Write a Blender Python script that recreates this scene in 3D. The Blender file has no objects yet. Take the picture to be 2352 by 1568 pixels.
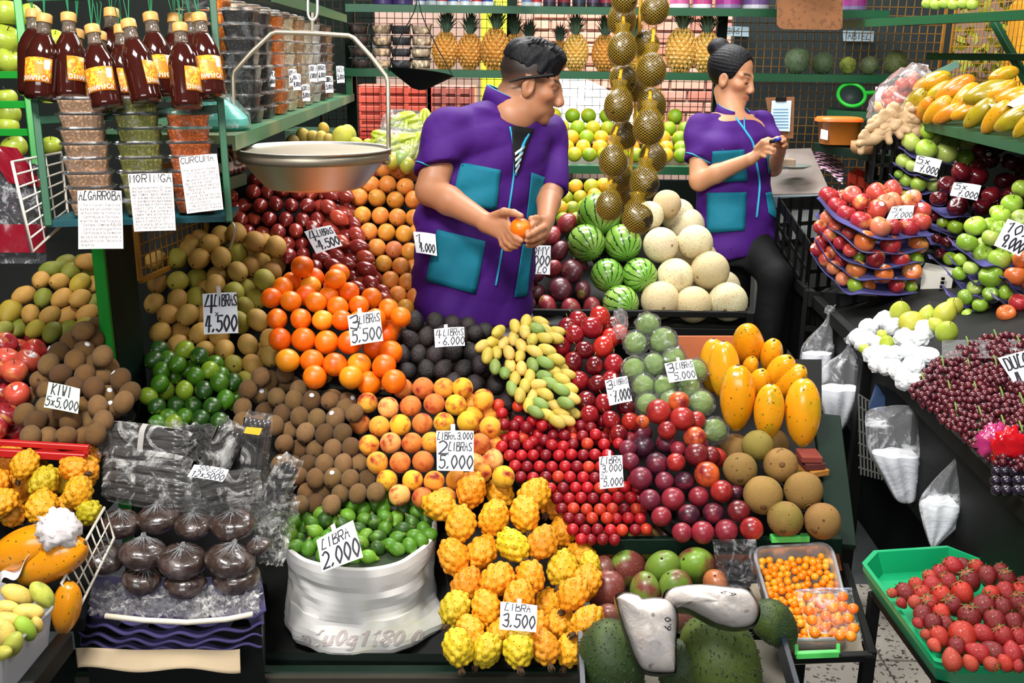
import bpy,bmesh,math,random
import numpy as np
from mathutils import Vector,Matrix,Quaternion,noise
from mathutils.bvhtree import BVHTree
R=random.Random(7)
SC=bpy.context.scene
COL=SC.collection
# ------ camera, sky, lamps, exposure
F=35.0/36.0*2352
cam_data=bpy.data.cameras.new('camera')
cam_data.lens,cam_data.sensor_width=35.0,36.0
cam_data.clip_end=200
CAM=bpy.data.objects.new('camera',cam_data)
COL.objects.link(CAM)
CM=Matrix.Translation((0,0,1.70))@Matrix.Rotation(math.radians(74),4,'X')@Matrix.Rotation(math.radians(0.7),4,'Z')
CAM.matrix_world=CM
SC.camera=CAM
world=bpy.data.worlds.new('world')
SC.world=world
world.use_nodes=True
bgn=world.node_tree.nodes['Background']
bgn.inputs[0].default_value=(0.86,0.93,1.0,1)
bgn.inputs[1].default_value=0.06
def area(name,loc,target,sx,sy,watts,col=(1,1,1)):
 d=bpy.data.lights.new(name,'AREA')
 d.shape='RECTANGLE';d.size=sx;d.size_y=sy;d.energy=watts;d.color=col
 o=bpy.data.objects.new(name,d);COL.objects.link(o)
 o.location=loc
 o.rotation_euler=(Vector(target)-Vector(loc)).to_track_quat('-Z','Y').to_euler()
 return o
area('aisle_lamp',(-0.8,0.9,3.4),(0.1,2.7,0.8),0.9,0.6,125,(1.0,0.97,0.93))
area('aisle_lamp',(1.1,1.2,3.4),(0.5,3.0,0.7),0.7,0.5,34,(1.0,0.97,0.94))
area('front_fill',(-0.6,-3.2,3.0),(0.0,2.6,0.8),3.6,1.8,138,(0.97,0.98,1.0))  # unseen soft fill, added behind the camera to brighten the fronts
area('stall_lamp',(0.1,3.55,3.2),(0.1,3.5,0.9),1.3,0.6,50,(1.0,0.97,0.93))
area('stall_lamp',(1.9,2.9,3.2),(1.7,3.6,1.0),0.9,0.5,24,(1.0,0.97,0.93))
area('daylight_opening',(0.2,5.6,4.3),(0.2,7.2,1.1),3.0,1.2,520,(1.0,0.98,0.96))
SC.view_settings.view_transform='Standard'
SC.view_settings.look='None'
SC.view_settings.exposure=0.0
SC.view_settings.gamma=1.0
SC.view_settings.use_curve_mapping=False
# ------ placing
CB=CM.to_3x3()
EYE=Vector((0,0,1.70))
def P(x,y,t):
 return EYE+CB@Vector(((x-1176)/F*t,(784-y)/F*t,-t))
def PZ(x,y,z):
 d=CB@Vector(((x-1176)/F,(784-y)/F,-1))
 return EYE+d*((z-1.70)/d.z)
def PY(x,y,Y):
 d=CB@Vector(((x-1176)/F,(784-y)/F,-1))
 return EYE+d*(Y/d.y)
def PX(x,y,X):
 d=CB@Vector(((x-1176)/F,(784-y)/F,-1))
 return EYE+d*(X/d.x)
def depth(p):
 return-(CM.inverted()@Vector(p)).z
CROPS=dict(px=(0,0,1),C1=(0,0,3.92),C2=(500,0,3.92),C3=(1000,0,3.92),C4=(1550,0,2.9327),C5=(0,350,3.92),C6=(500,350,3.92),D1=(900,50,2.24),D2=(1200,350,3.92),D3=(1550,80,2.34),D4=(1800,150,2.614),D5=(1750,650,2.613),D6=(1900,1200,4.261),E1=(0,700,3.1367),E2=(500,700,3.1367),E3=(1000,700,3.136),E4=(1400,700,2.851),E5=(0,1100,3.351),E6=(600,1050,3.028),E7=(980,1050,3.028),E8=(1320,1180,3.36))
def cr(c,x,y):
 a,b,s=CROPS[c]
 return a+x/s,b+y/s
def T(x,y):
 return 2.25+(1520-y)*0.00083
DOWN=Vector((0,0,-1))
def toward_cam(p):
 return(EYE-Vector(p)).normalized()
# ------ materials
MATS={}
class NT:
 def __init__(s,name):
  s.m=bpy.data.materials.new(name);s.m.use_nodes=True
  s.t=s.m.node_tree;s.n=s.t.nodes;s.l=s.t.links
  s.b=s.n['Principled BSDF'];s.out=s.n['Material Output']
 def new(s,k,**kw):
  n=s.n.new(k)
  for a,v in kw.items():setattr(n,a,v)
  return n
 def link(s,a,b):s.l.new(a,b)
 def coords(s,rnd=True):
  tc=s.new('ShaderNodeTexCoord')
  if not rnd:return tc.outputs['Object']
  oi=s.new('ShaderNodeObjectInfo')
  mu=s.new('ShaderNodeMath',operation='MULTIPLY');mu.inputs[1].default_value=37.0
  s.link(oi.outputs['Random'],mu.inputs[0])
  ad=s.new('ShaderNodeVectorMath',operation='ADD')
  s.link(tc.outputs['Object'],ad.inputs[0]);s.link(mu.outputs[0],ad.inputs[1])
  return ad.outputs[0]
 def noise(s,co,scale,detail=3,rough=.55,dist=0):
  n=s.new('ShaderNodeTexNoise');n.inputs['Scale'].default_value=scale
  n.inputs['Detail'].default_value=detail;n.inputs['Roughness'].default_value=rough
  n.inputs['Distortion'].default_value=dist
  s.link(co,n.inputs['Vector']);return n.outputs['Fac']
 def ramp(s,fac,a,b,ca=(0,0,0,1),cb=(1,1,1,1),interp='LINEAR'):
  r=s.new('ShaderNodeValToRGB');r.color_ramp.interpolation=interp
  e=r.color_ramp.elements
  e[0].position,e[0].color=a,ca;e[1].position,e[1].color=b,cb
  s.link(fac,r.inputs[0]);return r.outputs[0]
 def mix(s,fac,a,b,mode='MIX'):
  m=s.new('ShaderNodeMix',data_type='RGBA',blend_type=mode)
  for v,i in((fac,0),(a,6),(b,7)):
   if hasattr(v,'links'):s.link(v,m.inputs[i])
   elif i==0:m.inputs[0].default_value=v
   else:m.inputs[i].default_value=c4(v)
  return m.outputs[2]
def c4(c):return(c[0],c[1],c[2],1.0)
def srgb(h):
 h=h.lstrip('#')
 v=[int(h[i:i+2],16)/255 for i in(0,2,4)]
 return tuple(x/12.92 if x<=.04045 else((x+.055)/1.055)**2.4 for x in v)
def mat(name,col=(.5,.5,.5),rough=.5,metal=0.0,objcol=False,patch=None,pscale=10,pthr=(.48,.62),speck=None,sscale=60,sthr=(.60,.66),bump=0.0,bscale=60,var=.12,vscale=6,coat=0.0,spec=.5,sheen=0.0,sss=0.0,rnd=True,patch2=None,p2scale=10,p2thr=(.5,.6),zgrad=None,trans=0.0,emit=None):
 if name in MATS:return MATS[name]
 k=NT(name);co=k.coords(rnd)
 if objcol:
  base=k.new('ShaderNodeObjectInfo').outputs['Color']
 else:
  base=k.new('ShaderNodeRGB');base.outputs[0].default_value=c4(col);base=base.outputs[0]
 if zgrad:
  tc=k.new('ShaderNodeTexCoord');sp=k.new('ShaderNodeSeparateXYZ')
  k.link(tc.outputs['Object'],sp.inputs[0])
  nz=k.new('ShaderNodeMath',operation='MULTIPLY_ADD');nz.inputs[1].default_value=.5;k.link(k.noise(co,5),nz.inputs[0]);k.link(sp.outputs[2],nz.inputs[2])
  base=k.mix(k.ramp(nz.outputs[0],zgrad[1],zgrad[2]),base,zgrad[0])
 if patch:base=k.mix(k.ramp(k.noise(co,pscale),*pthr),base,patch)
 if patch2:base=k.mix(k.ramp(k.noise(co,p2scale,4),*p2thr),base,patch2)
 if var:base=k.mix(var*2,base,k.ramp(k.noise(co,vscale,5),.25,.75,(.15,.15,.15,1),(1,1,1,1)),'MULTIPLY')if var<.5 else base
 if speck:base=k.mix(k.ramp(k.noise(co,sscale,1),*sthr),base,speck)
 k.link(base,k.b.inputs['Base Color'])
 k.b.inputs['Roughness'].default_value=rough
 k.b.inputs['Metallic'].default_value=metal
 k.b.inputs['Specular IOR Level'].default_value=spec
 k.b.inputs['Coat Weight'].default_value=coat
 k.b.inputs['Coat Roughness'].default_value=.12
 k.b.inputs['Sheen Weight'].default_value=sheen
 if sss:
  k.b.inputs['Subsurface Weight'].default_value=sss
  k.b.inputs['Subsurface Radius'].default_value=(1,.4,.2);k.b.inputs['Subsurface Scale'].default_value=.01
 if trans:k.b.inputs['Transmission Weight'].default_value=trans
 if emit:
  k.b.inputs['Emission Color'].default_value=c4(emit[0]);k.b.inputs['Emission Strength'].default_value=emit[1]
 if bump:
  bn=k.new('ShaderNodeBump');bn.inputs['Strength'].default_value=bump;bn.inputs['Distance'].default_value=.004
  k.link(k.noise(co,bscale,4),bn.inputs['Height']);k.link(bn.outputs[0],k.b.inputs['Normal'])
 MATS[name]=k.m
 return k.m
def film(name,tint=(1,1,1),body=.2,rough=.12,bscale=40,bump=.6,milky_glint=(.85,.87,.9)):
 if name in MATS:return MATS[name]
 k=NT(name);co=k.coords()
 n1=k.noise(co,bscale,6,.65,1.5)
 bn=k.new('ShaderNodeBump');bn.inputs['Strength'].default_value=bump;bn.inputs['Distance'].default_value=.01
 k.link(n1,bn.inputs['Height'])
 tr=k.new('ShaderNodeBsdfTransparent');tr.inputs[0].default_value=c4(tint)
 k.b.inputs['Base Color'].default_value=c4(milky_glint);k.b.inputs['Roughness'].default_value=rough
 k.b.inputs['Specular IOR Level'].default_value=.9
 k.link(bn.outputs[0],k.b.inputs['Normal'])
 gl=k.new('ShaderNodeBsdfGlossy');gl.inputs['Roughness'].default_value=rough;k.link(bn.outputs[0],gl.inputs['Normal'])
 lw=k.new('ShaderNodeLayerWeight');lw.inputs['Blend'].default_value=.12;k.link(bn.outputs[0],lw.inputs['Normal'])
 m0=k.new('ShaderNodeMixShader');k.link(lw.outputs['Fresnel'],m0.inputs[0]);k.link(tr.outputs[0],m0.inputs[1]);k.link(gl.outputs[0],m0.inputs[2])
 m1=k.new('ShaderNodeMixShader');k.link(k.ramp(n1,.52,.66,(body*.25,)*3+(1,),(min(1,body*2.4),)*3+(1,)),m1.inputs[0])  # noise patches of whitish colour: cloudy film and painted glints
 k.link(m0.outputs[0],m1.inputs[1]);k.link(k.b.outputs[0],m1.inputs[2])
 k.link(m1.outputs[0],k.out.inputs['Surface'])
 MATS[name]=k.m
 return k.m
# ------ meshes
def mesh(name,v,f,m=None,smooth=True):
 me=bpy.data.meshes.new(name)
 me.from_pydata([tuple(p)for p in v],[],[tuple(q)for q in f])
 if smooth:me.polygons.foreach_set('use_smooth',[True]*len(me.polygons))
 if m is not None:me.materials.append(m)
 me.update()
 return me
def link(name,me,parent=None,loc=None,rot=None,scale=None):
 o=bpy.data.objects.new(name,me);COL.objects.link(o)
 if parent is not None:o.parent=parent
 if loc is not None:o.location=loc
 if rot is not None:o.rotation_mode='QUATERNION';o.rotation_quaternion=rot
 if scale is not None:o.scale=(scale,)*3 if isinstance(scale,(int,float))else scale
 return o
def tag(o,label=None,cat=None,group=None,kind=None):
 if label:
  n=len(label.split())
  assert 4<=n<=16,(n,label)
  o['label']=label
 if cat:o['category']=cat
 if group:o['group']=group
 if kind:o['kind']=kind
 return o
def empty(name,loc,label=None,cat=None,group=None,rot=None):
 o=bpy.data.objects.new(name,None);COL.objects.link(o);o.location=loc
 o.empty_display_size=.05
 if rot is not None:o.rotation_mode='QUATERNION';o.rotation_quaternion=rot
 return tag(o,label,cat,group)
class MB:
 def __init__(s):s.v,s.f=[],[]
 def add(s,v,f):
  n=len(s.v);s.v.extend(Vector(p)for p in v);s.f.extend(tuple(i+n for i in q)for q in f);return s
 def box(s,a,b,cut=None):
  a,b=Vector(a),Vector(b);lo=Vector(map(min,a,b));hi=Vector(map(max,a,b));d=hi-lo
  c=min(d)*.12 if cut is None else cut
  return s.obox(Matrix.Translation((lo+hi)/2),d/2,c)
 def obox(s,M,h,c=None):
  if c is None:c=min(h)*.2
  bm=bmesh.new();bmesh.ops.create_cube(bm,size=2)
  for v in bm.verts:v.co=Vector((v.co.x*h[0],v.co.y*h[1],v.co.z*h[2]))
  if c>0:bmesh.ops.bevel(bm,geom=bm.edges[:],offset=c,segments=1,affect='EDGES',profile=.5)
  bm.verts.index_update()
  s.add([M@v.co for v in bm.verts],[[v.index for v in f.verts]for f in bm.faces]);bm.free();return s
 def beam(s,a,b,w,h,up=(0,0,1)):
  a,b=Vector(a),Vector(b);z=(b-a);L=z.length;z.normalize()
  x=z.cross(Vector(up));
  if x.length<1e-4:x=z.cross(Vector((0,1,0)))
  x.normalize();y=x.cross(z)
  M=Matrix((x,y,z)).transposed().to_4x4();M.translation=(a+b)/2
  return s.obox(M,(w/2,h/2,L/2),min(w,h)*.1)
 def tube(s,pts,r,n=8,closed=False,cap=True):
  pts=[Vector(p)for p in pts];N=len(pts);v,f=[],[]
  rr=r if isinstance(r,(list,tuple))else[r]*N
  ref=None
  for i,p in enumerate(pts):
   d=(pts[(i+1)%N]-pts[i-1])if closed else(pts[min(i+1,N-1)]-pts[max(i-1,0)])
   if d.length<1e-9:d=Vector((0,0,1))
   d.normalize()
   if ref is None:
    ref=d.orthogonal().normalized()
   else:
    ref=(ref-d*ref.dot(d))
    ref=ref.normalized()if ref.length>1e-6 else d.orthogonal().normalized()
   b=d.cross(ref)
   for k in range(n):
    a=2*math.pi*k/n
    v.append(p+(ref*math.cos(a)+b*math.sin(a))*rr[i])
  for i in range(N if closed else N-1):
   j=(i+1)%N
   for k in range(n):
    k2=(k+1)%n
    f.append((i*n+k,i*n+k2,j*n+k2,j*n+k))
  if cap and not closed:
   f.append(tuple(range(n-1,-1,-1)));f.append(tuple((N-1)*n+k for k in range(n)))
  return s.add(v,f)
 def lathe(s,prof,n=24,M=None,fn=None):
  v,f=[],[];M=M or Matrix()
  for(r,z)in prof:
   for k in range(n):
    a=2*math.pi*k/n
    p=Vector((r*math.cos(a),r*math.sin(a),z))
    v.append(M@(fn(p,a)if fn else p))
  for i in range(len(prof)-1):
   for k in range(n):
    k2=(k+1)%n
    f.append((i*n+k,i*n+k2,(i+1)*n+k2,(i+1)*n+k))
  if prof[0][0]>1e-6:f.append(tuple(range(n-1,-1,-1)))
  if prof[-1][0]>1e-6:f.append(tuple((len(prof)-1)*n+k for k in range(n)))
  return s.add(v,f)
 def ball(s,c,r,n=12,fn=None,M=None):
  rr=r if isinstance(r,(tuple,list))else(r,r,r);c=Vector(c);v,f=[],[];m=max(5,n*2//3)
  for i in range(m+1):
   th=math.pi*i/m
   for k in range(n):
    a=2*math.pi*k/n
    d=Vector((math.sin(th)*math.cos(a),math.sin(th)*math.sin(a),math.cos(th)))
    q=fn(d)if fn else d
    p=Vector((q.x*rr[0],q.y*rr[1],q.z*rr[2]))
    v.append((M@p if M else p)+c)
  for i in range(m):
   for k in range(n):
    k2=(k+1)%n
    f.append((i*n+k,(i+1)*n+k,(i+1)*n+k2,i*n+k2))
  return s.add(v,f)
 def sheet(s,g,thick=None):
  nr,nc=len(g),len(g[0]);pts=[Vector(p)for r in g for p in r]
  f=[(i*nc+j,i*nc+j+1,(i+1)*nc+j+1,(i+1)*nc+j)for i in range(nr-1)for j in range(nc-1)]
  if thick is None:return s.add(pts,f)
  nrm=[]
  for i in range(nr):
   for j in range(nc):
    a=pts[min(i+1,nr-1)*nc+j]-pts[max(i-1,0)*nc+j]
    b=pts[i*nc+min(j+1,nc-1)]-pts[i*nc+max(j-1,0)]
    c=b.cross(a);nrm.append(c.normalized()if c.length>1e-9 else Vector((0,0,1)))
  N=nr*nc
  v=pts+[p-n*thick for p,n in zip(pts,nrm)]
  f=f+[tuple(i+N for i in reversed(q))for q in f]
  rim=[(0,j)for j in range(nc)]+[(i,nc-1)for i in range(1,nr)]+[(nr-1,j)for j in range(nc-2,-1,-1)]+[(i,0)for i in range(nr-2,0,-1)]
  rim=[i*nc+j for i,j in rim]
  for q in range(len(rim)):
   a,b=rim[q],rim[(q+1)%len(rim)];f.append((b,a,a+N,b+N))
  return s.add(v,f)
 def prism(s,poly,off):
  n=len(poly);off=Vector(off);v=[Vector(p)for p in poly]+[Vector(p)+off for p in poly]
  f=[tuple(range(n)),tuple(range(2*n-1,n-1,-1))]+[(i+n,(i+1)%n+n,(i+1)%n,i)for i in range(n)]
  return s.add(v,f)
 def mesh(s,name,m=None,smooth=False):
  me=mesh(name,s.v,s.f,m,smooth)
  bm=bmesh.new();bm.from_mesh(me);bmesh.ops.recalc_face_normals(bm,faces=bm.faces);bm.to_mesh(me);bm.free()
  return me
 def build(s,name,m,parent=None,smooth=False,label=None,cat=None,group=None,kind=None,origin=None):
  if origin is not None:
   o3=Vector(origin);s.v=[p-o3 for p in s.v]
  elif parent is not None and parent.parent is None:
   inv=world_of(parent).inverted();s.v=[inv@p for p in s.v]
  elif parent is not None:
   inv=world_of(parent).inverted();s.v=[inv@p for p in s.v]
  elif s.v:
   lo=[min(p[i]for p in s.v)for i in range(3)];hi=[max(p[i]for p in s.v)for i in range(3)]
   o3=Vector(((lo[0]+hi[0])/2,(lo[1]+hi[1])/2,lo[2]));s.v=[p-o3 for p in s.v]
   origin=o3
  o=link(name,s.mesh(name,m,smooth),parent,origin if parent is None else None)
  return tag(o,label,cat,group,kind)
def world_of(o):
 M=Matrix()
 while o is not None:
  q=o.rotation_quaternion.to_matrix()if o.rotation_mode=='QUATERNION' else o.rotation_euler.to_matrix()
  M=(Matrix.Translation(o.location)@q.to_4x4()@Matrix.Diagonal((*o.scale,1)))@M
  o=o.parent
 return M
def smoothpath(pts,k=6):
 pts=[Vector(p)for p in pts];out=[]
 for i in range(len(pts)-1):
  a,b,c,d=pts[max(i-1,0)],pts[i],pts[i+1],pts[min(i+2,len(pts)-1)]
  for j in range(k):
   t=j/k
   out.append(.5*((2*b)+(c-a)*t+(2*a-5*b+4*c-d)*t*t+(3*b-a-3*c+d)*t**3))
 return out+[pts[-1]]
# ------ handwriting
GL=dict(A="00 38 60|14 54",B="00 08|~08 58 56 04|~04 64 60 00",C="~67 38 04 30 61",D="00 08|~08 57 61 00",E="68 08 00 60|04 54",F="68 08 00|04 54",G="~67 38 04 30 61 63|63 43",H="00 08|60 68|04 64",I="30 38",J="~68 62 30 02",K="00 08|68 04 60",L="~48 28 00|00 60",M="00 08 34 68 60",N="00 08 60 68",O="~30 04 38 64 30",P="00 08|~08 68 64 04",Q="~30 04 38 64 30|42 70",R="00 08|~08 68 64 04|34 60",S="~67 38 06 34 61 30 01",T="08 68|38 30",U="~08 01 30 61 68",V="08 30 68",W="08 20 35 40 68",X="00 68|08 60",Y="08 34 68|34 30",Z="08 68 00 60")
GL.update({'0':"~30 04 38 64 30",'1':"16 48 40",'2':"~07 38 65 00|00 60",'3':"~07 58 54 24|~24 64 50 01",'4':"28 03 63|48 40",'5':"68 18 15|~15 55 62 30 01",'6':"~58 14 02 30 62 34 03",'7':"08 68 20|14 54",'8':"~34 06 38 66 34 02 30 62 34",'9':"~65 34 06 38 66 50",'.':"20 31",',':"31 1-",'x':"11 55|15 51",'/':"00 68",'-':"14 54",':':"21 22|24 25",'*':"24 34",'i':"30 35|37 38",'k':"00 08|55 02 50",'o':"~30 02 35 62 30",'y':"05 32|65 1-",'l':"30 38",'s':"~54 35 03 52 30 00",'a':"~64 35 02 30 62|64 60",'e':"02 52|~52 35 02 30 51",'n':"05 00|~03 35 53 50",'t':"37 30|15 55",'r':"05 00|~03 35 55",'c':"~54 35 02 30 51",'d':"~53 35 02 30 52|58 50",'m':"05 00|~03 25 33 30|~33 55 63 60",'u':"~05 01 30 52|55 50",'v':"05 30 65",'b':"08 00|~00 50 53 35 03",'p':"05 0-|~00 50 53 35 03",'f':"~58 37 3-|15 55",'g':"~53 35 02 30 52|~55 5- 2-",'h':"08 00|~03 35 53 50",'q':"~53 35 02 30 52|55 5-",'z':"05 55 00 50",'j':"35 30 1-"})
def strokes(text,w=.62,gap=.24):
 out,x=[],0.0
 for ch in text:
  acc=ch in 'ÁÉÍÓÚáéíóú'
  base=dict(zip('ÁÉÍÓÚáéíóú','AEIOUaeiou')).get(ch,ch)
  if base==' ':x+=.5;continue
  g=GL.get(base)or GL.get(base.upper())
  if not g:x+=.5;continue
  ww=w*(.35 if base in '.,:il' else .95)
  for st in g.split('|'):
   sm=st.startswith('~');st=st.lstrip('~')
   pts=[Vector((x+int(q[0])/6*ww if base not in '.,:il' else x+(int(q[0])-2)/6*w,(-2 if q[1]=='-' else int(q[1]))/8,0))for q in st.split()]
   out.append(smoothpath(pts,5)if sm else pts)
  if acc:out.append([Vector((x+.25,1.08,0)),Vector((x+.45,1.3,0))])
  x+=ww+gap
 return out,max(x-gap,.1)
def ribbon(mb,pts,w,f):
 n=len(pts)
 for i in range(n):
  pass
 L,Rr=[],[]
 for i in range(n):
  d=pts[min(i+1,n-1)]-pts[max(i-1,0)]
  if d.length<1e-9:d=Vector((1,0,0))
  d.normalize();q=Vector((-d.y,d.x,0))*(w/2)
  e=d*(w*.4)*(-1 if i==0 else 1 if i==n-1 else 0)
  L.append(f(pts[i]+q+e));Rr.append(f(pts[i]-q+e))
 v=L+Rr
 mb.add(v,[(i,i+1,n+i+1,n+i)for i in range(n-1)])
def write(mb,lines,f,W,H,pen=.09,wob=.02,jit=None):
 for(tx,x,y,h,mw)in lines:
  st,tw=strokes(tx)
  sx=h if tw*h<=mw or mw<=0 else mw/tw
  for s in st:
   ribbon(mb,[Vector((x+p.x*sx+(p.y*h*.08),H-y-h+p.y*h,0))for p in s],pen*h,f)
INK=mat('marker_ink',(.012,.012,.02),.6,var=0)
PAPER=mat('white_card',srgb('#eef0f6'),.75,var=.02)
def card(corners,t,lines,name='price_card',label=None,group=None,lean=.015,paper=None,pen=.125,cat='sign',tab=None,inkm=None,curl=.004,pin=True):
 tl,tr,br,bl=[P(x,y,t+(lean if i<2 else-lean))for i,(x,y)in enumerate(corners)]
 nrm=(tr-tl).cross(bl-tl).normalized()
 if nrm.dot(toward_cam(tl))<0:nrm=-nrm
 W=((tr-tl).length+(br-bl).length)/2;H=((bl-tl).length+(br-tr).length)/2
 def at(u,v,off=0.0):
  p=tl.lerp(tr,u).lerp(bl.lerp(br,u),v)
  return p+nrm*(off+curl*math.sin(u*3.1)*(1-.5*v)+curl*1.5*v*v)
 g=[[at(j/6,i/5)for j in range(7)]for i in range(6)]
 root=MB().sheet(g,.0006).build(name,paper or PAPER,smooth=False,label=label,cat=cat,group=group)
 mb=MB()
 Hn=1.0;Wn=W/H
 write(mb,[(tx,x*Wn,y,h,mw*Wn)for(tx,x,y,h,mw)in lines],lambda p:at(p.x/Wn,1-p.y,.0011),Wn,1.0,pen)
 mb.build('lettering',inkm or INK,root)
 if tab is not None:
  MB().sheet([[at(tab-.06+.12*j,-.16+.26*i,.0008+.001*(i==0))for j in range(2)]for i in range(2)],.0004).build('tape_tab',mat('tape',srgb('#d9d4d4'),.5),root)
 return root
ORD=['zeroth','first','second','third','fourth','fifth','sixth','seventh','eighth','ninth','tenth','eleventh','twelfth','thirteenth','fourteenth','fifteenth','sixteenth','seventeenth','eighteenth','nineteenth','twentieth','twenty-first','twenty-second','twenty-third','twenty-fourth','twenty-fifth','twenty-sixth','twenty-seventh','twenty-eighth','twenty-ninth','thirtieth']
# ------ fruit shapes (width 1, stem at +z)
RX,UY,OUT=CB@Vector((1,0,0)),CB@Vector((0,1,0)),CB@Vector((0,0,1))
def aim(theta,out=0.0):
 q=math.sqrt(max(0,1-out*out));a=math.radians(theta)
 return(RX*math.cos(a)*q+UY*math.sin(a)*q+OUT*out).normalized()
def jit(v,a):
 return(Vector(v)+Vector((R.gauss(0,a),R.gauss(0,a),R.gauss(0,a)))).normalized()
def rotz_to(axis,spin=None):
 q=Vector((0,0,1)).rotation_difference(Vector(axis).normalized())
 return q@Quaternion((0,0,1),R.uniform(0,6.283)if spin is None else spin)
def prof_ball(fr,zs,n=20,m=14,fn=None,lumps=0.0,seed=0):
 v,f=[],[]
 for i in range(m+1):
  u=i/m;r,z=fr(u),zs(u)
  if i in(0,m):
   v.append(Vector((0,0,z)));continue
  for k in range(n):
   a=2*math.pi*k/n
   p=Vector((r*math.cos(a),r*math.sin(a),z))
   if fn:p=fn(p,a,u)
   if lumps:p=p*(1+lumps*noise.noise(p*2.6+Vector((seed,0,0))))
   v.append(p)
 for k in range(n):
  f.append((0,1+k,1+(k+1)%n))
 for i in range(m-2):
  for k in range(n):
   a,b=1+i*n+k,1+i*n+(k+1)%n
   f.append((a,a+n,b+n,b))
 e=len(v)-1;s0=1+(m-2)*n
 for k in range(n):
  f.append((s0+k,e,s0+(k+1)%n))
 return v,f
sn,cs,pi=math.sin,math.cos,math.pi
def ovoid(L,egg=0.0,tip=0.0,tail=0.0,n=20,m=14,**kw):
 def fr(u):return .5*sn(pi*u)**(1.0)*(1+egg*cs(pi*u)*-1)*(1-tip*max(0,(u-.55)/.45)**1.3*.55)*(1-tail*max(0,(.45-u)/.45)**1.3*.55)
 def zs(u):return .5*L*cs(pi*u)-tip*.12*max(0,(u-.7)/.3)**2+tail*.12*max(0,(.3-u)/.3)**2
 return prof_ball(fr,zs,n,m,**kw)
def dimple(L,top=.1,bot=.05,w=.3,shoulder=0.0,n=20,m=16,**kw):
 def fr(u):return .5*sn(pi*u)**.9*(1+shoulder*cs(pi*u))
 def zs(u):return .5*L*cs(pi*u)-top*math.exp(-(u/(w*.45))**2)+bot*math.exp(-((1-u)/(w*.45))**2)
 return prof_ball(fr,zs,n,m,**kw)
def cleft(d=.05,pos=0.0):
 def fn(p,a,u):
  da=(a-pos+pi)%(2*pi)-pi
  k=1-d*math.exp(-(da/.22)**2)*sn(pi*u)
  return Vector((p.x*k,p.y*k,p.z))
 return fn
PROTO={}
def proto(kind,vf,m,parts=(),rad=.5):
 PROTO[kind]=(mesh(kind,vf[0],vf[1],m),list(parts),rad)
def small(fnmb,name,m,smooth=True):
 mb=MB();fnmb(mb);return mb.mesh(name,m,smooth)
def stem_mesh(z,h=.16,r=.018,m=None,bend=.05):
 return small(lambda b:b.tube([(0,0,z),(bend*.4,0,z+h*.5),(bend,.02,z+h)],[r,r*.8,r*1.2],6),'stem',m or mat('stem_brown',srgb('#5b4426'),.8,var=.1))
def disc_mesh(name,z,r,m,up=1,h=.02):
 def f(b):b.lathe([(0,z+up*h),(r*.6,z+up*h*.9),(r,z),(r*.7,z-up*h)][::-1]if up>0 else[(0,z-h),(r*.6,z-h*.9),(r,z),(r*.7,z+h)],8)
 return small(f,name,m)
DKB=mat('dry_brown',srgb('#4a3520'),.9,var=.1)
GRN_ST=mat('stem_green',srgb('#6b8a3a'),.7,var=.1)
M_ORANGE=mat('orange_skin',objcol=True,rough=.33,bump=.12,bscale=45,var=.05,vscale=2.2,patch=srgb('#f7981c'),pscale=1.4,pthr=(.55,.8))
proto('tangerine',ovoid(.94,lumps=.03,n=24,m=16),M_ORANGE,[('stem_button',disc_mesh('stem_button',.468,.05,mat('calyx',srgb('#7c5a2a'),.8)),None)])
M_CITRUS=mat('green_orange_skin',objcol=True,rough=.38,bump=.15,bscale=40,var=.08,vscale=2,patch=srgb('#c9b41e'),pscale=1.3,pthr=(.52,.75))
proto('orange',ovoid(.95,lumps=.02),M_CITRUS,[('stem_button',disc_mesh('stem_button',.473,.055,mat('calyx_pale',srgb('#b0a860'),.8)),None)])
M_LIME=mat('lime_skin',objcol=True,rough=.3,bump=.12,bscale=40,var=.14,vscale=2,patch=srgb('#8fb03a'),pscale=1.6,pthr=(.6,.8),coat=.2)
proto('lime',ovoid(1.12,tip=.25,tail=.12),M_LIME,[('stem_scar',disc_mesh('stem_scar',.575,.045,mat('scar_pale',srgb('#b7b070'),.8)),None),('tip',disc_mesh('tip',-.58,.04,mat('scar_pale',srgb('#b7b070'),.8),-1),None)])
M_GRANA=mat('granadilla_skin',objcol=True,rough=.42,var=.1,vscale=2.5,patch=srgb('#d8702c'),pscale=1.7,pthr=(.5,.75),speck=srgb('#7a3c1c'),sscale=26,sthr=(.66,.71),spec=.4)
proto('granadilla',ovoid(1.04,tip=.12,lumps=.015),M_GRANA,[('blossom_scar',disc_mesh('blossom_scar',-.54,.04,DKB,-1),None)])
M_SAPO=mat('sapodilla_skin',objcol=True,rough=.62,bump=.15,bscale=30,var=.12,vscale=2.5,patch=srgb('#a08c3c'),pscale=1.5,pthr=(.55,.8),speck=srgb('#6e5426'),sscale=34,sthr=(.66,.71),spec=.35)
proto('sapodilla',ovoid(1.22,egg=-.04,lumps=.03),M_SAPO,[('blossom_scar',disc_mesh('blossom_scar',-.612,.055,mat('scar_dark',srgb('#33210f'),.9),-1),None)])
proto('small_mango',ovoid(1.38,egg=-.06,tip=.12,lumps=.03),M_SAPO,[('blossom_scar',disc_mesh('blossom_scar',-.70,.05,mat('scar_dark',srgb('#33210f'),.9),-1),None)])
M_TTOM=mat('tree_tomato_skin',objcol=True,rough=.24,var=.1,vscale=2,patch=srgb('#5c1616'),pscale=1.5,pthr=(.55,.85),spec=.5,coat=.2)
proto('tree_tomato',ovoid(1.45,tip=.75,tail=.15,n=18),M_TTOM,[('tip',disc_mesh('tip',-.81,.02,DKB,-1),None)])
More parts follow.
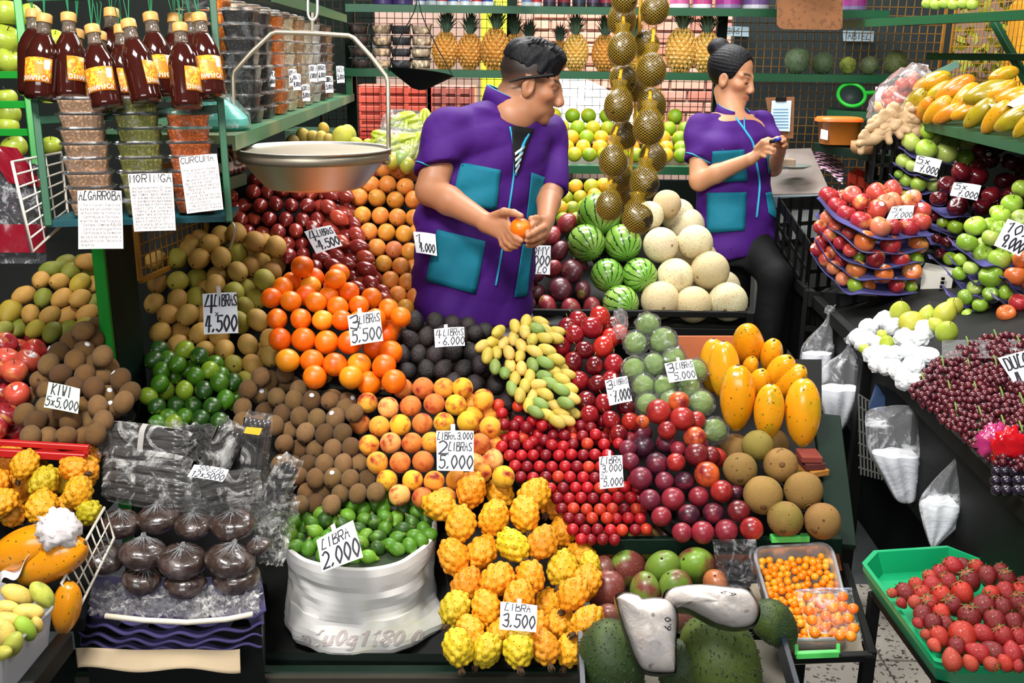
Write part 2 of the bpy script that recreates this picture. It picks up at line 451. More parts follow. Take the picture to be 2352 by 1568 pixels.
M_KIWI=mat('kiwi_skin',objcol=True,rough=.85,bump=.5,bscale=55,var=.15,vscale=3,speck=srgb('#4b3318'),sscale=60,sthr=(.58,.66),spec=.2,sheen=.06)
proto('kiwi',ovoid(1.22,lumps=.025),M_KIWI,[('blossom_end',small(lambda b:b.lathe([(.1,-.585),(.085,-.62),(.05,-.615),(.03,-.64),(0,-.64)],8),'blossom_end',mat('kiwi_end',srgb('#4a331c'),.9,var=.1)),None)])
M_PEACH=mat('peach_skin',objcol=True,rough=.62,var=.06,vscale=2,patch=srgb('#b0401e'),pscale=1.9,pthr=(.5,.66),patch2=srgb('#6c1c1c'),p2scale=1.9,p2thr=(.64,.74),spec=.3,sheen=.05)
proto('peach',ovoid(1.0,tip=.22,fn=cleft(.05),lumps=.02),M_PEACH,[('tip',disc_mesh('tip',-.54,.02,DKB,-1),None)])
M_AVO=mat('avocado_skin',objcol=True,rough=.42,bump=.9,bscale=14,var=.18,vscale=4,speck=srgb('#3c302c'),sscale=14,sthr=(.62,.72),spec=.5)
proto('avocado',ovoid(1.2,egg=.1,tail=.2,lumps=.03),M_AVO,[('stem_button',disc_mesh('stem_button',.62,.06,mat('calyx_tan',srgb('#8a6a3a'),.8)),None)])
M_CURU=mat('curuba_skin',objcol=True,rough=.5,bump=.1,var=.1,vscale=2.5,patch=srgb('#8f9a44'),pscale=1.3,pthr=(.55,.78),speck=srgb('#5c4f24'),sscale=24,sthr=(.68,.73),spec=.4)
proto('banana_passionfruit',ovoid(1.75,lumps=.03,n=16),M_CURU,[('tip',disc_mesh('tip',-.875,.05,DKB,-1),None)])
M_TAMA=mat('tamarillo_skin',objcol=True,rough=.2,var=.08,vscale=2,patch=srgb('#b02a22'),pscale=1.1,pthr=(.55,.8),coat=.4)
proto('tamarillo',ovoid(1.1,tip=.1,tail=.1),M_TAMA,[('stem',stem_mesh(.55,.22,.02,mat('stem_olive',srgb('#7c7440'),.8)),None)])
M_PLUM=mat('plum_skin',objcol=True,rough=.34,var=.16,vscale=2.2,patch=srgb('#8f2434'),pscale=1.3,pthr=(.5,.75),speck=srgb('#b78a8a'),sscale=70,sthr=(.68,.74),coat=.1)
proto('plum',ovoid(.97,fn=cleft(.045),lumps=.02),M_PLUM)
M_NECT=mat('nectarine_skin',objcol=True,rough=.3,var=.1,vscale=2,patch=srgb('#7a1620'),pscale=1.2,pthr=(.48,.66),speck=srgb('#e0a070'),sscale=60,sthr=(.7,.75),coat=.15)
proto('nectarine',ovoid(.98,fn=cleft(.06),lumps=.02),M_NECT)
M_CHER=mat('red_plum_skin',objcol=True,rough=.36,var=.08,vscale=2,spec=.45)
proto('red_plum',ovoid(.97,n=14,m=10),M_CHER)
M_MANG=mat('mango_skin',objcol=True,rough=.36,var=.1,vscale=1.6,patch=srgb('#7a3a34'),pscale=.95,pthr=(.5,.62),speck=srgb('#b9a24a'),sscale=36,sthr=(.68,.73),coat=.1)
def mangofn(p,a,u):return Vector((p.x*1.0,p.y*.82,p.z+.06*cs(a)*sn(pi*u)))
proto('mango',ovoid(1.12,egg=-.05,fn=mangofn,lumps=.02,n=24,m=16),M_MANG,[('stem_scar',disc_mesh('stem_scar',.555,.04,mat('scar_dark',srgb('#33210f'),.9)),None)])
M_TOMY=mat('purple_mango_skin',objcol=True,rough=.34,var=.1,vscale=1.6,patch=srgb('#8a8438'),pscale=1.0,pthr=(.64,.72),speck=srgb('#a88a80'),sscale=36,sthr=(.68,.73),coat=.1)
proto('purple_mango',ovoid(1.08,egg=-.05,fn=mangofn,lumps=.02),M_TOMY,[('stem_scar',disc_mesh('stem_scar',.535,.04,mat('scar_dark',srgb('#33210f'),.9)),None)])
M_PAPA=mat('papaya_skin',objcol=True,rough=.24,var=.05,vscale=1.2,patch=srgb('#a89a1c'),pscale=1.0,pthr=(.56,.74),speck=srgb('#6e5a18'),sscale=9,sthr=(.68,.72),coat=.35)
def ribs(k,d):return lambda p,a,u:Vector((p.x*(1-d*(.5+.5*cs(a*k))*(1-abs(2*u-1))**.5*(1.3-u)),p.y*(1-d*(.5+.5*cs(a*k))*(1.3-u)),p.z))
proto('papaya',ovoid(1.95,egg=-.09,tip=.1,fn=ribs(5,.08),n=30,m=20),M_PAPA,[('stem_scar',disc_mesh('stem_scar',.965,.07,DKB),None)])
M_SPTE=mat('sapote_skin',objcol=True,rough=.8,bump=.35,bscale=26,var=.12,vscale=2,patch=srgb('#7d7030'),pscale=1.1,pthr=(.54,.72),speck=srgb('#4c3719'),sscale=8,sthr=(.7,.74),spec=.25)
proto('sapote',ovoid(.97,lumps=.03,n=26,m=18),M_SPTE,[('crown_scar',disc_mesh('crown_scar',-.487,.09,mat('sapote_scar',srgb('#6b4a22'),.9),-1,.012),None)])
M_MELO=mat('melon_rind',objcol=True,rough=.7,bump=.6,bscale=30,var=.06,vscale=2,speck=srgb('#b39f74'),sscale=22,sthr=(.58,.7),spec=.3,patch=srgb('#c0aa80'),pscale=1.2,pthr=(.6,.8))
proto('melon',ovoid(.98,lumps=.02,n=26,m=18),M_MELO,[('blossom_scar',disc_mesh('blossom_scar',-.49,.045,mat('melon_scar',srgb('#9a7c50'),.9),-1,.012),None)])
def watermelon_mat():
 k=NT('watermelon_rind');tc=k.new('ShaderNodeTexCoord');sp=k.new('ShaderNodeSeparateXYZ')
 co=k.coords();k.link(tc.outputs['Object'],sp.inputs[0])
 at2=k.new('ShaderNodeMath',operation='ARCTAN2');k.link(sp.outputs[1],at2.inputs[0]);k.link(sp.outputs[0],at2.inputs[1])
 n1=k.noise(co,7,5,.7);wob=k.new('ShaderNodeMath',operation='MULTIPLY_ADD');wob.inputs[1].default_value=.42
 k.link(n1,wob.inputs[0]);k.link(at2.outputs[0],wob.inputs[2])
 m9=k.new('ShaderNodeMath',operation='MULTIPLY');m9.inputs[1].default_value=14.0;k.link(wob.outputs[0],m9.inputs[0])
 s9=k.new('ShaderNodeMath',operation='SINE');k.link(m9.outputs[0],s9.inputs[0])
 base=k.mix(k.ramp(k.noise(co,1.6),.45,.7),srgb('#6fa33a'),srgb('#9dbd5c'))
 k.link(k.mix(k.ramp(s9.outputs[0],.72,.9),base,srgb('#183a14')),k.b.inputs['Base Color'])
 k.b.inputs['Roughness'].default_value=.25;k.b.inputs['Coat Weight'].default_value=.3
 return k.m
proto('watermelon',ovoid(1.04,n=28,m=18),watermelon_mat(),[('blossom_scar',disc_mesh('blossom_scar',-.52,.025,DKB,-1,.008),None)])
M_APPG=mat('green_apple_skin',objcol=True,rough=.28,var=.05,vscale=2,patch=srgb('#c2cc6a'),pscale=1.4,pthr=(.55,.8),speck=srgb('#d8de9a'),sscale=44,sthr=(.68,.74),coat=.2)
M_APPR=mat('red_apple_skin',objcol=True,rough=.3,var=.08,vscale=2,patch=srgb('#e2a058'),pscale=1.05,pthr=(.55,.72),speck=srgb('#e6b890'),sscale=44,sthr=(.7,.75),coat=.2)
M_APPD=mat('dark_apple_skin',objcol=True,rough=.2,var=.1,vscale=2,patch=srgb('#7a1a20'),pscale=1.4,pthr=(.55,.8),coat=.35)
ap=dimple(.93,.12,.07,.32,.05)
for k,m in(('green_apple',M_APPG),('red_apple',M_APPR),('dark_red_apple',M_APPD)):
 proto(k,ap,m,[('stem',stem_mesh(.35,.2),None)])
M_PEAR=mat('pear_skin',objcol=True,rough=.45,var=.06,speck=srgb('#6e6a24'),sscale=30,sthr=(.68,.73))
proto('pear',ovoid(1.22,egg=.12,tail=.45),M_PEAR,[('stem',stem_mesh(.6,.25),None)])
M_FIG=mat('fig_skin',objcol=True,rough=.42,var=.1,vscale=2,patch=srgb('#6f9c38'),pscale=1.4,pthr=(.55,.78),spec=.4)
def figvf():
 def fr(u):return max(.5*sn(pi*max(0,(u-.2)/.8)**.8)if u>.2 else 0,.13*min(1,u/.1)*(1+u)if u<.5 else 0)if u<.999 else 0
 def zs(u):return .8-1.36*(.5-.5*cs(pi*u))
 return prof_ball(fr,zs,16,14)
proto('green_fig',figvf(),M_FIG,[('stem',small(lambda b:b.tube([(0,0,.76),(.02,0,.86)],[.06,.05],6),'stem',mat('fig_stem',srgb('#a0702c'),.8)),None)])
M_STRAW=mat('strawberry_skin',objcol=True,rough=.4,var=.1,vscale=2,zgrad=(srgb('#c87a3c'),.8,1.05),bump=.5,bscale=30,speck=srgb('#c06a28'),sscale=24,sthr=(.67,.71),coat=.12)
M_LEAF=mat('calyx_leaf',srgb('#4c6a26'),.7,var=.15)
def calyx():
 mb=MB()
 for k in range(7):
  a=k*2*pi/7
  d=Vector((cs(a),sn(a),0));s=Vector((-sn(a),cs(a),0))
  c=Vector((0,0,.56))
  up=.06 if k%2 else .16
  mb.add([c,c+d*.2+s*.08+Vector((0,0,.02)),c+d*.46+Vector((0,0,up-.1)),c+d*.2-s*.08+Vector((0,0,.02))],[(0,1,2,3)])
 mb.tube([(0,0,.54),(.05,0,.75)],.03,5)
 return mb.mesh('calyx',M_LEAF,False)
proto('strawberry',ovoid(1.25,egg=-.16,tip=.25,n=14,m=12),M_STRAW,[('calyx',calyx(),None)])
M_GOLD=mat('gooseberry_skin',objcol=True,rough=.28,var=.04,coat=.15)
proto('golden_berry',ovoid(.96,n=14,m=10),M_GOLD)
M_GRAPE=mat('grape_skin',srgb('#4c1420'),.22,var=.15,vscale=1.5,patch=srgb('#6e2830'),pscale=.8,pthr=(.45,.7),coat=.2,rnd=True)
def pitahaya():
 pts=[]
 N=54
 for i in range(N):
  z=1-2*(i+.5)/N;a=i*2.39996
  q=math.sqrt(1-z*z);pts.append(Vector((q*cs(a),q*sn(a),z)))
 def fn(d):
  h=max(math.sqrt(max(0,1-((d-q).length/.25)**2))*(.65+.35*sn(i*7.3))for i,q in enumerate(pts))
  return d*(.9+.21*h)
 mb=MB().ball((0,0,0),(.46,.46,.57),60,fn)
 sp=MB()
 for i,q in enumerate(pts):
  k=.905+.21*(.65+.35*sn(i*7.3))
  sp.ball(Vector((q.x*.46,q.y*.46,q.z*.57))*k*1.0,.018,5)
 fl=MB()
 fl.tube([(0,0,-.54),(.01,.01,-.64),(.05,.02,-.74)],[.1,.085,.05],7)
 for k in range(5):
  a=k*1.3;fl.tube([(cs(a)*.07,sn(a)*.07,-.6),(cs(a)*.1+.03,sn(a)*.1,-.73),(cs(a)*.05+.06,sn(a)*.05,-.8)],[.03,.022,.006],5)
 return(mb.v,mb.f),sp,fl
M_PITA=mat('pitahaya_skin',objcol=True,rough=.5,var=.08,vscale=2,patch=srgb('#c9a41e'),pscale=1.3,pthr=(.58,.8),bump=.25,bscale=12,spec=.4)
_v,_s,_f=pitahaya()
_sp=_s.mesh('areoles',mat('areole',srgb('#6b3c16'),.9),True)
proto('yellow_pitahaya',_v,M_PITA,[('areoles',_sp,'tiny brown areoles on the bumps'),('withered_flower',_f.mesh('withered_flower',mat('withered',srgb('#5a4026'),.95,var=.25,vscale=12),True),'dry brown flower remnant')])
def soursop(L=1.5,N=280,h=.034):
 v,f=ovoid(L,egg=-.1,lumps=.05,n=30,m=22)
 mb=MB().add(v,f);sp=MB()
 for i in range(N):
  z=1-2*(i+.5)/N;a=i*2.39996+.3*sn(i*1.7)
  u=math.acos(z)/pi
  r=.5*sn(pi*u)*(1+.1*cs(pi*u));c=Vector((r*cs(a),r*sn(a),.5*L*z));c*=(1+.05*noise.noise(c*2.6))
  d=Vector((cs(a)*sn(pi*u),sn(a)*sn(pi*u),z*.7-.35)).normalized()
  q=d.orthogonal().normalized();w=d.cross(q);rr=.02
  sp.add([c-d*.02+(q*cs(k*1.2566)+w*sn(k*1.2566))*rr for k in range(5)]+[c+d*h],[(k,(k+1)%5,5)for k in range(5)])
 return mb,sp
M_SOUR=mat('soursop_skin',objcol=True,rough=.6,var=.2,vscale=2,patch=srgb('#5c6e24'),pscale=1.2,pthr=(.5,.75),speck=srgb('#1c2410'),sscale=16,sthr=(.66,.72),bump=.4,bscale=14)
M_SPINE=mat('soursop_spine',srgb('#27331a'),.6,var=.15)
_b,_s=soursop()
proto('soursop',(_b.v,_b.f),M_SOUR,[('spines',_s.mesh('spines',M_SPINE,False),'dark soft spines all over')])
_b,_s=soursop(1.05,190,.07)
M_SPINE2=mat('soursop_spine_pale',srgb('#5d7350'),.7,var=.15)
proto('small_soursop',(_b.v,_b.f),M_SOUR,[('spines',_s.mesh('spines',M_SPINE2,False),'grey green spines all over')])
def pineapple():
 mb=MB();eyes=MB()
 def fr(u):return .46*sn(pi*min(.985,max(.02,u)))**.42
 mb.add(*prof_ball(fr,lambda u:.68-1.36*u,20,16))
 rows,per=11,13
 for i in range(rows):
  u=.05+.9*i/(rows-1);r=fr(u);z=.68-1.36*u
  for k in range(per):
   a=2*pi*(k+(i%2)*.5)/per
   c=Vector((r*cs(a),r*sn(a),z));d=Vector((cs(a),sn(a),.25*(1-2*u))).normalized();s=Vector((-sn(a),cs(a),0));q=d.cross(s)
   w=2*pi*r/per*.56;hh=1.36*.9/(rows-1)*1.0
   eyes.add([c+s*w,c+q*hh*.95,c-s*w,c-q*hh*.95,c+d*.05+s*w*.4,c+d*.05+q*hh*.4,c+d*.05-s*w*.4,c+d*.05-q*hh*.4,c+d*.075],[(0,1,5,4),(1,2,6,5),(2,3,7,6),(3,0,4,7),(4,5,8),(5,6,8),(6,7,8),(7,4,8)])
 cr_=MB()
 for i in range(46):
  a=i*2.39996;lv=i/46;L=.5+.45*lv;out=(1-lv)*.42+.05
  b=Vector((cs(a)*.09,sn(a)*.09,.66+.1*lv));d=Vector((cs(a),sn(a),0));s=Vector((-sn(a),cs(a),0))
  m1=b+d*out*.45+Vector((0,0,L*.55));e=b+d*out*(1.0+.3*R.random())+Vector((0,0,L*(.85+.2*R.random())))
  w=.045
  cr_.add([b+s*w,b-s*w,m1-s*w*.85+d*.01,m1+s*w*.85+d*.01,e,m1-d*.022],[(0,1,5),(1,2,5),(0,5,3),(2,4,5),(5,4,3)])
 return mb,eyes,cr_
_b,_e,_c=pineapple()
M_PINE=mat('pineapple_grooves',srgb('#6b6a24'),.8,var=.1)
M_EYE=mat('pineapple_eyes',objcol=False,col=srgb('#d8923a'),rough=.6,var=.1,vscale=3,patch=srgb('#b07a2c'),pscale=3,pthr=(.45,.7),speck=srgb('#e8c890'),sscale=16,sthr=(.62,.68))
M_EYE2=mat('pineapple_eyes_golden',srgb('#e0a84a'),rough=.6,var=.1,vscale=3,patch=srgb('#c9a040'),pscale=3,pthr=(.45,.7),speck=srgb('#f2dcae'),sscale=14,sthr=(.58,.66))
M_CROWN=mat('pineapple_leaf',srgb('#5d7c66'),.55,var=.2,vscale=4)
proto('pineapple',(_b.v,_b.f),M_PINE,[('eyes',_e.mesh('eyes',M_EYE,False),'orange scales in spiral rows'),('crown',_c.mesh('crown',M_CROWN,False),'crown of spiky grey green leaves')])
PROTO['golden_pineapple']=(PROTO['pineapple'][0],[('eyes',_e.mesh('eyes',M_EYE2,False),'golden scales in spiral rows'),PROTO['pineapple'][1][1]],.5)
M_BANA=mat('banana_skin',objcol=True,rough=.45,var=.08,vscale=2,speck=srgb('#5a4416'),sscale=16,sthr=(.7,.75))
def banana_vf(L=3.6):
 mb=MB();pts=[];rs=[]
 for i in range(11):
  u=i/10;a=(u-.5)*1.7
  pts.append(Vector((1.15*L/3.6*(1-cs(a))*1.4-.4,0,sn(a)*L*.58)))
  rs.append(.5*(min(1,.22+2.6*min(u,1.02-u))if u not in(0,1)else .16))
 mb.tube(pts,rs,10)
 return mb
_b=banana_vf()
proto('banana',(_b.v,_b.f),M_BANA,[('tip',small(lambda b:b.ball(_b.v[0].lerp(_b.v[5],.5),.17,6),'tip',mat('scar_dark',srgb('#33210f'),.9)),None)])
def make(kind,pos,axis,size,col=None,label=None,cat=None,group=None,spin=None,parts=True,name=None):
 me,pr,_=PROTO[kind]
 o=link(name or kind,me,None,pos,rotz_to(axis,spin),size)
 if col:o.color=c4(col)
 tag(o,label,cat,group)
 if parts:
  for(n,pm,lb)in pr:
   c=link(n,pm,o)
   if lb:c['label']=lb
 return o
STICK=small(lambda b:b.lathe([(0,.012),(.13,.010),(.14,0)],10),'sticker',mat('sticker',srgb('#dfe2e6'),.4,var=0),True)
def sticker(o,d):
 q=o.rotation_quaternion.inverted()@Vector(d).normalized()
 me=o.data;v=max((v.co for v in me.vertices),key=lambda p:p.normalized().dot(q))
 s=link('sticker',STICK,o,v*.995,Vector((0,0,1)).rotation_difference(v.normalized()),(1,1,1.6))
 return s
PC,PR_=[],[]
BOARDS=[]
def hull2(pts):
 pts=sorted(set(pts))
 if len(pts)<3:return pts
 def half(ps):
  h=[]
  for p in ps:
   while len(h)>1 and(h[-1][0]-h[-2][0])*(p[1]-h[-2][1])-(h[-1][1]-h[-2][1])*(p[0]-h[-2][0])<=0:h.pop()
   h.append(p)
  return h[:-1]
 return half(pts)+half(pts[::-1])
def pile(kind,crop,pts,size,dep,noun,heap,cat,palette,axis=None,rowh=.7,parts=True,group=None,board=True,long=1.0,name=None,stick=0.0,push=True,shrink=1.06,rows=True,sj=.05,lab=None):
 s0=CROPS[crop][2];items=[]
 for q in pts:
  x,y=cr(crop,q[0],q[1]);sz=(q[2]if len(q)>2 and q[2]else size)/s0
  cn=q[3]if len(q)>3 else None
  an=q[4]if len(q)>4 else None
  items.append([x,y,sz,cn,an])
 rh=size/s0*rowh
 items.sort(key=lambda q:q[1]);rws=[]
 for it in items:
  if rws and it[1]-rws[-1][0][1]<rh:rws[-1].append(it)
  else:rws.append([it])
 made,cen,rad=[],[],[]
 for ri in range(len(rws)-1,-1,-1):
  row=sorted(rws[ri],key=lambda q:q[0])
  for ci,(x,y,sz,cn,an)in enumerate(row):
   t=dep(x,y)+(.16 if sz<0 else 0);sz=abs(sz);w=sz*t/F*shrink*(1+R.uniform(-sj,sj)*.5);r=w*.5*(1+(long-1)*.4)
   p=P(x,y,t)
   if push and PC:
    C_=np.array(PC[-420:]);r_=np.array(PR_[-420:])
    for _ in range(26):
     if(np.linalg.norm(C_-np.array(p),axis=1)<(r_+r)*.86).any():
      t+=.006;p=P(x,y,t)
     else:break
   PC.append(tuple(p));PR_.append(r)
   if cn is None:
    cn=R.choices([k for k in palette],[v[1]for v in palette.values()])[0]
   cname,cc=cn,palette[cn][0]
   k_=1+R.uniform(-.12,.12)
   cc=tuple(min(1,c*k_*(1+R.uniform(-.05,.05)))for c in cc)
   d=an if isinstance(an,Vector)else(axis(x,y)if axis else jit((0,0,0),1))
   if lab:lb=lab(cname,ri,ci,len(rws),len(row))
   elif len(rws)==1:lb=f"{cname} {noun}, {ORD[ci + 1]} from left in {heap}"
   else:lb=f"{cname} {noun}, {ORD[ri + 1]} row down, {ORD[ci + 1]} from left in {heap}"
   o=make(kind,p,d,w,cc,lb,cat,group or f"{noun}s in {heap}",parts=parts,name=name)
   if stick and R.random()<stick:sticker(o,aim(R.uniform(20,160),R.uniform(.5,.85)))
   made.append(o);cen.append(Vector(p));rad.append(r)
 if board and len(cen)>5:
  A=np.array([tuple(c)for c in cen]);c0=A.mean(0);u,s,vt=np.linalg.svd(A-c0)
  n=Vector(vt[2])
  if n.dot(toward_cam(c0))<0:n=-n
  off=min(n.dot(Vector(a)-Vector(c0))-r*.55 for a,r in zip(A,rad));off=max(off,-.16)
  e1,e2=Vector(vt[0]),Vector(vt[1]);cc0=Vector(c0)
  h=hull2([(round((c-cc0).dot(e1),4),round((c-cc0).dot(e2),4))for c in cen])
  BOARDS.append(([cc0+e1*a*.93+e2*b*.93+n*off for a,b in h],-n*.012,heap))
 return made
# ------ the setting
def struct(o):o['kind']='structure';return o
GREEN=mat('green_paint',srgb('#0a5230'),.42,var=.12,vscale=5,bump=.1,bscale=20,rnd=False)
GREEND=mat('dark_green_paint',srgb('#052015'),.6,var=.15,vscale=5,rnd=False,spec=.2)
GREENB=mat('bright_green_paint',srgb('#0c8a22'),.42,var=.06,vscale=5,rnd=False)
BLACKM=mat('black_metal',srgb('#080b09'),.6,var=.1,spec=.22)
BLACKP=mat('black_plastic',srgb('#0a0c0b'),.55,var=.1,spec=.25)
DARKW=mat('dark_wall',srgb('#08120e'),.9,var=.15,vscale=3,spec=.15)
CONC=mat('concrete',srgb('#53585a'),.8,var=.3,vscale=1.6,rnd=False,speck=srgb('#33383a'),sscale=9,sthr=(.55,.75))
TERR=mat('terrazzo',srgb('#bcb4a8'),.5,var=.12,vscale=3,speck=srgb('#4f4a46'),sscale=70,sthr=(.58,.64),patch=srgb('#c0b8aa'),pscale=40,pthr=(.56,.66))
fl=struct(MB().box((-4,.6,-.06),(5,11,0),0).build('floor',CONC))
ys=[3.0,2.855,2.555,2.255,1.955,1.655]
for i in range(5):
 for j in range(7):
  x0=.5+.3*j
  MB().box((x0+.003,ys[i+1]+.003,-.02),(x0+.297,ys[i]-.003,.008+.0015*((i*3+j)%2)),.002).build('tile',TERR,fl)
struct(MB().box((-1.62,1.6,0),(-1.55,7.4,2.9),0).build('wall_left',DARKW))
BRICK=[mat('brick_%s'%n,srgb(c),.85,var=.15,vscale=5,bump=.3,bscale=20)for n,c in(('rose','#c98a78'),('pink','#d79a86'),('red','#b87464'))]
wb=struct(MB().box((-1.3,7.3,.0),(3.4,7.4,3.0),0).build('wall_back',mat('mortar',srgb('#9c8478'),.9,var=.1)))
bk=[MB().box((-.115,-.02,-.032),(.115,.02,.032),.005).mesh('brick',m)for m in BRICK]
for r in range(15):
 z=1.13+r*.078
 for c in range(9):
  x=.12+c*.245+(r%2)*.122
  o=link('brick',bk[R.choice((0,0,1,2))],wb);o.location=Vector((x,7.29+R.uniform(-.004,.004),z))-wb.location
struct(MB().box((1.25,5.95,0),(2.5,6.05,2.6),0).build('wall_right',mat('lockup_wall',srgb('#1b2a2c'),.8,var=.2,vscale=2)))
def wire_panel(name,o,u,v,nu,nv,r,m,label,skip=None):
 o,u,v=Vector(o),Vector(u),Vector(v);mb=MB()
 for i in range(nu+1):mb.tube([o+u*(i/nu),o+u*(i/nu)+v],r,4)
 for j in range(nv+1):mb.tube([o+v*(j/nv),o+v*(j/nv)+u],r,4)
 root=empty(name,o,label,'wire mesh')
 w=mb.build('wires',m,root);w['kind']='stuff'
 n=u.cross(v).normalized()*.012;fb=MB()
 for a,b in((o,o+u),(o+u,o+u+v),(o+u+v,o+v),(o+v,o)):fb.beam(a,b,.014,.014,n)
 fb.build('frame',m,root)
 return root
RUST=mat('rusty_wire',srgb('#3a2416'),.7,var=.2)
OCHRE=mat('ochre_wire',srgb('#a8741e'),.6,var=.15)
wire_panel('wire_mesh_panel',(-1.0,5.27,.75),(2.02,0,0),(0,0,1.25),52,30,.0022,RUST,'rusty wire mesh screen behind the pineapples and green oranges')
wire_panel('wire_mesh_panel',(1.06,5.27,.95),(1.1,0,0),(0,0,1.05),27,25,.0024,OCHRE,'ochre wire mesh screen behind the spiny soursops')
wire_panel('wire_mesh_panel',(2.2,5.25,1.5),(.05,-1.75,0),(0,0,.5),44,13,.0024,OCHRE,'ochre wire mesh side screen above the row of papayas')
_o=P(322,645,2.80)
wire_panel('wire_mesh_panel',_o,P(478,575,3.25)-_o,(0,0,.3),13,9,.0022,OCHRE,'ochre wire mesh screen behind the sapodillas under the boxed powders')
def shelf(pa,pb,dpt,th,label,name='wall_shelf',m=GREEN,brackets=(),lip=.035):
 pa,pb,dpt=Vector(pa),Vector(pb),Vector(dpt)
 root=empty(name,(pa+pb)/2+dpt/2,label,'shelf')
 MB().prism([pa,pb,pb+dpt,pa+dpt],(0,0,-th)).build('board',m,root)
 dn=dpt.normalized()*.008
 MB().prism([pa-dn,pb-dn,pb-dn+Vector((0,0,-lip)),pa-dn+Vector((0,0,-lip))],-dn*-1).build('front_rail',m,root)
 for q in brackets:MB().beam(Vector(q[0]),Vector(q[1]),.03,.03).build('bracket',m,root)
 return root
ZP,ZT,ZO=1.632,1.925,1.235
shelf((-.86,4.92,ZP),(1.98,4.92,ZP),(0,.33,0),.015,'long green shelf carrying the pineapples and the soursops')
shelf((-.80,4.92,ZT),(1.75,4.92,ZT),(0,.33,0),.015,'top green shelf of tins above the pineapples')
shelf((.16,4.47,ZO),(.98,4.47,ZO),(0,.7,0),.015,'green shelf carrying the pyramid of green and yellow oranges')
shelf((1.60,5.1,1.885),(1.98,3.4,1.885),(.32,.05,0),.02,'green corner shelf of bananas and green apples above the papayas',brackets=(((2.1,4.6,1.87),(2.2,4.25,1.5)),((2.2,4.25,1.9),(2.2,4.25,1.4)),((1.95,4.9,1.72),(2.2,4.2,1.72))))
shelf((-.662,2.37,1.513),(-.80,5.05,1.513),(-.34,0,0),.02,'long green side shelf stacked with clear boxes of dried goods',m=mat('worn_green_paint',srgb('#2c6b45'),.5,var=.15,vscale=4,rnd=False,patch=srgb('#8a8a5c'),pscale=3,pthr=(.5,.7)),brackets=(((-.80,4.95,ZP),(-.80,4.95,1.5)),))
shelf((-.70,3.0,1.875),(-.80,4.9,1.875),(-.10,0,0),.02,'upper green side shelf above the stacked clear boxes')
for x,lab in((-.83,'dark green post at the corner of the wall shelves'),(1.03,'dark green post behind the bun of the woman'),(-.02,'dark green post behind the row of pineapples')):
 struct(tag(MB().box((x-.025,5.2,0),(x+.025,5.25,2.1),.003).build('trim_%d'%(1+[-.83,1.03,-.02].index(x)),GREEND),lab))
TL_=lambda x,y:2.30+(1050-y)*.00085
STAND=empty('fruit_stand',(0,2.4,0),'tiered dark green stand of sloping boards carrying the front fruit heaps','stand')
MB().beam(P(180,1548,2.22),P(1348,1548,2.22),.03,.03).build('front_rail',GREEND,STAND)
MB().beam(P(180,1590,2.21),P(1348,1590,2.21),.02,.09).build('front_board',mat('old_wood',srgb('#2c2a1c'),.8,var=.2),STAND)
MB().beam(P(1360,1252,2.43),P(1932,1250,2.40),.02,.04).build('front_rail',GREEND,STAND)
MB().beam(P(1898,955,2.66),P(1932,1255,2.40),.02,.07,(1,0,0)).build('side_rail',GREEND,STAND)
MB().prism([P(1360,1262,2.46),P(1925,1262,2.43),P(1935,1310,2.43),P(1360,1330,2.46)],(0,.012,0)).build('lower_board',mat('orange_board',srgb('#a8531c'),.7,var=.15),STAND)
MB().prism([P(1558,773,2.93),P(1690,773,2.93),P(1690,830,2.9),P(1558,830,2.9)],(0,.012,0)).build('back_board',mat('orange_board',srgb('#a8531c'),.7,var=.15),STAND)
MB().box((-1.1,2.0,0),(.36,2.03,.36),.003).build('dark_fill_board',DARKW,STAND)  # dark filler, added so no floor light shows under the stand
MB().box((.33,2.26,0),(.76,2.29,.5),.003).build('dark_fill_board',DARKW,STAND)
MB().box((.755,2.29,0),(.785,2.85,.62),.003).build('side_board',DARKW,STAND)
for x,y in((-1.0,2.05),(.30,2.05),(.74,2.31),(.74,2.85),(-.9,2.85)):
 MB().box((x-.02,y,0),(x+.02,y+.04,.42 if y<2.2 else .6),.003).build('leg',GREEND,STAND)
deck=lambda x0,x1,y0,y1,o,n=6:MB().sheet([[P(x0+(x1-x0)*j/n,y0+(y1-y0)*i/n,T(0,y0+(y1-y0)*i/n)+o)for j in range(n+1)]for i in range(n+1)],.012).build('gap_backing',BLACKM,STAND)  # black sheet added behind the fruit, colours the gaps as deep shade
deck(345,905,425,800,.17);deck(345,1330,800,1525,.12);deck(1330,1885,830,1245,.12)
MB().sheet([[P(x,y,TL_(x,y)+.16)for x in(-60,100,255)]for y in(560,800,1020)],.012).build('gap_backing',BLACKM,STAND)
po=empty('stall_post',(-1.035,2.53,0),'flat bright green post between the kiwis and the limes','post')
MB().box((-1.05,2.44,.2),(-1.02,2.455,1.27),.002).build('lit_front_strip',GREENB,po)  # lit front of the post, its brightness painted as a lighter green
MB().box((-1.05,2.456,.2),(-1.018,2.64,1.27),.003).build('shaded_panel',GREEND,po)  # same post, side in shade, the shade painted as darker green
BACK=empty('melon_stand',(.45,3.7,0),'black metal stand carrying the melons, watermelons and purple mangoes','stand')
a,b=P(1180,716,3.58),P(1722,722,3.62)
MB().beam(a,b,.02,.022).build('front_rail',BLACKM,BACK)
MB().beam(a-Vector((0,0,.075)),b-Vector((0,0,.085)),.02,.06).build('front_board',BLACKM,BACK)
MB().beam(b,b+Vector((0,.5,.02)),.02,.022).build('side_rail',BLACKM,BACK)
MB().beam(b+Vector((0,0,.01)),b*1-Vector((0,0,b.z)),.03,.03).build('leg',BLACKM,BACK)
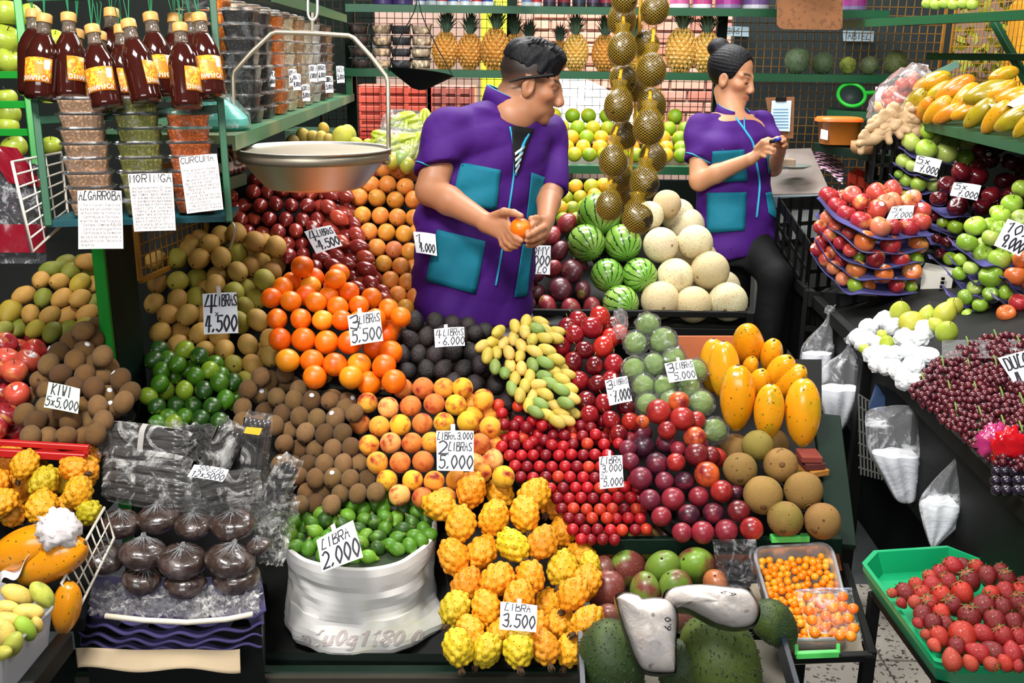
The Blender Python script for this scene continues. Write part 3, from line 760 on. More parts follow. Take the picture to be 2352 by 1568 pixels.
MB().beam(a+Vector((.02,0,.01)),Vector((a.x+.02,a.y,0)),.03,.03).build('leg',BLACKM,BACK)
MB().prism([a+Vector((0,.02,-.05)),b+Vector((0,.02,-.05)),b+Vector((0,.62,.1)),a+Vector((0,.62,.1))],(0,0,-.015)).build('bed_board',BLACKM,BACK)
MB().box((.05,4.44,0),(1.0,4.46,1.18),.003).build('back_board',DARKW,BACK)
RS=empty('aisle_stand',(1.5,3.0,0),'black stand along the aisle carrying pears and red grapes','stand')
ra,rb=Vector((1.12,3.95,.86)),Vector((1.045,1.75,.83))
MB().beam(ra,rb,.03,.045).build('front_rail',BLACKM,RS)
MB().prism([ra+Vector((.01,0,-.03)),rb+Vector((.01,0,-.03)),rb+Vector((.01,0,-.3)),ra+Vector((.01,0,-.3))],(.012,0,0)).build('front_board',BLACKM,RS)
MB().prism([ra+Vector((.02,0,-.03)),rb+Vector((.02,0,-.03)),rb+Vector((.95,0,.3)),ra+Vector((.95,0,.12))],(0,0,-.02)).build('bed_board',BLACKM,RS)
MB().prism([Vector((1.35,3.95,0)),Vector((1.3,1.7,0)),Vector((1.3,1.7,.8)),Vector((1.35,3.95,.8))],(.02,0,0)).build('dark_fill_board',DARKW,RS)
for y in(3.85,2.9,1.9):MB().box((1.07,y,0),(1.11,y+.04,.82),.003).build('leg',BLACKM,RS)
MB().box((2.15,1.8,0),(2.2,4.9,1.5),.003).build('back_board',DARKW,RS)
# ------ fruit heaps
def S(*hx):return[srgb(h)for h in hx]
def up_out(o=.75,th=90,j=.2):return lambda x,y:jit(aim(th,o),j)
def ends(o=.8,j=.18,th=-100):return lambda x,y:-jit(aim(th,o),j)
def blk(f,dx=0.0):return lambda x,y:f(x,y)+dx
# --- left bay
TL=lambda x,y:2.30+(1050-y)*.00085
pile('small_mango','C5',[(590,1000),(725,1000,0,'green'),(790,985),(838,1020),(460,1055),(640,1070,0,'green'),(770,1075,0,'green'),(370,1150),(535,1165),(720,1175),(840,1190),(215,1285),(390,1310,0,'green'),(560,1310),(720,1315),(870,1345,0,'green'),(90,1435,190,'yellowish'),(275,1455),(450,1465),(610,1470),(790,1450),(20,1600,0,'green'),(170,1585,0,'green'),(320,1590,0,'yellowish'),(470,1620,0,'green'),(620,1590,0,'green'),(760,1560,0,'yellowish')],150,blk(TL,.06),'small mango','the heap above left kiwis','mango',dict(tan=(srgb('#b88c42'),5),yellowish=(srgb('#a8922c'),1),green=(srgb('#757c28'),1)),ends(.72,.22,-120),rowh=.55,long=1.3)
pile('red_apple','E1',[(110,230),(265,250),(35,285,0,'deep red'),(130,330),(250,330),(45,390),(200,405),(105,480),(-50,470),(10,635,0,'deep red'),(125,640),(45,790,0,'deep red'),(85,905),(-30,740),(-40,890)],172,blk(TL,-.02),'apple','the heap beside left kiwis','apple',{'pink':(srgb('#c8503c'),3),'red':(srgb('#b02c2c'),3),'deep red':(srgb('#8c1c26'),2)},up_out(.55,60,.35),stick=.2)
pile('kiwi','E1',[(600,190),(700,165),(505,265),(680,250),(420,345),(605,330),(740,370),(540,400),(350,430),(670,435),(785,465),(440,500),(610,505),(735,530),(870,535),(290,545),(675,600),(820,595),(535,600),(935,635),(230,665),(770,650),(340,620),(590,730),(705,730),(820,750),(890,700),(175,790),(330,740),(460,760),(260,840),(380,835),(510,840),(620,840),(745,835),(220,945),(345,950),(475,945),(600,945),(690,930)],138,blk(TL,-.06),'kiwi','the kiwi heap by green post','kiwi',dict(brown=(srgb('#7c5a34'),3),dark=(srgb('#624628'),2),tan=(srgb('#88663e'),2)),ends(.72,.28),stick=.14,long=1.15)
# --- middle bay, upper left: sapodillas, limes
pile('sapodilla','px',[(544,536),(507,541),(482,560),(458,550),(436,562),(435,572),(525,560),(587,555),(610,560),(358,598),(406,594),(457,594),(508,592),(545,582),(569,575),(597,562),(635,566),(605,585),(638,582),(600,602),(577,611),(546,624),(508,632),(635,610),(625,625),(608,643),(362,650),(408,646,0,'green'),(452,640),(498,634),(588,653,0,'green'),(538,672,0,'green'),(564,665,0,'green'),(355,697),(408,688),(452,684,0,'green'),(587,688,0,'green'),(386,722),(431,723),(470,720),(562,708,0,'green'),(548,740,0,'green'),(592,735,0,'tan'),(368,763),(413,763),(459,765),(504,772),(570,792),(516,803),(470,806),(620,780,0,'tan'),(602,812,0,'tan'),(419,800),(408,792),(536,838,0,'green'),(581,838,0,'tan'),(620,818,0,'tan'),(564,875,0,'green'),(580,660),(495,655),(474,665)],44,blk(T,-.02),'sapodilla','the sapodilla heap by green post','sapodilla',dict(tan=(srgb('#bd9448'),5),brown=(srgb('#a47a38'),2),green=(srgb('#9c9434'),1)),lambda x,y:-jit(aim(-60 if x>500 else-110,.5 if x>540 else .8),.2),rowh=.6,long=1.15)
pile('lime','E1',[(1150,320,0,'dark green'),(1330,325,0,'yellowish'),(1435,370),(1110,400),(1210,395),(1280,430),(1545,430),(1510,470,0,'yellowish'),(1370,465),(1165,480),(1250,510),(1410,515),(1590,510),(1150,570),(1580,560),(1680,555),(1190,620),(1330,615),(1470,615,0,'dark green'),(1655,610),(1070,660),(1625,680),(1130,735),(1270,720,0,'dark green'),(1395,725),(1530,730,0,'dark green'),(1690,700),(1215,810),(1330,810),(1450,820),(1580,840),(1130,860),(1250,860),(1720,650)],124,blk(T,-.12),'lime','the lime heap by dark post','lime',{'green':(srgb('#467a18'),4),'dark green':(srgb('#285216'),2),'yellowish':(srgb('#86a428'),1)},ends(.6,.4),rowh=.6)
# --- tree tomatoes, granadillas
pile('tree_tomato','C6',[(320,355),(450,355),(590,345),(722,370),(840,370),(935,375),(1020,370),(1080,345),(235,480),(385,480),(525,465),(665,480),(810,480),(925,490),(1000,495),(1060,480),(1110,450),(1150,390),(205,605),(325,605),(465,600),(615,605),(765,610),(900,605),(1025,600),(1095,590),(1140,550),(1185,525),(270,720),(405,730),(545,720),(705,705),(860,680),(1010,690),(1100,695),(1170,670),(1220,640),(630,830),(755,830),(890,800),(1000,790),(1110,805),(1170,755),(1255,740),(640,935),(770,925),(935,945),(1070,930),(1180,880),(1270,845),(880,1030),(1040,1020),(1165,1000),(1230,960),(1280,970),(1330,945),(1215,1120),(1280,1080),(1340,1050),(1390,1030),(1250,1220),(1310,1180),(1380,1180),(1420,1135),(1480,1250),(1500,1330),(150,510),(120,400),(460,250),(330,250),(590,240),(720,240),(850,250),(960,250)],128,blk(T,.03),'tree tomato','the heap under hanging scale','tree tomato',{'dark red':(srgb('#7c2420'),3),'brick red':(srgb('#a2402a'),2),'brown red':(srgb('#8e3226'),3)},lambda x,y:-jit(aim(-25,.45)if x>720-(y-430)*.1+30 else aim(-70,.85),.16),rowh=.55,long=1.35)
pile('granadilla','C6',[(1500,150),(1630,165),(1750,185),(1220,330),(1380,290),(1530,290),(1690,310),(1275,405),(1435,410),(1600,430),(1765,425),(1305,565),(1465,570),(1620,585),(1770,590),(1360,715),(1520,720),(1680,735),(1435,855),(1590,875),(1730,890),(1495,1000),(1650,1025),(1765,1030),(1555,1150),(1710,1165),(1620,1280),(1780,1300),(1690,1400),(1800,720),(1640,60),(1560,90)],152,blk(T,.08),'granadilla','the heap beside the man','granadilla',{'orange':(srgb('#e09040'),4),'golden':(srgb('#dc9a38'),2),'pinkish':(srgb('#d98050'),1)},ends(.72,.35),rowh=.6)
# --- oranges in the middle
pile('tangerine','C6',[(760,1030,195),(870,1130),(1095,1090),(665,1170),(835,1210,0,'yellow'),(1060,1140),(590,1215),(1050,1210),(485,1310),(660,1340),(790,1290),(885,1350),(1000,1300),(1080,1390),(1185,1260),(1270,1380),(1385,1310),(1540,1410),(535,1500),(750,1500),(945,1510,0,'yellow'),(1120,1510),(1420,1500),(1650,1480),(1270,1520)],186,blk(T,-.16),'tangerine','the upper tangerine heap','tangerine',{'orange':(srgb('#f0780e'),5),'deep orange':(srgb('#ea6408'),3),'yellow':(srgb('#f09a20'),1)},ends(.5,.6),rowh=.5,group='tangerines beside the sapodillas',board=False)
pile('tangerine','E2',[(1240,150),(450,250),(620,250),(785,270),(950,270),(1130,310),(1215,215),(505,400,0,'yellow'),(680,405),(845,430),(1020,430),(1200,440),(1090,565),(1270,550),(700,520),(960,520),(1250,340)],168,blk(T,-.14),'tangerine','the tangerine wall above kiwis','tangerine',{'orange':(srgb('#f0700c'),5),'deep orange':(srgb('#ea6008'),3),'yellow':(srgb('#f3921a'),1)},ends(.6,.5),rowh=.5,group='tangerines beside the sapodillas')
# --- avocados
pile('avocado','px',[cr('E2',*q)for q in[(1420,120),(1570,120),(1690,135),(1800,150),(1265,250),(1335,205),(1390,250),(1505,230),(1455,190),(1325,365),(1450,355),(1570,360),(1700,340),(1840,340),(1370,480),(1505,465),(1625,465),(1770,460),(1880,430),(1700,560),(1850,570),(1620,210),(1740,220)]]+[cr('E3',*q)for q in[(275,205),(355,190),(265,350),(345,460),(435,575),(295,570),(510,700),(610,790),(350,330)]],41,blk(T,-.04),'avocado','the dark heap beneath the man','avocado',dict(black=(srgb('#1a1514'),3),purplish=(srgb('#261a1e'),2),brown=(srgb('#281e1a'),1)),ends(.6,.35),rowh=.6)
# --- kiwis, peaches
pile('kiwi','E2',[(375,545),(490,490),(505,560),(310,520),(605,530),(765,505),(890,510),(725,560),(875,570),(975,570),(690,610),(840,630),(970,630),(220,610),(300,640),(425,665),(550,685),(675,690),(810,690),(940,690),(585,610),(180,740),(340,765),(465,785),(590,805),(715,820),(850,815),(915,750),(985,780),(180,840),(290,860),(410,870),(520,905),(635,920),(770,930),(900,925),(480,1000),(585,1040),(705,1040),(830,1040),(960,1025),(540,1150),(650,1145),(770,1145),(905,1145),(1020,1140),(580,1235),(705,1250),(830,1245),(955,1255),(1075,1260),(640,1350),(765,1350),(885,1360),(1010,1360),(1140,1350),(590,1440),(700,1430),(820,1440),(460,1240),(450,1150)],128,blk(T,-.1),'kiwi','the kiwi heap beside peaches','kiwi',dict(brown=(srgb('#80603a'),3),dark=(srgb('#664a2c'),2),tan=(srgb('#8e6e46'),2)),ends(.78,.2),stick=.13,long=1.15,rowh=.62)
pile('peach','px',[cr('E2',*q)+tuple(z)for q,z in[((1185,605),(48,'pale')),((1335,605),()),((1480,600),(0,'red')),((1630,600),()),((1765,600),()),((1080,705),()),((1230,740),()),((1390,730),(0,'red')),((1560,715),(0,'red')),((1715,720),()),((1830,715),()),((1025,855),(0,'red')),((1165,875),()),((1315,865),(0,'yellow')),((1475,855),(0,'red')),((1630,850),(0,'yellow')),((1800,840),(0,'yellow')),((1090,1010),()),((1245,995),()),((1400,995),()),((1540,990),()),((1150,1135),()),((1315,1135),()),((1480,1130),()),((1220,1265),()),((1405,1265),(0,'yellow')),((1560,1270),()),((1720,1260),()),((1310,1370),()),((1475,1390),(0,'red')),((1640,1390),())]]+[cr('E3',*q)+tuple(z)for q,z in[((270,710),()),((345,680),()),((270,800),()),((385,795),()),((395,880),()),((340,930),()),((455,960),(0,'yellow')),((320,1000),(0,'red')),((410,1010),()),((410,1115),(52,)),((280,1140),()),((330,1210),()),((490,1240),(50,'yellow')),((460,840),())]],47,blk(T,-.11),'peach','the peach heap beside kiwis','peach',dict(orange=(srgb('#f0a636'),6),yellow=(srgb('#e8b42c'),1),red=(srgb('#d47a34'),1),pale=(srgb('#f0b060'),1)),ends(.55,.5),rowh=.55)
# --- bananas passionfruit, tamarillos
pile('banana_passionfruit','E3',[(455,190),(575,155),(655,120),(755,125),(645,190),(725,170),(340,295),(410,265),(490,275),(565,240),(620,295),(700,250),(785,240),(800,185),(870,195),(375,365),(440,345),(530,345),(610,370),(715,335),(805,325),(860,240),(430,445,0,'green'),(540,435),(500,490,0,'green'),(620,455),(700,430,0,'green'),(790,415,0,'green'),(870,390),(575,530),(680,515),(780,510,0,'green'),(855,480),(900,450),(550,600),(645,580),(735,575),(830,565),(910,535),(945,500),(610,650),(700,655),(790,640),(905,610,0,'green'),(965,600),(670,720),(755,710,0,'green'),(850,720),(940,705),(985,670),(720,770,0,'green'),(800,790),(905,780),(985,775),(875,840),(945,830)],80,blk(T,-.12),'banana passionfruit','the fanned yellow heap','passionfruit',dict(yellow=(srgb('#c8b048'),5),golden=(srgb('#d8b45c'),3),green=(srgb('#809a4c'),1)),lambda x,y:-jit(aim(-20 if x>1225 else(-150 if x<1150 and y<800 else-90),.45 if x>1225 else .8),.14),rowh=.6,long=1.5)
pile('tamarillo','E3',[(1030,110),(1185,85,140),(1125,165,150),(1200,150),(1270,150),(1005,215),(950,165),(1325,210),(1260,240),(910,300,135),(1210,300,145),(1075,325),(990,415,140),(1145,440),(1285,430,135),(1035,550,140),(1165,570),(1085,690,140),(1215,710),(1375,740),(1110,790),(1265,830),(1405,840),(1260,540),(1320,930),(1300,640)],126,blk(T,-.08),'tamarillo','the glossy red heap','tamarillo',{'red':(srgb('#8e1a22'),3),'dark red':(srgb('#64121a'),2),'bright red':(srgb('#a8281e'),1)},lambda x,y:jit(aim(100,.3),.5),rowh=.6)
# --- small red plums
pts=[(455,720),(595,730),(480,780),(545,820),(495,860),(570,870),(600,840),(650,800),(700,835),(760,810),(655,880),(770,870),(815,860),(690,920),(615,920),(520,920),(560,950),(630,960),(745,900),(895,900),(960,860),(1000,820),(1050,870),(1110,840),(1200,835),(1120,885),(1190,880),(1250,890),(1140,805),(740,940),(850,940),(930,940),(985,910),(1060,945),(1155,935),(1210,950),(500,970),(705,985),(785,975),(880,970),(990,965),(1270,960),(1320,1000),(480,1020),(570,1010),(670,1010),(740,1030),(840,1010),(920,1020),(990,1005),(1095,1000),(1215,1005),(1170,970)]
for y,xs in((1082,(535,620,705,795,890,980,1065,1150,1240)),(1163,(575,660,750,840,935,1020,1105,1190,1270)),(1241,(615,705,795,885,970,1065,1150,1240)),(1317,(740,830,920,1010,1095,1185,1280,1365)),(1392,(880,965,1050,1135,1230,1315,1405)),(1468,(910,995,1090,1185,1275,1360,1445)),(1540,(960,1040,1130,1235,1305,1390,1475)),(1618,(990,1080,1168,1262,1345,1440,1520)),(1690,(1050,1120,1205,1290))):
 pts+=[(x,y+R.uniform(-5,5))for x in xs]
pts+=[(1485,1478),(1465,1395),(1450,1330),(1425,1262)]
pile('red_plum','E3',pts,86,blk(T,-.09),'small plum','the cherry red heap','plum',{'red':(srgb('#ac1820'),4),'dark red':(srgb('#7e101c'),3),'orange red':(srgb('#c43a22'),1)},rowh=.55,parts=False)
# --- wrapped green guavas get their film below; large plums and nectarines
GUAVA=[(250,130),(170,250),(350,235,165),(160,420),(290,390),(420,350),(220,530),(360,540),(520,540),(600,640,155),(690,820,150),(250,650),(400,630),(560,430)]
pile('nectarine','E4',[(320,700,160,'red'),(455,635,135,'orange'),(475,745,150,'red'),(570,755,115,'red'),(375,820,118,'red'),(560,870,140,'orange'),(570,980,152,'dark red'),(660,990,130,'dark red'),(640,1110,165,'orange'),(735,1220,140,'red'),(215,765,90,'orange'),(435,1030,118,'red'),(700,1000,130,'red'),(845,1350,142,'dark red'),(930,1465,145,'red')],140,blk(T,-.16),'nectarine','the plum heap beside sapotes','nectarine',{'red':(srgb('#a82a26'),3),'orange':(srgb('#d8622c'),2),'dark red':(srgb('#6a1820'),1)},ends(.5,.5),rowh=.6,board=False)
pile('plum','E4',[(210,840,140),(220,930,145),(370,910,128,'black purple'),(120,940,110),(130,880,100),(135,1025,118),(310,1040,145),(205,1135,145),(360,1155,126),(490,1155,122,'black purple'),(825,1225,110),(265,1275),(415,1270,145),(585,1255,130),(340,1385,130),(520,1375,138,'black purple'),(680,1365,140,'black purple'),(475,1490,125,'red'),(610,1490,145),(765,1480,145,'red'),(450,945,100,'red'),(600,920,100)],138,blk(T,-.13),'plum','the purple heap beside sapotes','plum',{'purple':(srgb('#6e2036'),3),'red':(srgb('#8c2432'),2),'black purple':(srgb('#3c1428'),1)},ends(.5,.5),rowh=.6)
# --- papayas standing, sapotes
tp=blk(T,-.1)
PAP=[(680,400,190,92,.25),(750,430,205,94,.25),(835,610,235,92,.3),(905,262,220,-70,-.82),(1045,700,200,90,.3),(1268,705,240,92,.2),(1060,335,150,95,.7),(1110,445,170,70,.75),(1180,505,165,60,.7),(978,520,140,90,.72),(920,415,105,90,.7)]
NM=['tall papaya, hindmost at the guavas, green shouldered','tall papaya half hidden behind the biggest one','biggest upright papaya beside the wrapped guavas','round topped papaya lying on end above the others, dark scar','short upright papaya between the two tall front ones','tall smooth papaya at the outer corner of the stall','papaya peeping out behind the upper round one','papaya leaning back below the upper round one','greenish papaya leaning behind the outer corner one','small papaya squeezed between the upright ones','tiny glimpse of papaya below the upper round one']
for(x,y,w,th,out),lb in sorted(zip(PAP,NM),key=lambda q:-q[0][1]):
 px,py=cr('E4',x,y);t=T(px,py+40)-.13+(.12 if y<420 else .06 if y<560 else 0)
 make('papaya',P(px,py,t),aim(th,out),w/2.851*t/F,srgb(R.choice(['#efa018','#eca21c','#e9980f'])),lb,'papaya','papayas standing at the stall corner',spin=R.uniform(0,6))
SAPT=[(815,945,-200),(970,920,200),(1075,915,-190),(855,1075,210),(1120,1048,212),(1005,1245,246),(1270,1215,236),(1150,1400,222),(1395,1415,226),(1195,1085,-200)]
pile('sapote','E4',SAPT,210,blk(T,-.17),'sapote','the large brown heap','sapote',dict(brown=(srgb('#91703e'),3),olive=(srgb('#8a7a38'),1)),ends(.75,.35),rowh=.55)
# --- pitahayas, front and left
pile('yellow_pitahaya','E7',[(310,225),(510,250),(90,340),(745,260),(905,330),(235,460),(465,420,215),(685,390,210),(185,690),(385,660),(600,610),(805,590),(950,510),(280,880),(490,850),(720,830),(940,770,220),(1080,690),(1140,740,150),(200,1050,0,'greenish'),(410,1040),(640,970),(840,1030),(1020,950,215),(1110,870),(300,1210),(510,1230),(745,1190),(920,1160),(1120,1140),(220,1320,0,'greenish'),(420,1340,0,'greenish'),(640,1330,0,'greenish'),(820,1320),(1000,1330)],216,blk(T,-.16),'pitahaya','the knobbly front heap','pitahaya',dict(golden=(srgb('#eda31c'),4),orange=(srgb('#e8931a'),3),greenish=(srgb('#d9b622'),1)),lambda x,y:-jit(aim(-95+R.uniform(-45,45),.42),.2),rowh=.6,long=1.2)
pile('yellow_pitahaya','E1',[(45,1130,230),(140,1320,225),(250,1170),(320,1270),(300,1450,220),(530,1180,190),(640,1100,170),(560,1350,200),(480,1460,190),(80,1500),(640,1500,180),(620,1200),(-30,1300),(10,1430),(445,1270,160,'greenish'),(180,1150,190)],200,lambda x,y:2.12+(1200-y)*.0006,'pitahaya','the left corner heap','pitahaya',dict(golden=(srgb('#eda31c'),4),orange=(srgb('#e88d18'),4),greenish=(srgb('#c9b41e'),1)),lambda x,y:jit(aim(90+R.uniform(-60,60),-.3),.3),rowh=.6,long=1.2)
# --- big mangoes at the front
pile('mango','E8',[(295,245,250,'yellow'),(550,225,275,'green'),(690,170,240,'purplish'),(400,435,280,'green'),(680,420,262,'green'),(940,400,280,'bright green'),(900,265,250,'bright green'),(240,590,260,'purplish'),(540,600,240,'green'),(780,575,240,'green'),(1090,545,210,'reddish'),(275,800,200,'purplish'),(860,800,240,'purplish'),(225,440,180,'purplish')],260,lambda x,y:2.33+(1300-y)*.0007,'mango','the heap behind cut soursops','mango',{'green':(srgb('#6f8a34'),1),'bright green':(srgb('#78a034'),1),'yellow':(srgb('#b2a440'),1),'purplish':(srgb('#7a4a42'),1),'reddish':(srgb('#b0683c'),1)},lambda x,y:jit(aim(100,.35),.3),rowh=.5,shrink=1.16)
# --- behind the man: melons, watermelons, purple mangoes, oranges
tb=lambda x,y:3.66+(715-y)*.00075
pile('melon','D2',[(1240,1330,335),(1540,1370,310),(1850,1345,335),(1375,1120,320),(1690,1065,330),(1245,835,310),(1555,810,305),(1395,565,300),(1300,465,250),(1140,570,250),(1800,1220,-310),(1600,960,-310),(1480,660,-300),(1420,900,-300),(1570,1200,-300)],310,tb,'melon','the pale melon heap','melon',dict(cream=(srgb('#d8c9a2'),3),buff=(srgb('#cbb98e'),1)),ends(.8,.3),rowh=.5)
pile('watermelon','D2',[(690,560,370),(575,815,325),(905,815,325),(765,1105,282),(1055,1105,298),(885,1355,300)],310,tb,'watermelon','the striped heap','watermelon',dict(green=(srgb('#7fae45'),1)),ends(.75,.25,-60),rowh=.4)
pile('purple_mango','D2',[(395,640,180),(260,750,170,'red'),(335,890,170),(440,1070,205),(270,1050,160,'red'),(340,1230,205),(540,1245,165),(130,1250,160),(40,1370,150),(225,1385,185,'red'),(435,1410,180),(625,1405,180,'red'),(520,1010,130),(130,1100,150),(40,1200,150)],175,blk(tb,.02),'purple mango','the heap beside watermelons','mango',dict(purple=(srgb('#5c2430'),3),red=(srgb('#8c2c34'),2)),ends(.5,.4),rowh=.5)
pile('orange','D2',[(365,305),(480,305,0,'yellow'),(620,305),(730,295,0,'yellow'),(390,410,0,'green'),(525,405),(650,390,0,'yellow'),(340,500,0,'yellow'),(450,505,0,'green'),(370,605,0,'green'),(490,600,0,'green'),(560,490),(790,330),(300,420),(880,300,0,'yellow'),(1000,310)],132,lambda x,y:3.95+(500-y)*.0012,'orange','the heap below wall shelf','orange',{'yellow green':(srgb('#a8a426'),3),'yellow':(srgb('#dca428'),1),'green':(srgb('#7a9424'),1)},ends(.6,.5),rowh=.55,group='oranges below the wall shelf')
pts=[]
for r,(y,x0,x1,n)in enumerate([(354,1282,1566,9),(337,1264,1566,9),(315,1275,1560,9),(293,1256,1572,10),(265,1274,1550,8)]):
 for i in range(n):
  x=x0+(x1-x0)*i/(n-1)
  pts.append((x+R.uniform(-2,2),y+(x-1270)*.01,0,R.choices(['green','yellow green','yellow','orange yellow'],[3,3,1,0]if r in(0,4)or r==3 else[1,1,3,2])[0]))
pile('orange','px',pts,33,lambda x,y:4.52+(354-y)*.0032,'orange','the wall shelf pyramid','orange',{'green':(srgb('#84a81e'),1),'yellow green':(srgb('#b4b424'),1),'yellow':(srgb('#e0b028'),1),'orange yellow':(srgb('#eba024'),1)},ends(.7,.4),rowh=.4,board=False)
for(poly,off,heap)in BOARDS:
 c=sum(poly,Vector())/len(poly)
 MB().prism(poly,off).build('gap_backing',BLACKM,BACK if depth(c)>3.4 else STAND)  # black backing per heap, stands in for shade between the fruit
# ------ people: one continuous surface each, from blended round shapes
class Field:
 def __init__(s,lo,hi,h,fine=()):
  s.ax=[]
  for i in range(3):
   st=[(a,b,f)for(ax,a,b,f)in fine if ax==i];q=[lo[i]]
   while q[-1]<hi[i]:
    f=min([f for a,b,f in st if a-1e-6<=q[-1]<b]+[h]);q.append(q[-1]+f)
   s.ax.append(np.array(q,dtype=np.float32))
  s.D=np.full([len(a)for a in s.ax],.2,dtype=np.float32)
 def win(s,lo,hi):
  sl=[]
  for i in range(3):
   a=int(np.searchsorted(s.ax[i],lo[i]));b=int(np.searchsorted(s.ax[i],hi[i]))
   sl.append(slice(max(a-1,0),min(b+1,len(s.ax[i]))))
  sl=tuple(sl)
  X,Y,Z=np.meshgrid(*[s.ax[i][sl[i]]for i in range(3)],indexing='ij')
  return sl,X,Y,Z
 def put(s,sl,d,k,sub=False):
  o=s.D[sl]
  if sub:
   h=np.clip(.5-.5*(o+d)/max(k,1e-5),0,1);s.D[sl]=o*(1-h)-d*h+k*h*(1-h)
  else:
   h=np.clip(.5+.5*(d-o)/max(k,1e-5),0,1);s.D[sl]=d*(1-h)+o*h-k*h*(1-h)
 def cone(s,a,b,ra,rb,k=.01,sub=False):
  a,b=np.array(a),np.array(b);m=max(ra,rb)+k+.03
  sl,X,Y,Z=s.win(np.minimum(a,b)-m,np.maximum(a,b)+m)
  if X.size==0:return
  d=b-a;L2=max(float(d@d),1e-9)
  t=np.clip(((X-a[0])*d[0]+(Y-a[1])*d[1]+(Z-a[2])*d[2])/L2,0,1)
  q=np.sqrt((X-a[0]-t*d[0])**2+(Y-a[1]-t*d[1])**2+(Z-a[2]-t*d[2])**2)-(ra+(rb-ra)*t)
  s.put(sl,q,k,sub)
 def chain(s,pts,rs,k=.01):
  for i in range(len(pts)-1):s.cone(pts[i],pts[i+1],rs[i],rs[i+1],k)
 def ell(s,c,r,M=None,k=.01,sub=False):
  c=np.array(c);M=np.eye(3)if M is None else np.array(M);m=max(r)+k+.03
  sl,X,Y,Z=s.win(c-m,c+m)
  if X.size==0:return
  x,y,z=X-c[0],Y-c[1],Z-c[2]
  u=[(x*M[0,i]+y*M[1,i]+z*M[2,i])/r[i]for i in range(3)]
  n=np.sqrt(u[0]**2+u[1]**2+u[2]**2)
  g=np.sqrt((u[0]/r[0])**2+(u[1]/r[1])**2+(u[2]/r[2])**2)
  s.put(sl,n*(n-1)/np.maximum(g,1e-6),k,sub)
 def loft(s,rings,yaw,k=.03,p=2.3):
  zs=np.array([q[0][2]for q in rings]);lo=np.array([min(q[0][i]-q[1]for q in rings)for i in range(3)])-.06;hi=np.array([max(q[0][i]+q[1]for q in rings)for i in range(3)])+.06
  lo[2],hi[2]=zs[0]-.05,zs[-1]+.05
  sl,X,Y,Z=s.win(lo,hi);z1=Z[0,0,:]
  f=lambda v:np.interp(z1,zs,v)[None,None,:]
  cx,cy,a,b=f([q[0][0]for q in rings]),f([q[0][1]for q in rings]),f([q[1]for q in rings]),f([q[2]for q in rings])
  c_,s_=math.cos(yaw),math.sin(yaw)
  u=((X-cx)*c_+(Y-cy)*s_)/a;v=(-(X-cx)*s_+(Y-cy)*c_)/b
  n=(np.abs(u)**p+np.abs(v)**p)**(1/p)
  d=(n-1)*np.minimum(a,b)
  d=np.maximum(d,np.maximum(zs[0]-Z,Z-zs[-1]))
  s.put(sl,d,k)
 def cut(s,c,n):
  sl,X,Y,Z=s.win([-9]*3,[9]*3);c=Vector(c);n=Vector(n).normalized()
  s.D=np.maximum(s.D,(X-c.x)*n.x+(Y-c.y)*n.y+(Z-c.z)*n.z)
 def warp(s,amp,fn):
  sl,X,Y,Z=s.win([-9]*3,[9]*3);near=np.abs(s.D)<.05
  s.D[near]+=(amp*fn(X[near],Y[near],Z[near])).astype(np.float32)
 def surface(s):
  D=s.D;inside=D<0;nx,ny,nz=D.shape
  c=[inside[i:nx-1+i,j:ny-1+j,k:nz-1+k]for i in(0,1)for j in(0,1)for k in(0,1)]
  tot=sum(x.astype(np.int8)for x in c);act=np.argwhere((tot>0)&(tot<8))
  idx=np.full((nx-1,ny-1,nz-1),-1,dtype=np.int32);idx[tuple(act.T)]=np.arange(len(act))
  acc=np.zeros((len(act),3));cnt=np.zeros(len(act))
  off=[(i,j,k)for i in(0,1)for j in(0,1)for k in(0,1)]
  for p in off:
   for ax in range(3):
    if p[ax]:continue
    q=list(p);q[ax]=1
    A=act+np.array(p);B=act+np.array(q)
    da,db=D[tuple(A.T)],D[tuple(B.T)];m=(da<0)!=(db<0)
    t=np.where(m,da/np.where(m,da-db,1),0)
    pa=np.stack([s.ax[i][A[:,i]]for i in range(3)],1);pb=np.stack([s.ax[i][B[:,i]]for i in range(3)],1)
    acc+=np.where(m[:,None],pa+(pb-pa)*t[:,None],0);cnt+=m
  V=acc/cnt[:,None];faces=[]
  for ax in range(3):
   o1,o2=[(1,2),(2,0),(0,1)][ax]
   sa=[slice(None)]*3;sb=[slice(None)]*3;sa[ax]=slice(0,-1);sb[ax]=slice(1,None)
   ch=inside[tuple(sa)]!=inside[tuple(sb)]
   E=np.argwhere(ch);ok=(E[:,o1]>0)&(E[:,o2]>0)&(E[:,o1]<D.shape[o1]-1)&(E[:,o2]<D.shape[o2]-1);E=E[ok]
   e1=np.zeros(3,int);e1[o1]=1;e2=np.zeros(3,int);e2[o2]=1
   q=np.stack([idx[tuple((E-a).T)]for a in(e1+e2,e2,e1*0,e1)],1)
   fl=inside[tuple(E.T)]
   q[~fl]=q[~fl][:,::-1];faces.append(q)
  return V,np.concatenate(faces)
 def mesh(s,name,m,smoothn=1):
  V,Fc=s.surface()
  for _ in range(smoothn):
   acc=np.zeros_like(V);n=np.zeros(len(V))
   for i in range(4):
    a,b=Fc[:,i],Fc[:,(i+1)%4]
    np.add.at(acc,a,V[b]);np.add.at(n,a,1);np.add.at(acc,b,V[a]);np.add.at(n,b,1)
   V=V*.5+.5*acc/np.maximum(n,1)[:,None]
  me=bpy.data.meshes.new(name);me.from_pydata(V.tolist(),[],Fc.tolist())
  me.polygons.foreach_set('use_smooth',[True]*len(me.polygons));me.materials.append(m);me.update()
  return me,V
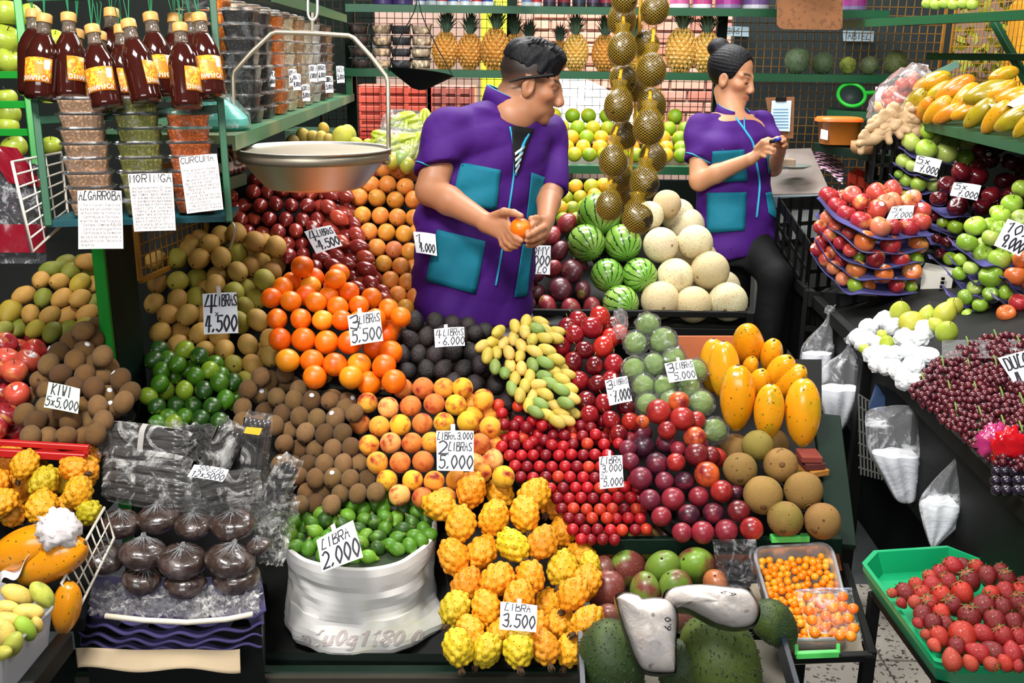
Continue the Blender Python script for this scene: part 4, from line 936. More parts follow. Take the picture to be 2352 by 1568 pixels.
def paint(me,V,base,zones):
 c=np.tile(np.array(base),(len(V),1))
 for fn,col,k in zones:
  w=(np.clip(fn(V),0,1)*k)[:,None];c=c*(1-w)+np.array(col)*w
 at=me.color_attributes.new('skin_tone','FLOAT_COLOR','POINT')
 at.data.foreach_set('color',np.concatenate([c,np.ones((len(V),1))],1).astype(np.float32).ravel())
def skin_mat(name,rough=.48):
 k=NT(name);a=k.new('ShaderNodeVertexColor',layer_name='skin_tone');co=k.coords(False)
 k.link(k.mix(.35,a.outputs[0],k.ramp(k.noise(co,9,5),.2,.8,(.62,.52,.5,1),(1,1,1,1)),'MULTIPLY'),k.b.inputs['Base Color'])
 k.b.inputs['Roughness'].default_value=rough;k.b.inputs['Subsurface Weight'].default_value=.12
 k.b.inputs['Subsurface Radius'].default_value=(1,.35,.2);k.b.inputs['Subsurface Scale'].default_value=.008
 bn=k.new('ShaderNodeBump');bn.inputs['Strength'].default_value=.12;bn.inputs['Distance'].default_value=.002
 k.link(k.noise(co,260,3),bn.inputs['Height']);k.link(bn.outputs[0],k.b.inputs['Normal'])
 return k.m
def cloth(name,col,sc=260):
 k=NT(name);co=k.coords(False)
 k.link(k.mix(.3,c4(col),k.ramp(k.noise(co,14,5),.25,.8,(.45,.45,.5,1),(1,1,1,1)),'MULTIPLY'),k.b.inputs['Base Color'])
 k.b.inputs['Roughness'].default_value=.75;k.b.inputs['Specular IOR Level'].default_value=.25
 b1=k.new('ShaderNodeBump');b1.inputs['Strength'].default_value=.25;b1.inputs['Distance'].default_value=.02;k.link(k.noise(co,7,3,.5,1.2),b1.inputs['Height'])
 b2=k.new('ShaderNodeBump');b2.inputs['Strength'].default_value=.15;b2.inputs['Distance'].default_value=.002;k.link(k.noise(co,sc,2),b2.inputs['Height']);k.link(b1.outputs[0],b2.inputs['Normal'])
 k.link(b2.outputs[0],k.b.inputs['Normal']);return k.m
PURPLE=cloth('purple_cloth',srgb('#3c0a68'));TEAL=cloth('teal_cloth',srgb('#0a6c82'));TEALP=mat('teal_piping',srgb('#1f8fb4'),.6,var=0,rnd=False)
GREYC=cloth('grey_cloth',srgb('#9a9aa6'));DENIM=cloth('black_denim',srgb('#07090b'));BLACKC=cloth('black_cloth',srgb('#0c0c0e'))
def hair_mat(name):
 k=NT(name);tc=k.new('ShaderNodeTexCoord');mp=k.new('ShaderNodeMapping');mp.inputs['Scale'].default_value=(60,60,14)
 k.link(tc.outputs['Object'],mp.inputs[0]);n=k.noise(mp.outputs[0],3,4,.6,.6)
 k.link(k.ramp(n,.3,.7,(.002,.002,.003,1),(.007,.007,.010,1)),k.b.inputs['Base Color']);k.b.inputs['Roughness'].default_value=.5;k.b.inputs['Specular IOR Level'].default_value=.22
 bn=k.new('ShaderNodeBump');bn.inputs['Strength'].default_value=.5;bn.inputs['Distance'].default_value=.006;k.link(n,bn.inputs['Height']);k.link(bn.outputs[0],k.b.inputs['Normal'])
 return k.m
HAIR=hair_mat('black_hair');SKIN=skin_mat('skin')
EYEW=mat('eye_white',srgb('#a89c92'),.25,var=0);EYED=mat('eye_iris',srgb('#1c100a'),.15,var=0)
def head_shape(fd,O,f,s,u,k=1.0,lid=False,fem=False):
 M=np.array([tuple(f),tuple(s),tuple(u)]).T
 L=lambda a,b,c:np.array(O+f*(a*k)+s*(b*k)+u*(c*k))
 E=lambda c,r,kk=.015,sub=False:fd.ell(L(*c),[x*k for x in r],M,kk,sub)
 E((-.012,0,.038),(.094,.076,.084),.01)
 E((.026,0,-.035),(.064,.06 if not fem else .056,.078),.03)
 E((.03,0,-.074),(.052,.054 if not fem else .042,.034),.018)
 E((.066,0,-.098),(.022,.024,.019),.02)
 for q in(-1,1):
  E((.058,.04*q,-.022),(.026,.024,.02),.02)
  fd.cone(L(.083,.012*q,.014),L(.066,.05*q,.018),.010*k,.009*k,.015)
  E((.092,.031*q,-.004),(.014,.017,.011),.012,True)
  E((.0745,.031*q,-.003),(.0128,.0152,.0125),.003)if lid else E((.0738,.031*q,.0028),(.0122,.0155,.0078),.003)
  E((.099,.012*q,-.042),(.012,.0095,.0095),.006)
  fd.cone(L(.09,.003*q,-.0655),L(.08,.02*q,-.0695),.0075*k,.004*k,.005)
  fd.cone(L(.089,.003*q,-.0755),L(.08,.017*q,-.0735),.0088*k,.005*k,.005)
  E((-.002,.074*q,-.012),(.021,.010,.034),.006)
  E((.004,.083*q,-.008),(.010,.006,.018),.005,True)
 nf=.8 if fem else 1;fd.cone(L(.089,0,.008),L(.1065-(.004 if fem else 0),0,-.034),.0095*k*nf,.0142*k*nf,.012)
 fd.cone(L(.07,.008,-.0715),L(.0995,0,-.0712),.001,.0012,.003,True)
 return L
def head_zones(O,f,s,u,k,base,lip,fem):
 Oa,fa,sa,ua=[np.array(q)for q in(O,f,s,u)]
 def loc(V):q=V-Oa;return(q@fa)/k,(q@sa)/k,(q@ua)/k
 def g(c,r):
  def fn(V):
   a,b,d=loc(V);return 1.35-1.0*np.sqrt(((a-c[0])/r[0])**2+((np.abs(b)-c[1])/r[1])**2+((d-c[2])/r[2])**2)
  return fn
 z=[(g((.09,.01,-.07),(.016,.017,.0095)),lip,.85),(g((.06,.045,-.03),(.03,.03,.025)),tuple(x*y for x,y in zip(base,(1.1,.88,.85))),.5)]
 dark=(.012,.009,.008)
 def brow(V):
  a,b,d=loc(V);b=np.abs(b);line=.0205+.006*np.sin((b-.01)*60)
  return np.where((a>.05)&(b>.011)&(b<.05),1.5-np.abs(d-line)/.0052,0)
 z.append((brow,dark,.9))
 if not fem:
  def fade(V):
   a,b,d=loc(V);e=np.clip((d+.05-.4*np.clip(a+.02,-.05,.1))/.085,0,1)**.8*np.clip((.05+.2*np.clip(d-.03,0,.1)-a)/.012,0,1)*np.clip((np.abs(b)<.0745)*1.0+(d>.024),0,1)
   return e*(d>-.055)
  z.append((fade,(.010,.008,.008),.97))
 return z
def project(px,py,bvh,M_inv=None,off=.003):
 d=(P(px,py,1)-EYE).normalized();h=bvh.ray_cast(EYE,d)
 if h[0]is None:
  h=bvh.find_nearest(P(px,py,3.0));return Vector(h[0])+Vector(h[1])*off
 n=h[1]if h[1].dot(d)<0 else-h[1]
 return h[0]+n*off
def patch(bvh,quad,name,m,parent,n=9,off=.003,thick=.002,label=None):
 tl,tr,br,bl=[Vector(q).to_2d()if len(q)>2 else Vector(q)for q in quad]
 g=[[project(*(tl.lerp(tr,j/n).lerp(bl.lerp(br,j/n),i/n)),bvh,off=off)for j in range(n+1)]for i in range(n+1)]
 o=MB().sheet(g,thick).build(name,m,parent,smooth=True)
 if label:o['label']=label
 return o
def piping(bvh,pts,name,m,parent,r=.0022,off=.002,k=6):
 q=smoothpath([(x,y,0)for x,y in pts],k)
 return MB().tube([project(v.x,v.y,bvh,off=off)for v in q],r,5).build(name,m,parent,smooth=True)
def bvh_of(me):
 return BVHTree.FromPolygons([v.co.copy()for v in me.vertices],[tuple(p.vertices)for p in me.polygons])
def frame(fwd,up):
 f=Vector(fwd).normalized();s=Vector(up).cross(f).normalized();u=f.cross(s);return f,s,u
def eyes(parent,L,f,k,rad=.0098,gaze=(1,0,0)):
 for q in(-1,1):
  c=Vector(L(.0735,.031*q,-.005))
  e=MB().ball(c,rad*k,14).build('eye',EYEW,parent,smooth=True)
  MB().ball(c+Vector(gaze).normalized()*rad*k*.42,rad*k*.7,10).build('iris',EYED,e,smooth=True)
def sleeve(c,sh,hem,ra,rb,d,k):
 q=Field((0,0,0),(.01,.01,.01),.01);q.ax=c.ax;q.D=np.full(c.D.shape,.2,dtype=np.float32)
 q.cone(sh,hem+d*.09,ra,rb*1.02,.001);q.cut(hem,d)
 near=q.D<.1;o=c.D[near];e=q.D[near];h=np.clip(.5+.5*(e-o)/k,0,1)
 c.D[near]=e*(1-h)+o*h-k*h*(1-h)
# ---- the man
def build_man():
 t0=3.10;yaw=math.radians(33)
 foot=PY(1100,735,0)if False else Vector((P(1090,735,t0).x,P(1090,735,t0).y,0))
 root=empty('person',foot,'young man in purple and teal work tunic holding a tangerine, face turned aside','person')
 f,s,u=frame((.975,-.06,-.25),(.05,0,1));u=u
 O=P(1219,190,3.06);k=.97
 lo,hi=(-.48,2.62,-.02),(.34,3.45,1.85)
 fd=Field(lo,hi,.008,[(2,1.12,1.30,.0035),(2,1.44,1.80,.0035),(0,-.14,.20,.0035),(1,2.62,3.25,.0045)])
 shR,shL=P(1026,300,2.97),P(1258,305,3.22)
 ring=lambda x,y,a,b:(P(x,y,t0),a,b)
 for hx,hd in((-.09,-.03),(.09,.04)):
  hp=Vector((foot.x+hx,foot.y+hd,.92));fd.chain([hp,hp+Vector((.01,-.02,-.43)),Vector((hp.x,hp.y+.02,.07))],[.085,.06,.045],.03)
  fd.cone((hp.x,hp.y+.03,.05),(hp.x+.06,hp.y-.13,.035),.045,.035,.02)
 fd.loft([ring(1086,760,.16,.11),ring(1092,600,.165,.115),ring(1120,400,.17,.12),ring(1132,300,.17,.11),ring(1150,262,.10,.08)],yaw,.03)
 fd.cone(shR,shL,.055,.055,.04)
 nb=P(1176,268,3.06)
 fd.cone(nb,O-u*.05-f*.035,.071,.060,.015)
 L=head_shape(fd,O,f,s,u,k)
 eR,wR=P(990,437,2.92),P(1112,507,2.80);eL,wL=P(1264,438,3.12),P(1254,503,2.92)
 fd.chain([shR,eR],[.054,.046],.02);fd.chain([eR,eR.lerp(wR,.35),wR],[.045,.042,.027],.012)
 fd.chain([shL,eL],[.05,.04],.02);fd.chain([eL,eL.lerp(wL,.4),wL],[.039,.036,.026],.012)
 Q=lambda*a:[P(*q)for q in a]
 for a,b,r in(((1114,505,2.795),(1160,503,2.755),.016),((1114,510,2.795),(1164,518,2.745),.018),((1114,516,2.795),(1162,533,2.745),.018),((1116,521,2.795),(1154,544,2.75),.015)):
  fd.cone(P(*a),P(*b),r*1.1,r*.82,.01)
 fd.chain(Q((1132,499,2.78),(1158,487,2.735),(1180,489,2.70),(1197,496,2.685)),[.015,.0125,.0105,.0085],.005)
 fd.chain(Q((1160,510,2.75),(1176,533,2.715),(1186,546,2.70),(1197,552,2.69)),[.0115,.0105,.0095,.008],.004)
 fd.chain(Q((1160,523,2.745),(1172,545,2.72),(1182,556,2.71),(1193,560,2.70)),[.0115,.0105,.0095,.008],.003)
 fd.chain(Q((1156,536,2.745),(1164,556,2.73),(1174,565,2.72),(1186,567,2.715)),[.011,.010,.009,.0075],.003)
 fd.chain(Q((1150,545,2.75),(1154,562,2.745),(1162,571,2.74),(1173,573,2.735)),[.010,.0085,.0078,.007],.003)
 for a,b,r in(((1254,504,2.91),(1240,512,2.83),.017),((1254,506,2.91),(1246,526,2.81),.019),((1255,508,2.91),(1247,540,2.81),.018),((1255,510,2.91),(1243,552,2.82),.015)):
  fd.cone(P(*a),P(*b),r*1.1,r*.85,.01)
 fd.chain(Q((1240,511,2.82),(1226,514,2.77),(1216,522,2.725),(1210,532,2.695)),[.0112,.0105,.0095,.008],.004)
 fd.chain(Q((1247,524,2.80),(1232,531,2.745),(1222,537,2.71),(1212,541,2.69)),[.0115,.0105,.0095,.0082],.003)
 fd.chain(Q((1248,538,2.80),(1234,546,2.745),(1222,551,2.715),(1210,552,2.70)),[.011,.010,.009,.008],.003)
 fd.chain(Q((1244,550,2.81),(1232,559,2.765),(1222,563,2.74),(1211,563,2.725)),[.010,.0085,.0078,.007],.003)
 fd.chain(Q((1246,508,2.86),(1232,503,2.80),(1220,503,2.765)),[.014,.012,.010],.005)
 me,V=fd.mesh('body',SKIN,1)
 base=srgb('#b07a58')
 paint(me,V,base,head_zones(O,f,s,u,k,base,srgb('#96503f'),False))
 me.transform(Matrix.Translation(-foot));body=link('body',me,root)
 eyes(body,L,f,k,gaze=f+s*.1)
 hf=Field(tuple(O-Vector((.18,.16,.1))),tuple(O+Vector((.18,.16,.24))),.004)
 M=np.array([tuple(f),tuple(s),tuple(u)]).T
 hf.ell(L(-.0115,0,.042),[.0958*k,.0772*k,.089*k],M,.01)
 hf.ell(L(.03,0,.09),[.062*k,.055*k,.04*k],M,.03)
 hf.ell(L(-.03,0,.086),[.068*k,.06*k,.04*k],M,.03)
 hf.cut(L(.0,0,.040),-(u*1.0+f*.22));hf.cut(L(.088,0,.08),f-u*.3)
 rs=np.random.RandomState(3);ph=rs.rand(8,4)*6;dr=rs.randn(8,3);dr/=np.linalg.norm(dr,axis=1)[:,None]
 fa,ua=np.array(f),np.array(u)
 def strand(X,Y,Z):
  q=np.stack([X,Y,Z],1)-np.array(O);a,b,c=q@fa,q@np.array(s),q@ua;o=0
  for i in range(8):o=o+np.sin(b*(170+40*i)*dr[i,0]+(a-.4*c)*(150+30*i)*dr[i,1]+ph[i,0])/3
  return o
 hf.warp(.0022,strand)
 hm,_=hf.mesh('hair',HAIR,0);hm.transform(Matrix.Translation(-foot));h=link('hair',hm,root);h['label']='short black hair, longer and swept up on top'
 tf=MB()
 for i in range(150):
  a=R.uniform(-.07,.07);b=R.uniform(-.055,.055);c=.124*(1-(a/.16)**2)-.3*abs(b)**1.2-.004
  p=Vector(L(a,b,c));d=(u*1.0+f*R.uniform(-.1,.9)+s*(b*6+R.uniform(-.3,.3))).normalized()*R.uniform(.014,.028)
  tf.tube([p-d*.5,p+d*.5,p+d+f*.006],[.006,.0045,.0006],4)
 tf.build('hair_tufts',HAIR,h)['kind']='stuff'
 tr=Field((-.4,2.7,.05),(.25,3.4,1.02),.009)
 for hx,hd in((-.09,-.03),(.09,.04)):
  hp=Vector((foot.x+hx,foot.y+hd,.90));tr.chain([hp,hp+Vector((.01,-.02,-.41)),Vector((hp.x,hp.y+.02,.12))],[.092,.075,.065],.03)
 tr.loft([ring(1092,800,.15,.11),ring(1086,715,.165,.115)],yaw,.04)
 tm,_=tr.mesh('trousers',GREYC);tm.transform(Matrix.Translation(-foot));link('trousers',tm,root)
 c=Field((-.48,2.62,.84),(.34,3.5,1.66),.0065)
 c.loft([ring(1083,730,.186,.135),ring(1083,690,.19,.138),ring(1090,600,.193,.138),ring(1100,500,.197,.14),ring(1120,400,.2,.142),ring(1130,320,.196,.132),ring(1138,284,.165,.115),ring(1150,264,.10,.085)],yaw,.03,2.4)
 c.cone(shR+Vector((.02,.02,-.012)),P(1160,262,3.10),.073,.056,.05);c.cone(shL+Vector((-.02,0,-.01)),P(1175,268,3.1),.066,.05,.05)
 hemR,hemL=P(982,392,2.935),P(1266,446,3.13)
 sleeve(c,shR,hemR,.070,.066,(eR-hemR).normalized(),.025);sleeve(c,shL,hemL,.062,.050,(eL-shL).normalized(),.02)
 rs=np.random.RandomState(5)
 def folds(X,Y,Z):
  o=0
  for a,b,cc,d in((26,14,34,.3),(-18,22,48,1.7),(40,10,-30,2.6),(12,-30,62,.9)):
   o=o+.8-1.6*np.abs(np.sin(.5*(a*X+b*Y+cc*Z)+d+1.1*np.sin(9*X-7*Z+d)))
  return o/2
 c.warp(.0062,folds)
 c.cone(O-u*.13-f*.05,O-u*.02-f*.01,.068,.074,.01,True)
 c.cone(P(1222,246,2.97),P(1202,282,2.90),.062,.045,.02,True)
 tun,_=c.mesh('tunic',PURPLE,1);bv=bvh_of(tun)
 tun.transform(Matrix.Translation(-foot));tu=link('tunic',tun,root);tu['label']='purple tunic with teal patches'
 for q in(((1058,374),(1149,390),(1139,481),(1036,470)),((1005,527),(1114,554),(1092,675),(979,644)),((1219,396),(1250,407),(1230,499),(1207,505)),((1199,560),(1222,560),(1209,679),(1179,683))):
  patch(bv,q,'pocket',TEAL,tu,label='teal patch pocket')
 patch(bv,((1173,290),(1224,296),(1186,398),(1179,398)),'undershirt',BLACKC,tu,off=.0045,label='black shirt in the open neck')
 for i in range(4):
  y=345+i*13;patch(bv,((1180,y+7),(1202-i*4,y-8),(1201-i*4,y-2),(1180,y+14)),'stripe',mat('white_stripe',srgb('#c8c8c4'),.7,var=0),tu,n=3,off=.007)
 piping(bv,((1171,292),(1180,345),(1179,405),(1168,480),(1155,560),(1138,656)),'zip',TEALP,tu,.0038)
 piping(bv,((1212,308),(1194,350),(1181,403)),'zip',TEALP,tu,.0055,off=.004)
 piping(bv,((957,371),(980,377),(1005,389),(1024,402)),'piping',TEALP,tu);piping(bv,((1247,441),(1268,440),(1290,430)),'piping',TEALP,tu)
 cc=P(1166,252,3.09);g=[];ez=(u*.85+Vector((0,0,.5))-f*.1).normalized();ex=(f-ez*f.dot(ez)).normalized();ey=ez.cross(ex)
 for i in range(23):
  a=math.radians(38+i*(284/22));rr=Vector((.078,.082))
  b=cc+ex*(math.cos(a)*.088+.008)+ey*(math.sin(a)*.088)-ez*(.018+.03*math.cos(a));g.append([b,b+ez*.034-(b-cc).normalized()*.006,b+ez*.058-(b-cc).normalized()*.012])
 co=MB().sheet(g,.004).build('collar',PURPLE,tu,smooth=True);MB().tube([q[-1]for q in g],.0022,5).build('piping',TEALP,tu,smooth=True)
 pn=MB().tube([L(-.062,-.082,-.012),L(-.02,-.087,.012),L(.03,-.083,.03),L(.062,-.07,.042)],[.0026,.0045,.005,.006],8).build('pen',BLACKP,None,label='slim black pen tucked behind the ear of the young man',cat='pen')
 make('tangerine',P(1196,525,2.715),aim(30,.4),.0615,srgb('#f0700c'),'tangerine held in both hands of the young man','tangerine')
 return root
build_man()
# ---- the woman
def build_woman():
 t0=4.1;yaw=math.radians(28)
 foot=Vector((P(1690,560,t0).x,P(1690,560,t0).y,0))
 root=empty('person',foot,'woman with black hair in a bun, purple and teal tunic, looking down at her hands','person')
 f,s,u=frame((.80,-.57,-.17),(.02,0,1));O=P(1680,177,4.1);k=.97
 fd=Field((.62,3.45,-.02),(1.36,4.5,1.85),.009,[(2,1.27,1.80,.0042),(0,.80,1.14,.0045),(1,3.6,4.2,.0055)])
 ring=lambda x,y,a,b,dt=0:(P(x,y,t0+dt),a,b)
 shR,shL=P(1606,293,4.06),P(1750,283,4.2)
 hip=P(1690,545,t0)
 kneeL=P(1782,636,3.90);ankL=Vector((kneeL.x-.06,kneeL.y-.05,.10))
 legR=[P(1672,560,4.1),Vector((P(1690,700,4.1).x,4.06,.5)),Vector((P(1690,700,4.1).x,4.1,.08))]
 fd.chain(legR,[.08,.06,.045],.03);fd.chain([P(1722,565,4.1),kneeL,ankL],[.07,.05,.042],.03)
 for a in(legR[2],ankL):fd.cone(a-Vector((0,0,.03)),a+Vector((.06,-.13,-.05)),.04,.03,.02)
 fd.loft([ring(1694,560,.14,.11),ring(1684,430,.125,.1),ring(1680,340,.14,.105),ring(1680,290,.15,.095),ring(1684,262,.08,.07)],yaw,.03)
 fd.cone(shR,shL,.045,.045,.04)
 fd.cone(P(1685,272,4.09),O-u*.06-f*.012,.053,.047,.015)
 L=head_shape(fd,O,f,s,u,k,lid=True,fem=True)
 eR,wR=P(1607,415,4.0),P(1722,366,3.86);eL,wL=P(1776,385,4.1),P(1790,350,3.95)
 fd.chain([shR,eR],[.045,.041],.02);fd.chain([eR,eR.lerp(wR,.35),wR],[.041,.038,.024],.012)
 fd.chain([shL,eL],[.042,.036],.02);fd.chain([eL,wL],[.034,.024],.012)
 Q=lambda*a:[P(*q)for q in a]
 for a,b,r in(((1723,364,3.855),(1748,338,3.83),.015),((1723,366,3.855),(1752,345,3.825),.017),((1725,368,3.855),(1752,353,3.83),.015)):fd.cone(P(*a),P(*b),r*1.1,r*.8,.01)
 fd.chain(Q((1738,340,3.83),(1752,325,3.80),(1764,320,3.79),(1775,323,3.785)),[.012,.0105,.0095,.008],.004)
 fd.chain(Q((1749,338,3.82),(1760,328,3.79),(1770,327,3.78),(1777,331,3.775)),[.0105,.0098,.009,.0078],.003)
 fd.chain(Q((1752,346,3.82),(1762,339,3.79),(1770,340,3.78),(1776,344,3.775)),[.0105,.0098,.009,.0078],.003)
 fd.chain(Q((1752,353,3.825),(1760,350,3.795),(1767,351,3.785),(1773,354,3.78)),[.0095,.009,.0082,.007],.003)
 fd.chain(Q((1747,355,3.835),(1753,358,3.805),(1758,360,3.795)),[.009,.008,.007],.003)
 for a,b,r in(((1791,349,3.94),(1795,330,3.86),.017),((1792,350,3.94),(1800,336,3.86),.016)):fd.cone(P(*a),P(*b),r*1.1,r*.85,.01)
 fd.chain(Q((1793,327,3.85),(1785,318,3.81),(1778,320,3.79)),[.0105,.0095,.008],.004)
 fd.chain(Q((1799,326,3.85),(1796,316,3.81),(1789,318,3.785)),[.0105,.0095,.008],.003)
 fd.chain(Q((1802,333,3.85),(1802,322,3.81),(1796,325,3.78)),[.0105,.0095,.008],.003)
 fd.chain(Q((1802,341,3.86),(1805,332,3.82),(1799,336,3.79)),[.0095,.0085,.0075],.003)
 fd.chain(Q((1792,340,3.86),(1786,334,3.82),(1780,333,3.80)),[.012,.0105,.0085],.004)
 me,V=fd.mesh('body',SKIN,1);base=srgb('#c08a66')
 paint(me,V,base,head_zones(O,f,s,u,k,base,srgb('#9c4a44'),True))
 me.transform(Matrix.Translation(-foot));body=link('body',me,root)
 eyes(body,L,f,k,.0100,f-u*.5)
 for q in(-1,1):MB().tube([L(.0868,(.031+.0125*a)*q,-.0105+.003*a*a-.0*a)for a in(-1,-.5,0,.5,1)],.0019,5).build('eyelashes',HAIR,body)
 hf=Field(tuple(O-Vector((.22,.16,.13))),tuple(O+Vector((.18,.2,.24))),.004);M=np.array([tuple(f),tuple(s),tuple(u)]).T
 hf.ell(L(-.016,0,.04),[.1*k,.0835*k,.092*k],M,.01)
 hf.cut(L(.058,0,.06),f*.9-u*.35);hf.cut(L(.0,0,-.02),f*.55-u*.85)
 fa,sa,ua=np.array(f),np.array(s),np.array(u)
 def comb(X,Y,Z):
  q=np.stack([X,Y,Z],1)-np.array(O);a,b,c_=q@fa,q@sa,q@ua
  th=np.arctan2(c_-.05,b);return np.sin(th*34)*.6+np.sin(th*61+1)*.4
 hf.warp(.0018,comb)
 hf.ell(L(-.085,0,.105),[.045,.045,.042],M,.008)
 for i in range(5):hf.ell(L(-.085+.02*math.sin(i*2.2),.028*math.cos(i*2.2),.105+.02*math.sin(i*3)),[.028,.024,.026],M,.006)
 hm,_=hf.mesh('hair',HAIR,0);hm.transform(Matrix.Translation(-foot));h=link('hair',hm,root);h['label']='black hair combed back into a bun'
 tr=Field((.55,3.4,.05),(1.4,4.5,1.12),.01)
 tr.chain([legR[0],legR[1],legR[2]+Vector((0,0,.06))],[.1,.078,.06],.03);tr.chain([P(1722,560,4.1),kneeL,ankL+Vector((0,0,.06))],[.088,.062,.052],.03)
 tr.loft([ring(1694,600,.142,.11),ring(1694,530,.145,.11)],yaw,.04)
 tm,_=tr.mesh('trousers',DENIM);tm.transform(Matrix.Translation(-foot));link('trousers',tm,root)
 c=Field((.62,3.6,.82),(1.36,4.5,1.62),.0075)
 c.loft([ring(1690,600,.175,.132),ring(1696,540,.178,.13),ring(1690,480,.172,.128),ring(1684,420,.155,.122),ring(1681,360,.163,.135),ring(1680,310,.165,.12),ring(1682,286,.14,.1),ring(1685,269,.08,.07)],yaw,.03,2.3)
 c.cone(shR+Vector((.015,.01,-.005)),P(1680,277,4.1),.058,.042,.04);c.cone(shL+Vector((-.015,0,-.005)),P(1690,276,4.12),.054,.042,.04)
 hemR,hemL=P(1605,368,4.03),P(1772,335,4.14)
 sleeve(c,shR,hemR,.058,.056,(hemR-shR).normalized(),.025);sleeve(c,shL,hemL,.052,.05,(hemL-shL).normalized(),.025)
 for q in(-1,1):c.ell(P(1680+q*26,345,3.98+.06*(q>0)),[.06,.05,.06],None,.05)
 _n=(P(1798,548,t0)-P(1640,586,t0)).normalized().cross(Vector((0,1,0)));c.cut(P(1690,578,t0),_n if _n.z<0 else-_n)
 def folds(X,Y,Z):
  o=0
  for a,b,cc,d in((10,14,70,.3),(-14,12,58,1.7),(20,10,-44,2.6)):o=o+np.sin(a*X+b*Y+cc*Z+d+1.4*np.sin(8*X-9*Z+d))
  return o/2
 c.warp(.0035,folds)
 c.cone(O-u*.12-f*.04,O-u*.02-f*.01,.056,.062,.01,True)
 c.cone(P(1698,234,4.02),P(1705,258,3.97),.044,.026,.006,True);c.cone(P(1710,268,3.95),P(1722,298,3.9),.028,.008,.01,True)
 tun,_=c.mesh('tunic',PURPLE,1);bv=bvh_of(tun);tun.transform(Matrix.Translation(-foot));tu=link('tunic',tun,root);tu['label']='purple tunic with teal patches'
 for q in(((1637,347),(1708,343),(1716,416),(1632,420)),((1625,443),(1714,441),(1710,529),(1624,535)),((1757,345),(1775,340),(1774,395),(1764,400)),((1757,443),(1770,440),(1786,508),(1764,490))):
  patch(bv,q,'pocket',TEAL,tu,label='teal patch pocket')
 piping(bv,((1687,268),(1702,288),(1714,305),(1729,330),(1737,375),(1744,420),(1742,455),(1737,500)),'zip',TEALP,tu,.0055)
 piping(bv,((1710,262),(1709,285),(1711,300)),'zip',TEALP,tu,.003);piping(bv,((1577,351),(1600,357),(1632,374)),'piping',TEALP,tu,.003)
 cc=P(1683,266,4.1);g=[];ez=(u*.5+Vector((0,0,.8))).normalized();fh=Vector((.6,-.8,0));ex=(fh-ez*fh.dot(ez)).normalized();ey=ez.cross(ex)
 for i in range(23):
  a=math.radians(42+i*(276/22));e_=.012+.016*max(0,math.cos(a));b=cc+ex*(math.cos(a)*.074)+ey*(math.sin(a)*.076)-ez*(.018+.02*math.cos(a)+e_);q=(b-cc).normalized()
  g.append([b,b+ez*(.026+e_)-q*.007,b+ez*(.046+e_)-q*.012])
 MB().sheet(g,.004).build('collar',PURPLE,tu,smooth=True);MB().tube([q[-1]for q in g],.0024,5).build('piping',TEALP,tu,smooth=True)
 pc=empty('marker_cap',P(1780,324,3.77),'small blue and black marker held between the fingers of the woman','marker')
 MB().tube([P(1768,326,3.775),P(1782,322,3.765)],.0075,10).build('barrel',BLACKP,pc,smooth=True)
 MB().tube([P(1780,323,3.766),P(1794,317,3.757)],[.0085,.0075],10).build('cap',mat('blue_plastic',srgb('#1c2f9c'),.35),pc,smooth=True)
build_woman()
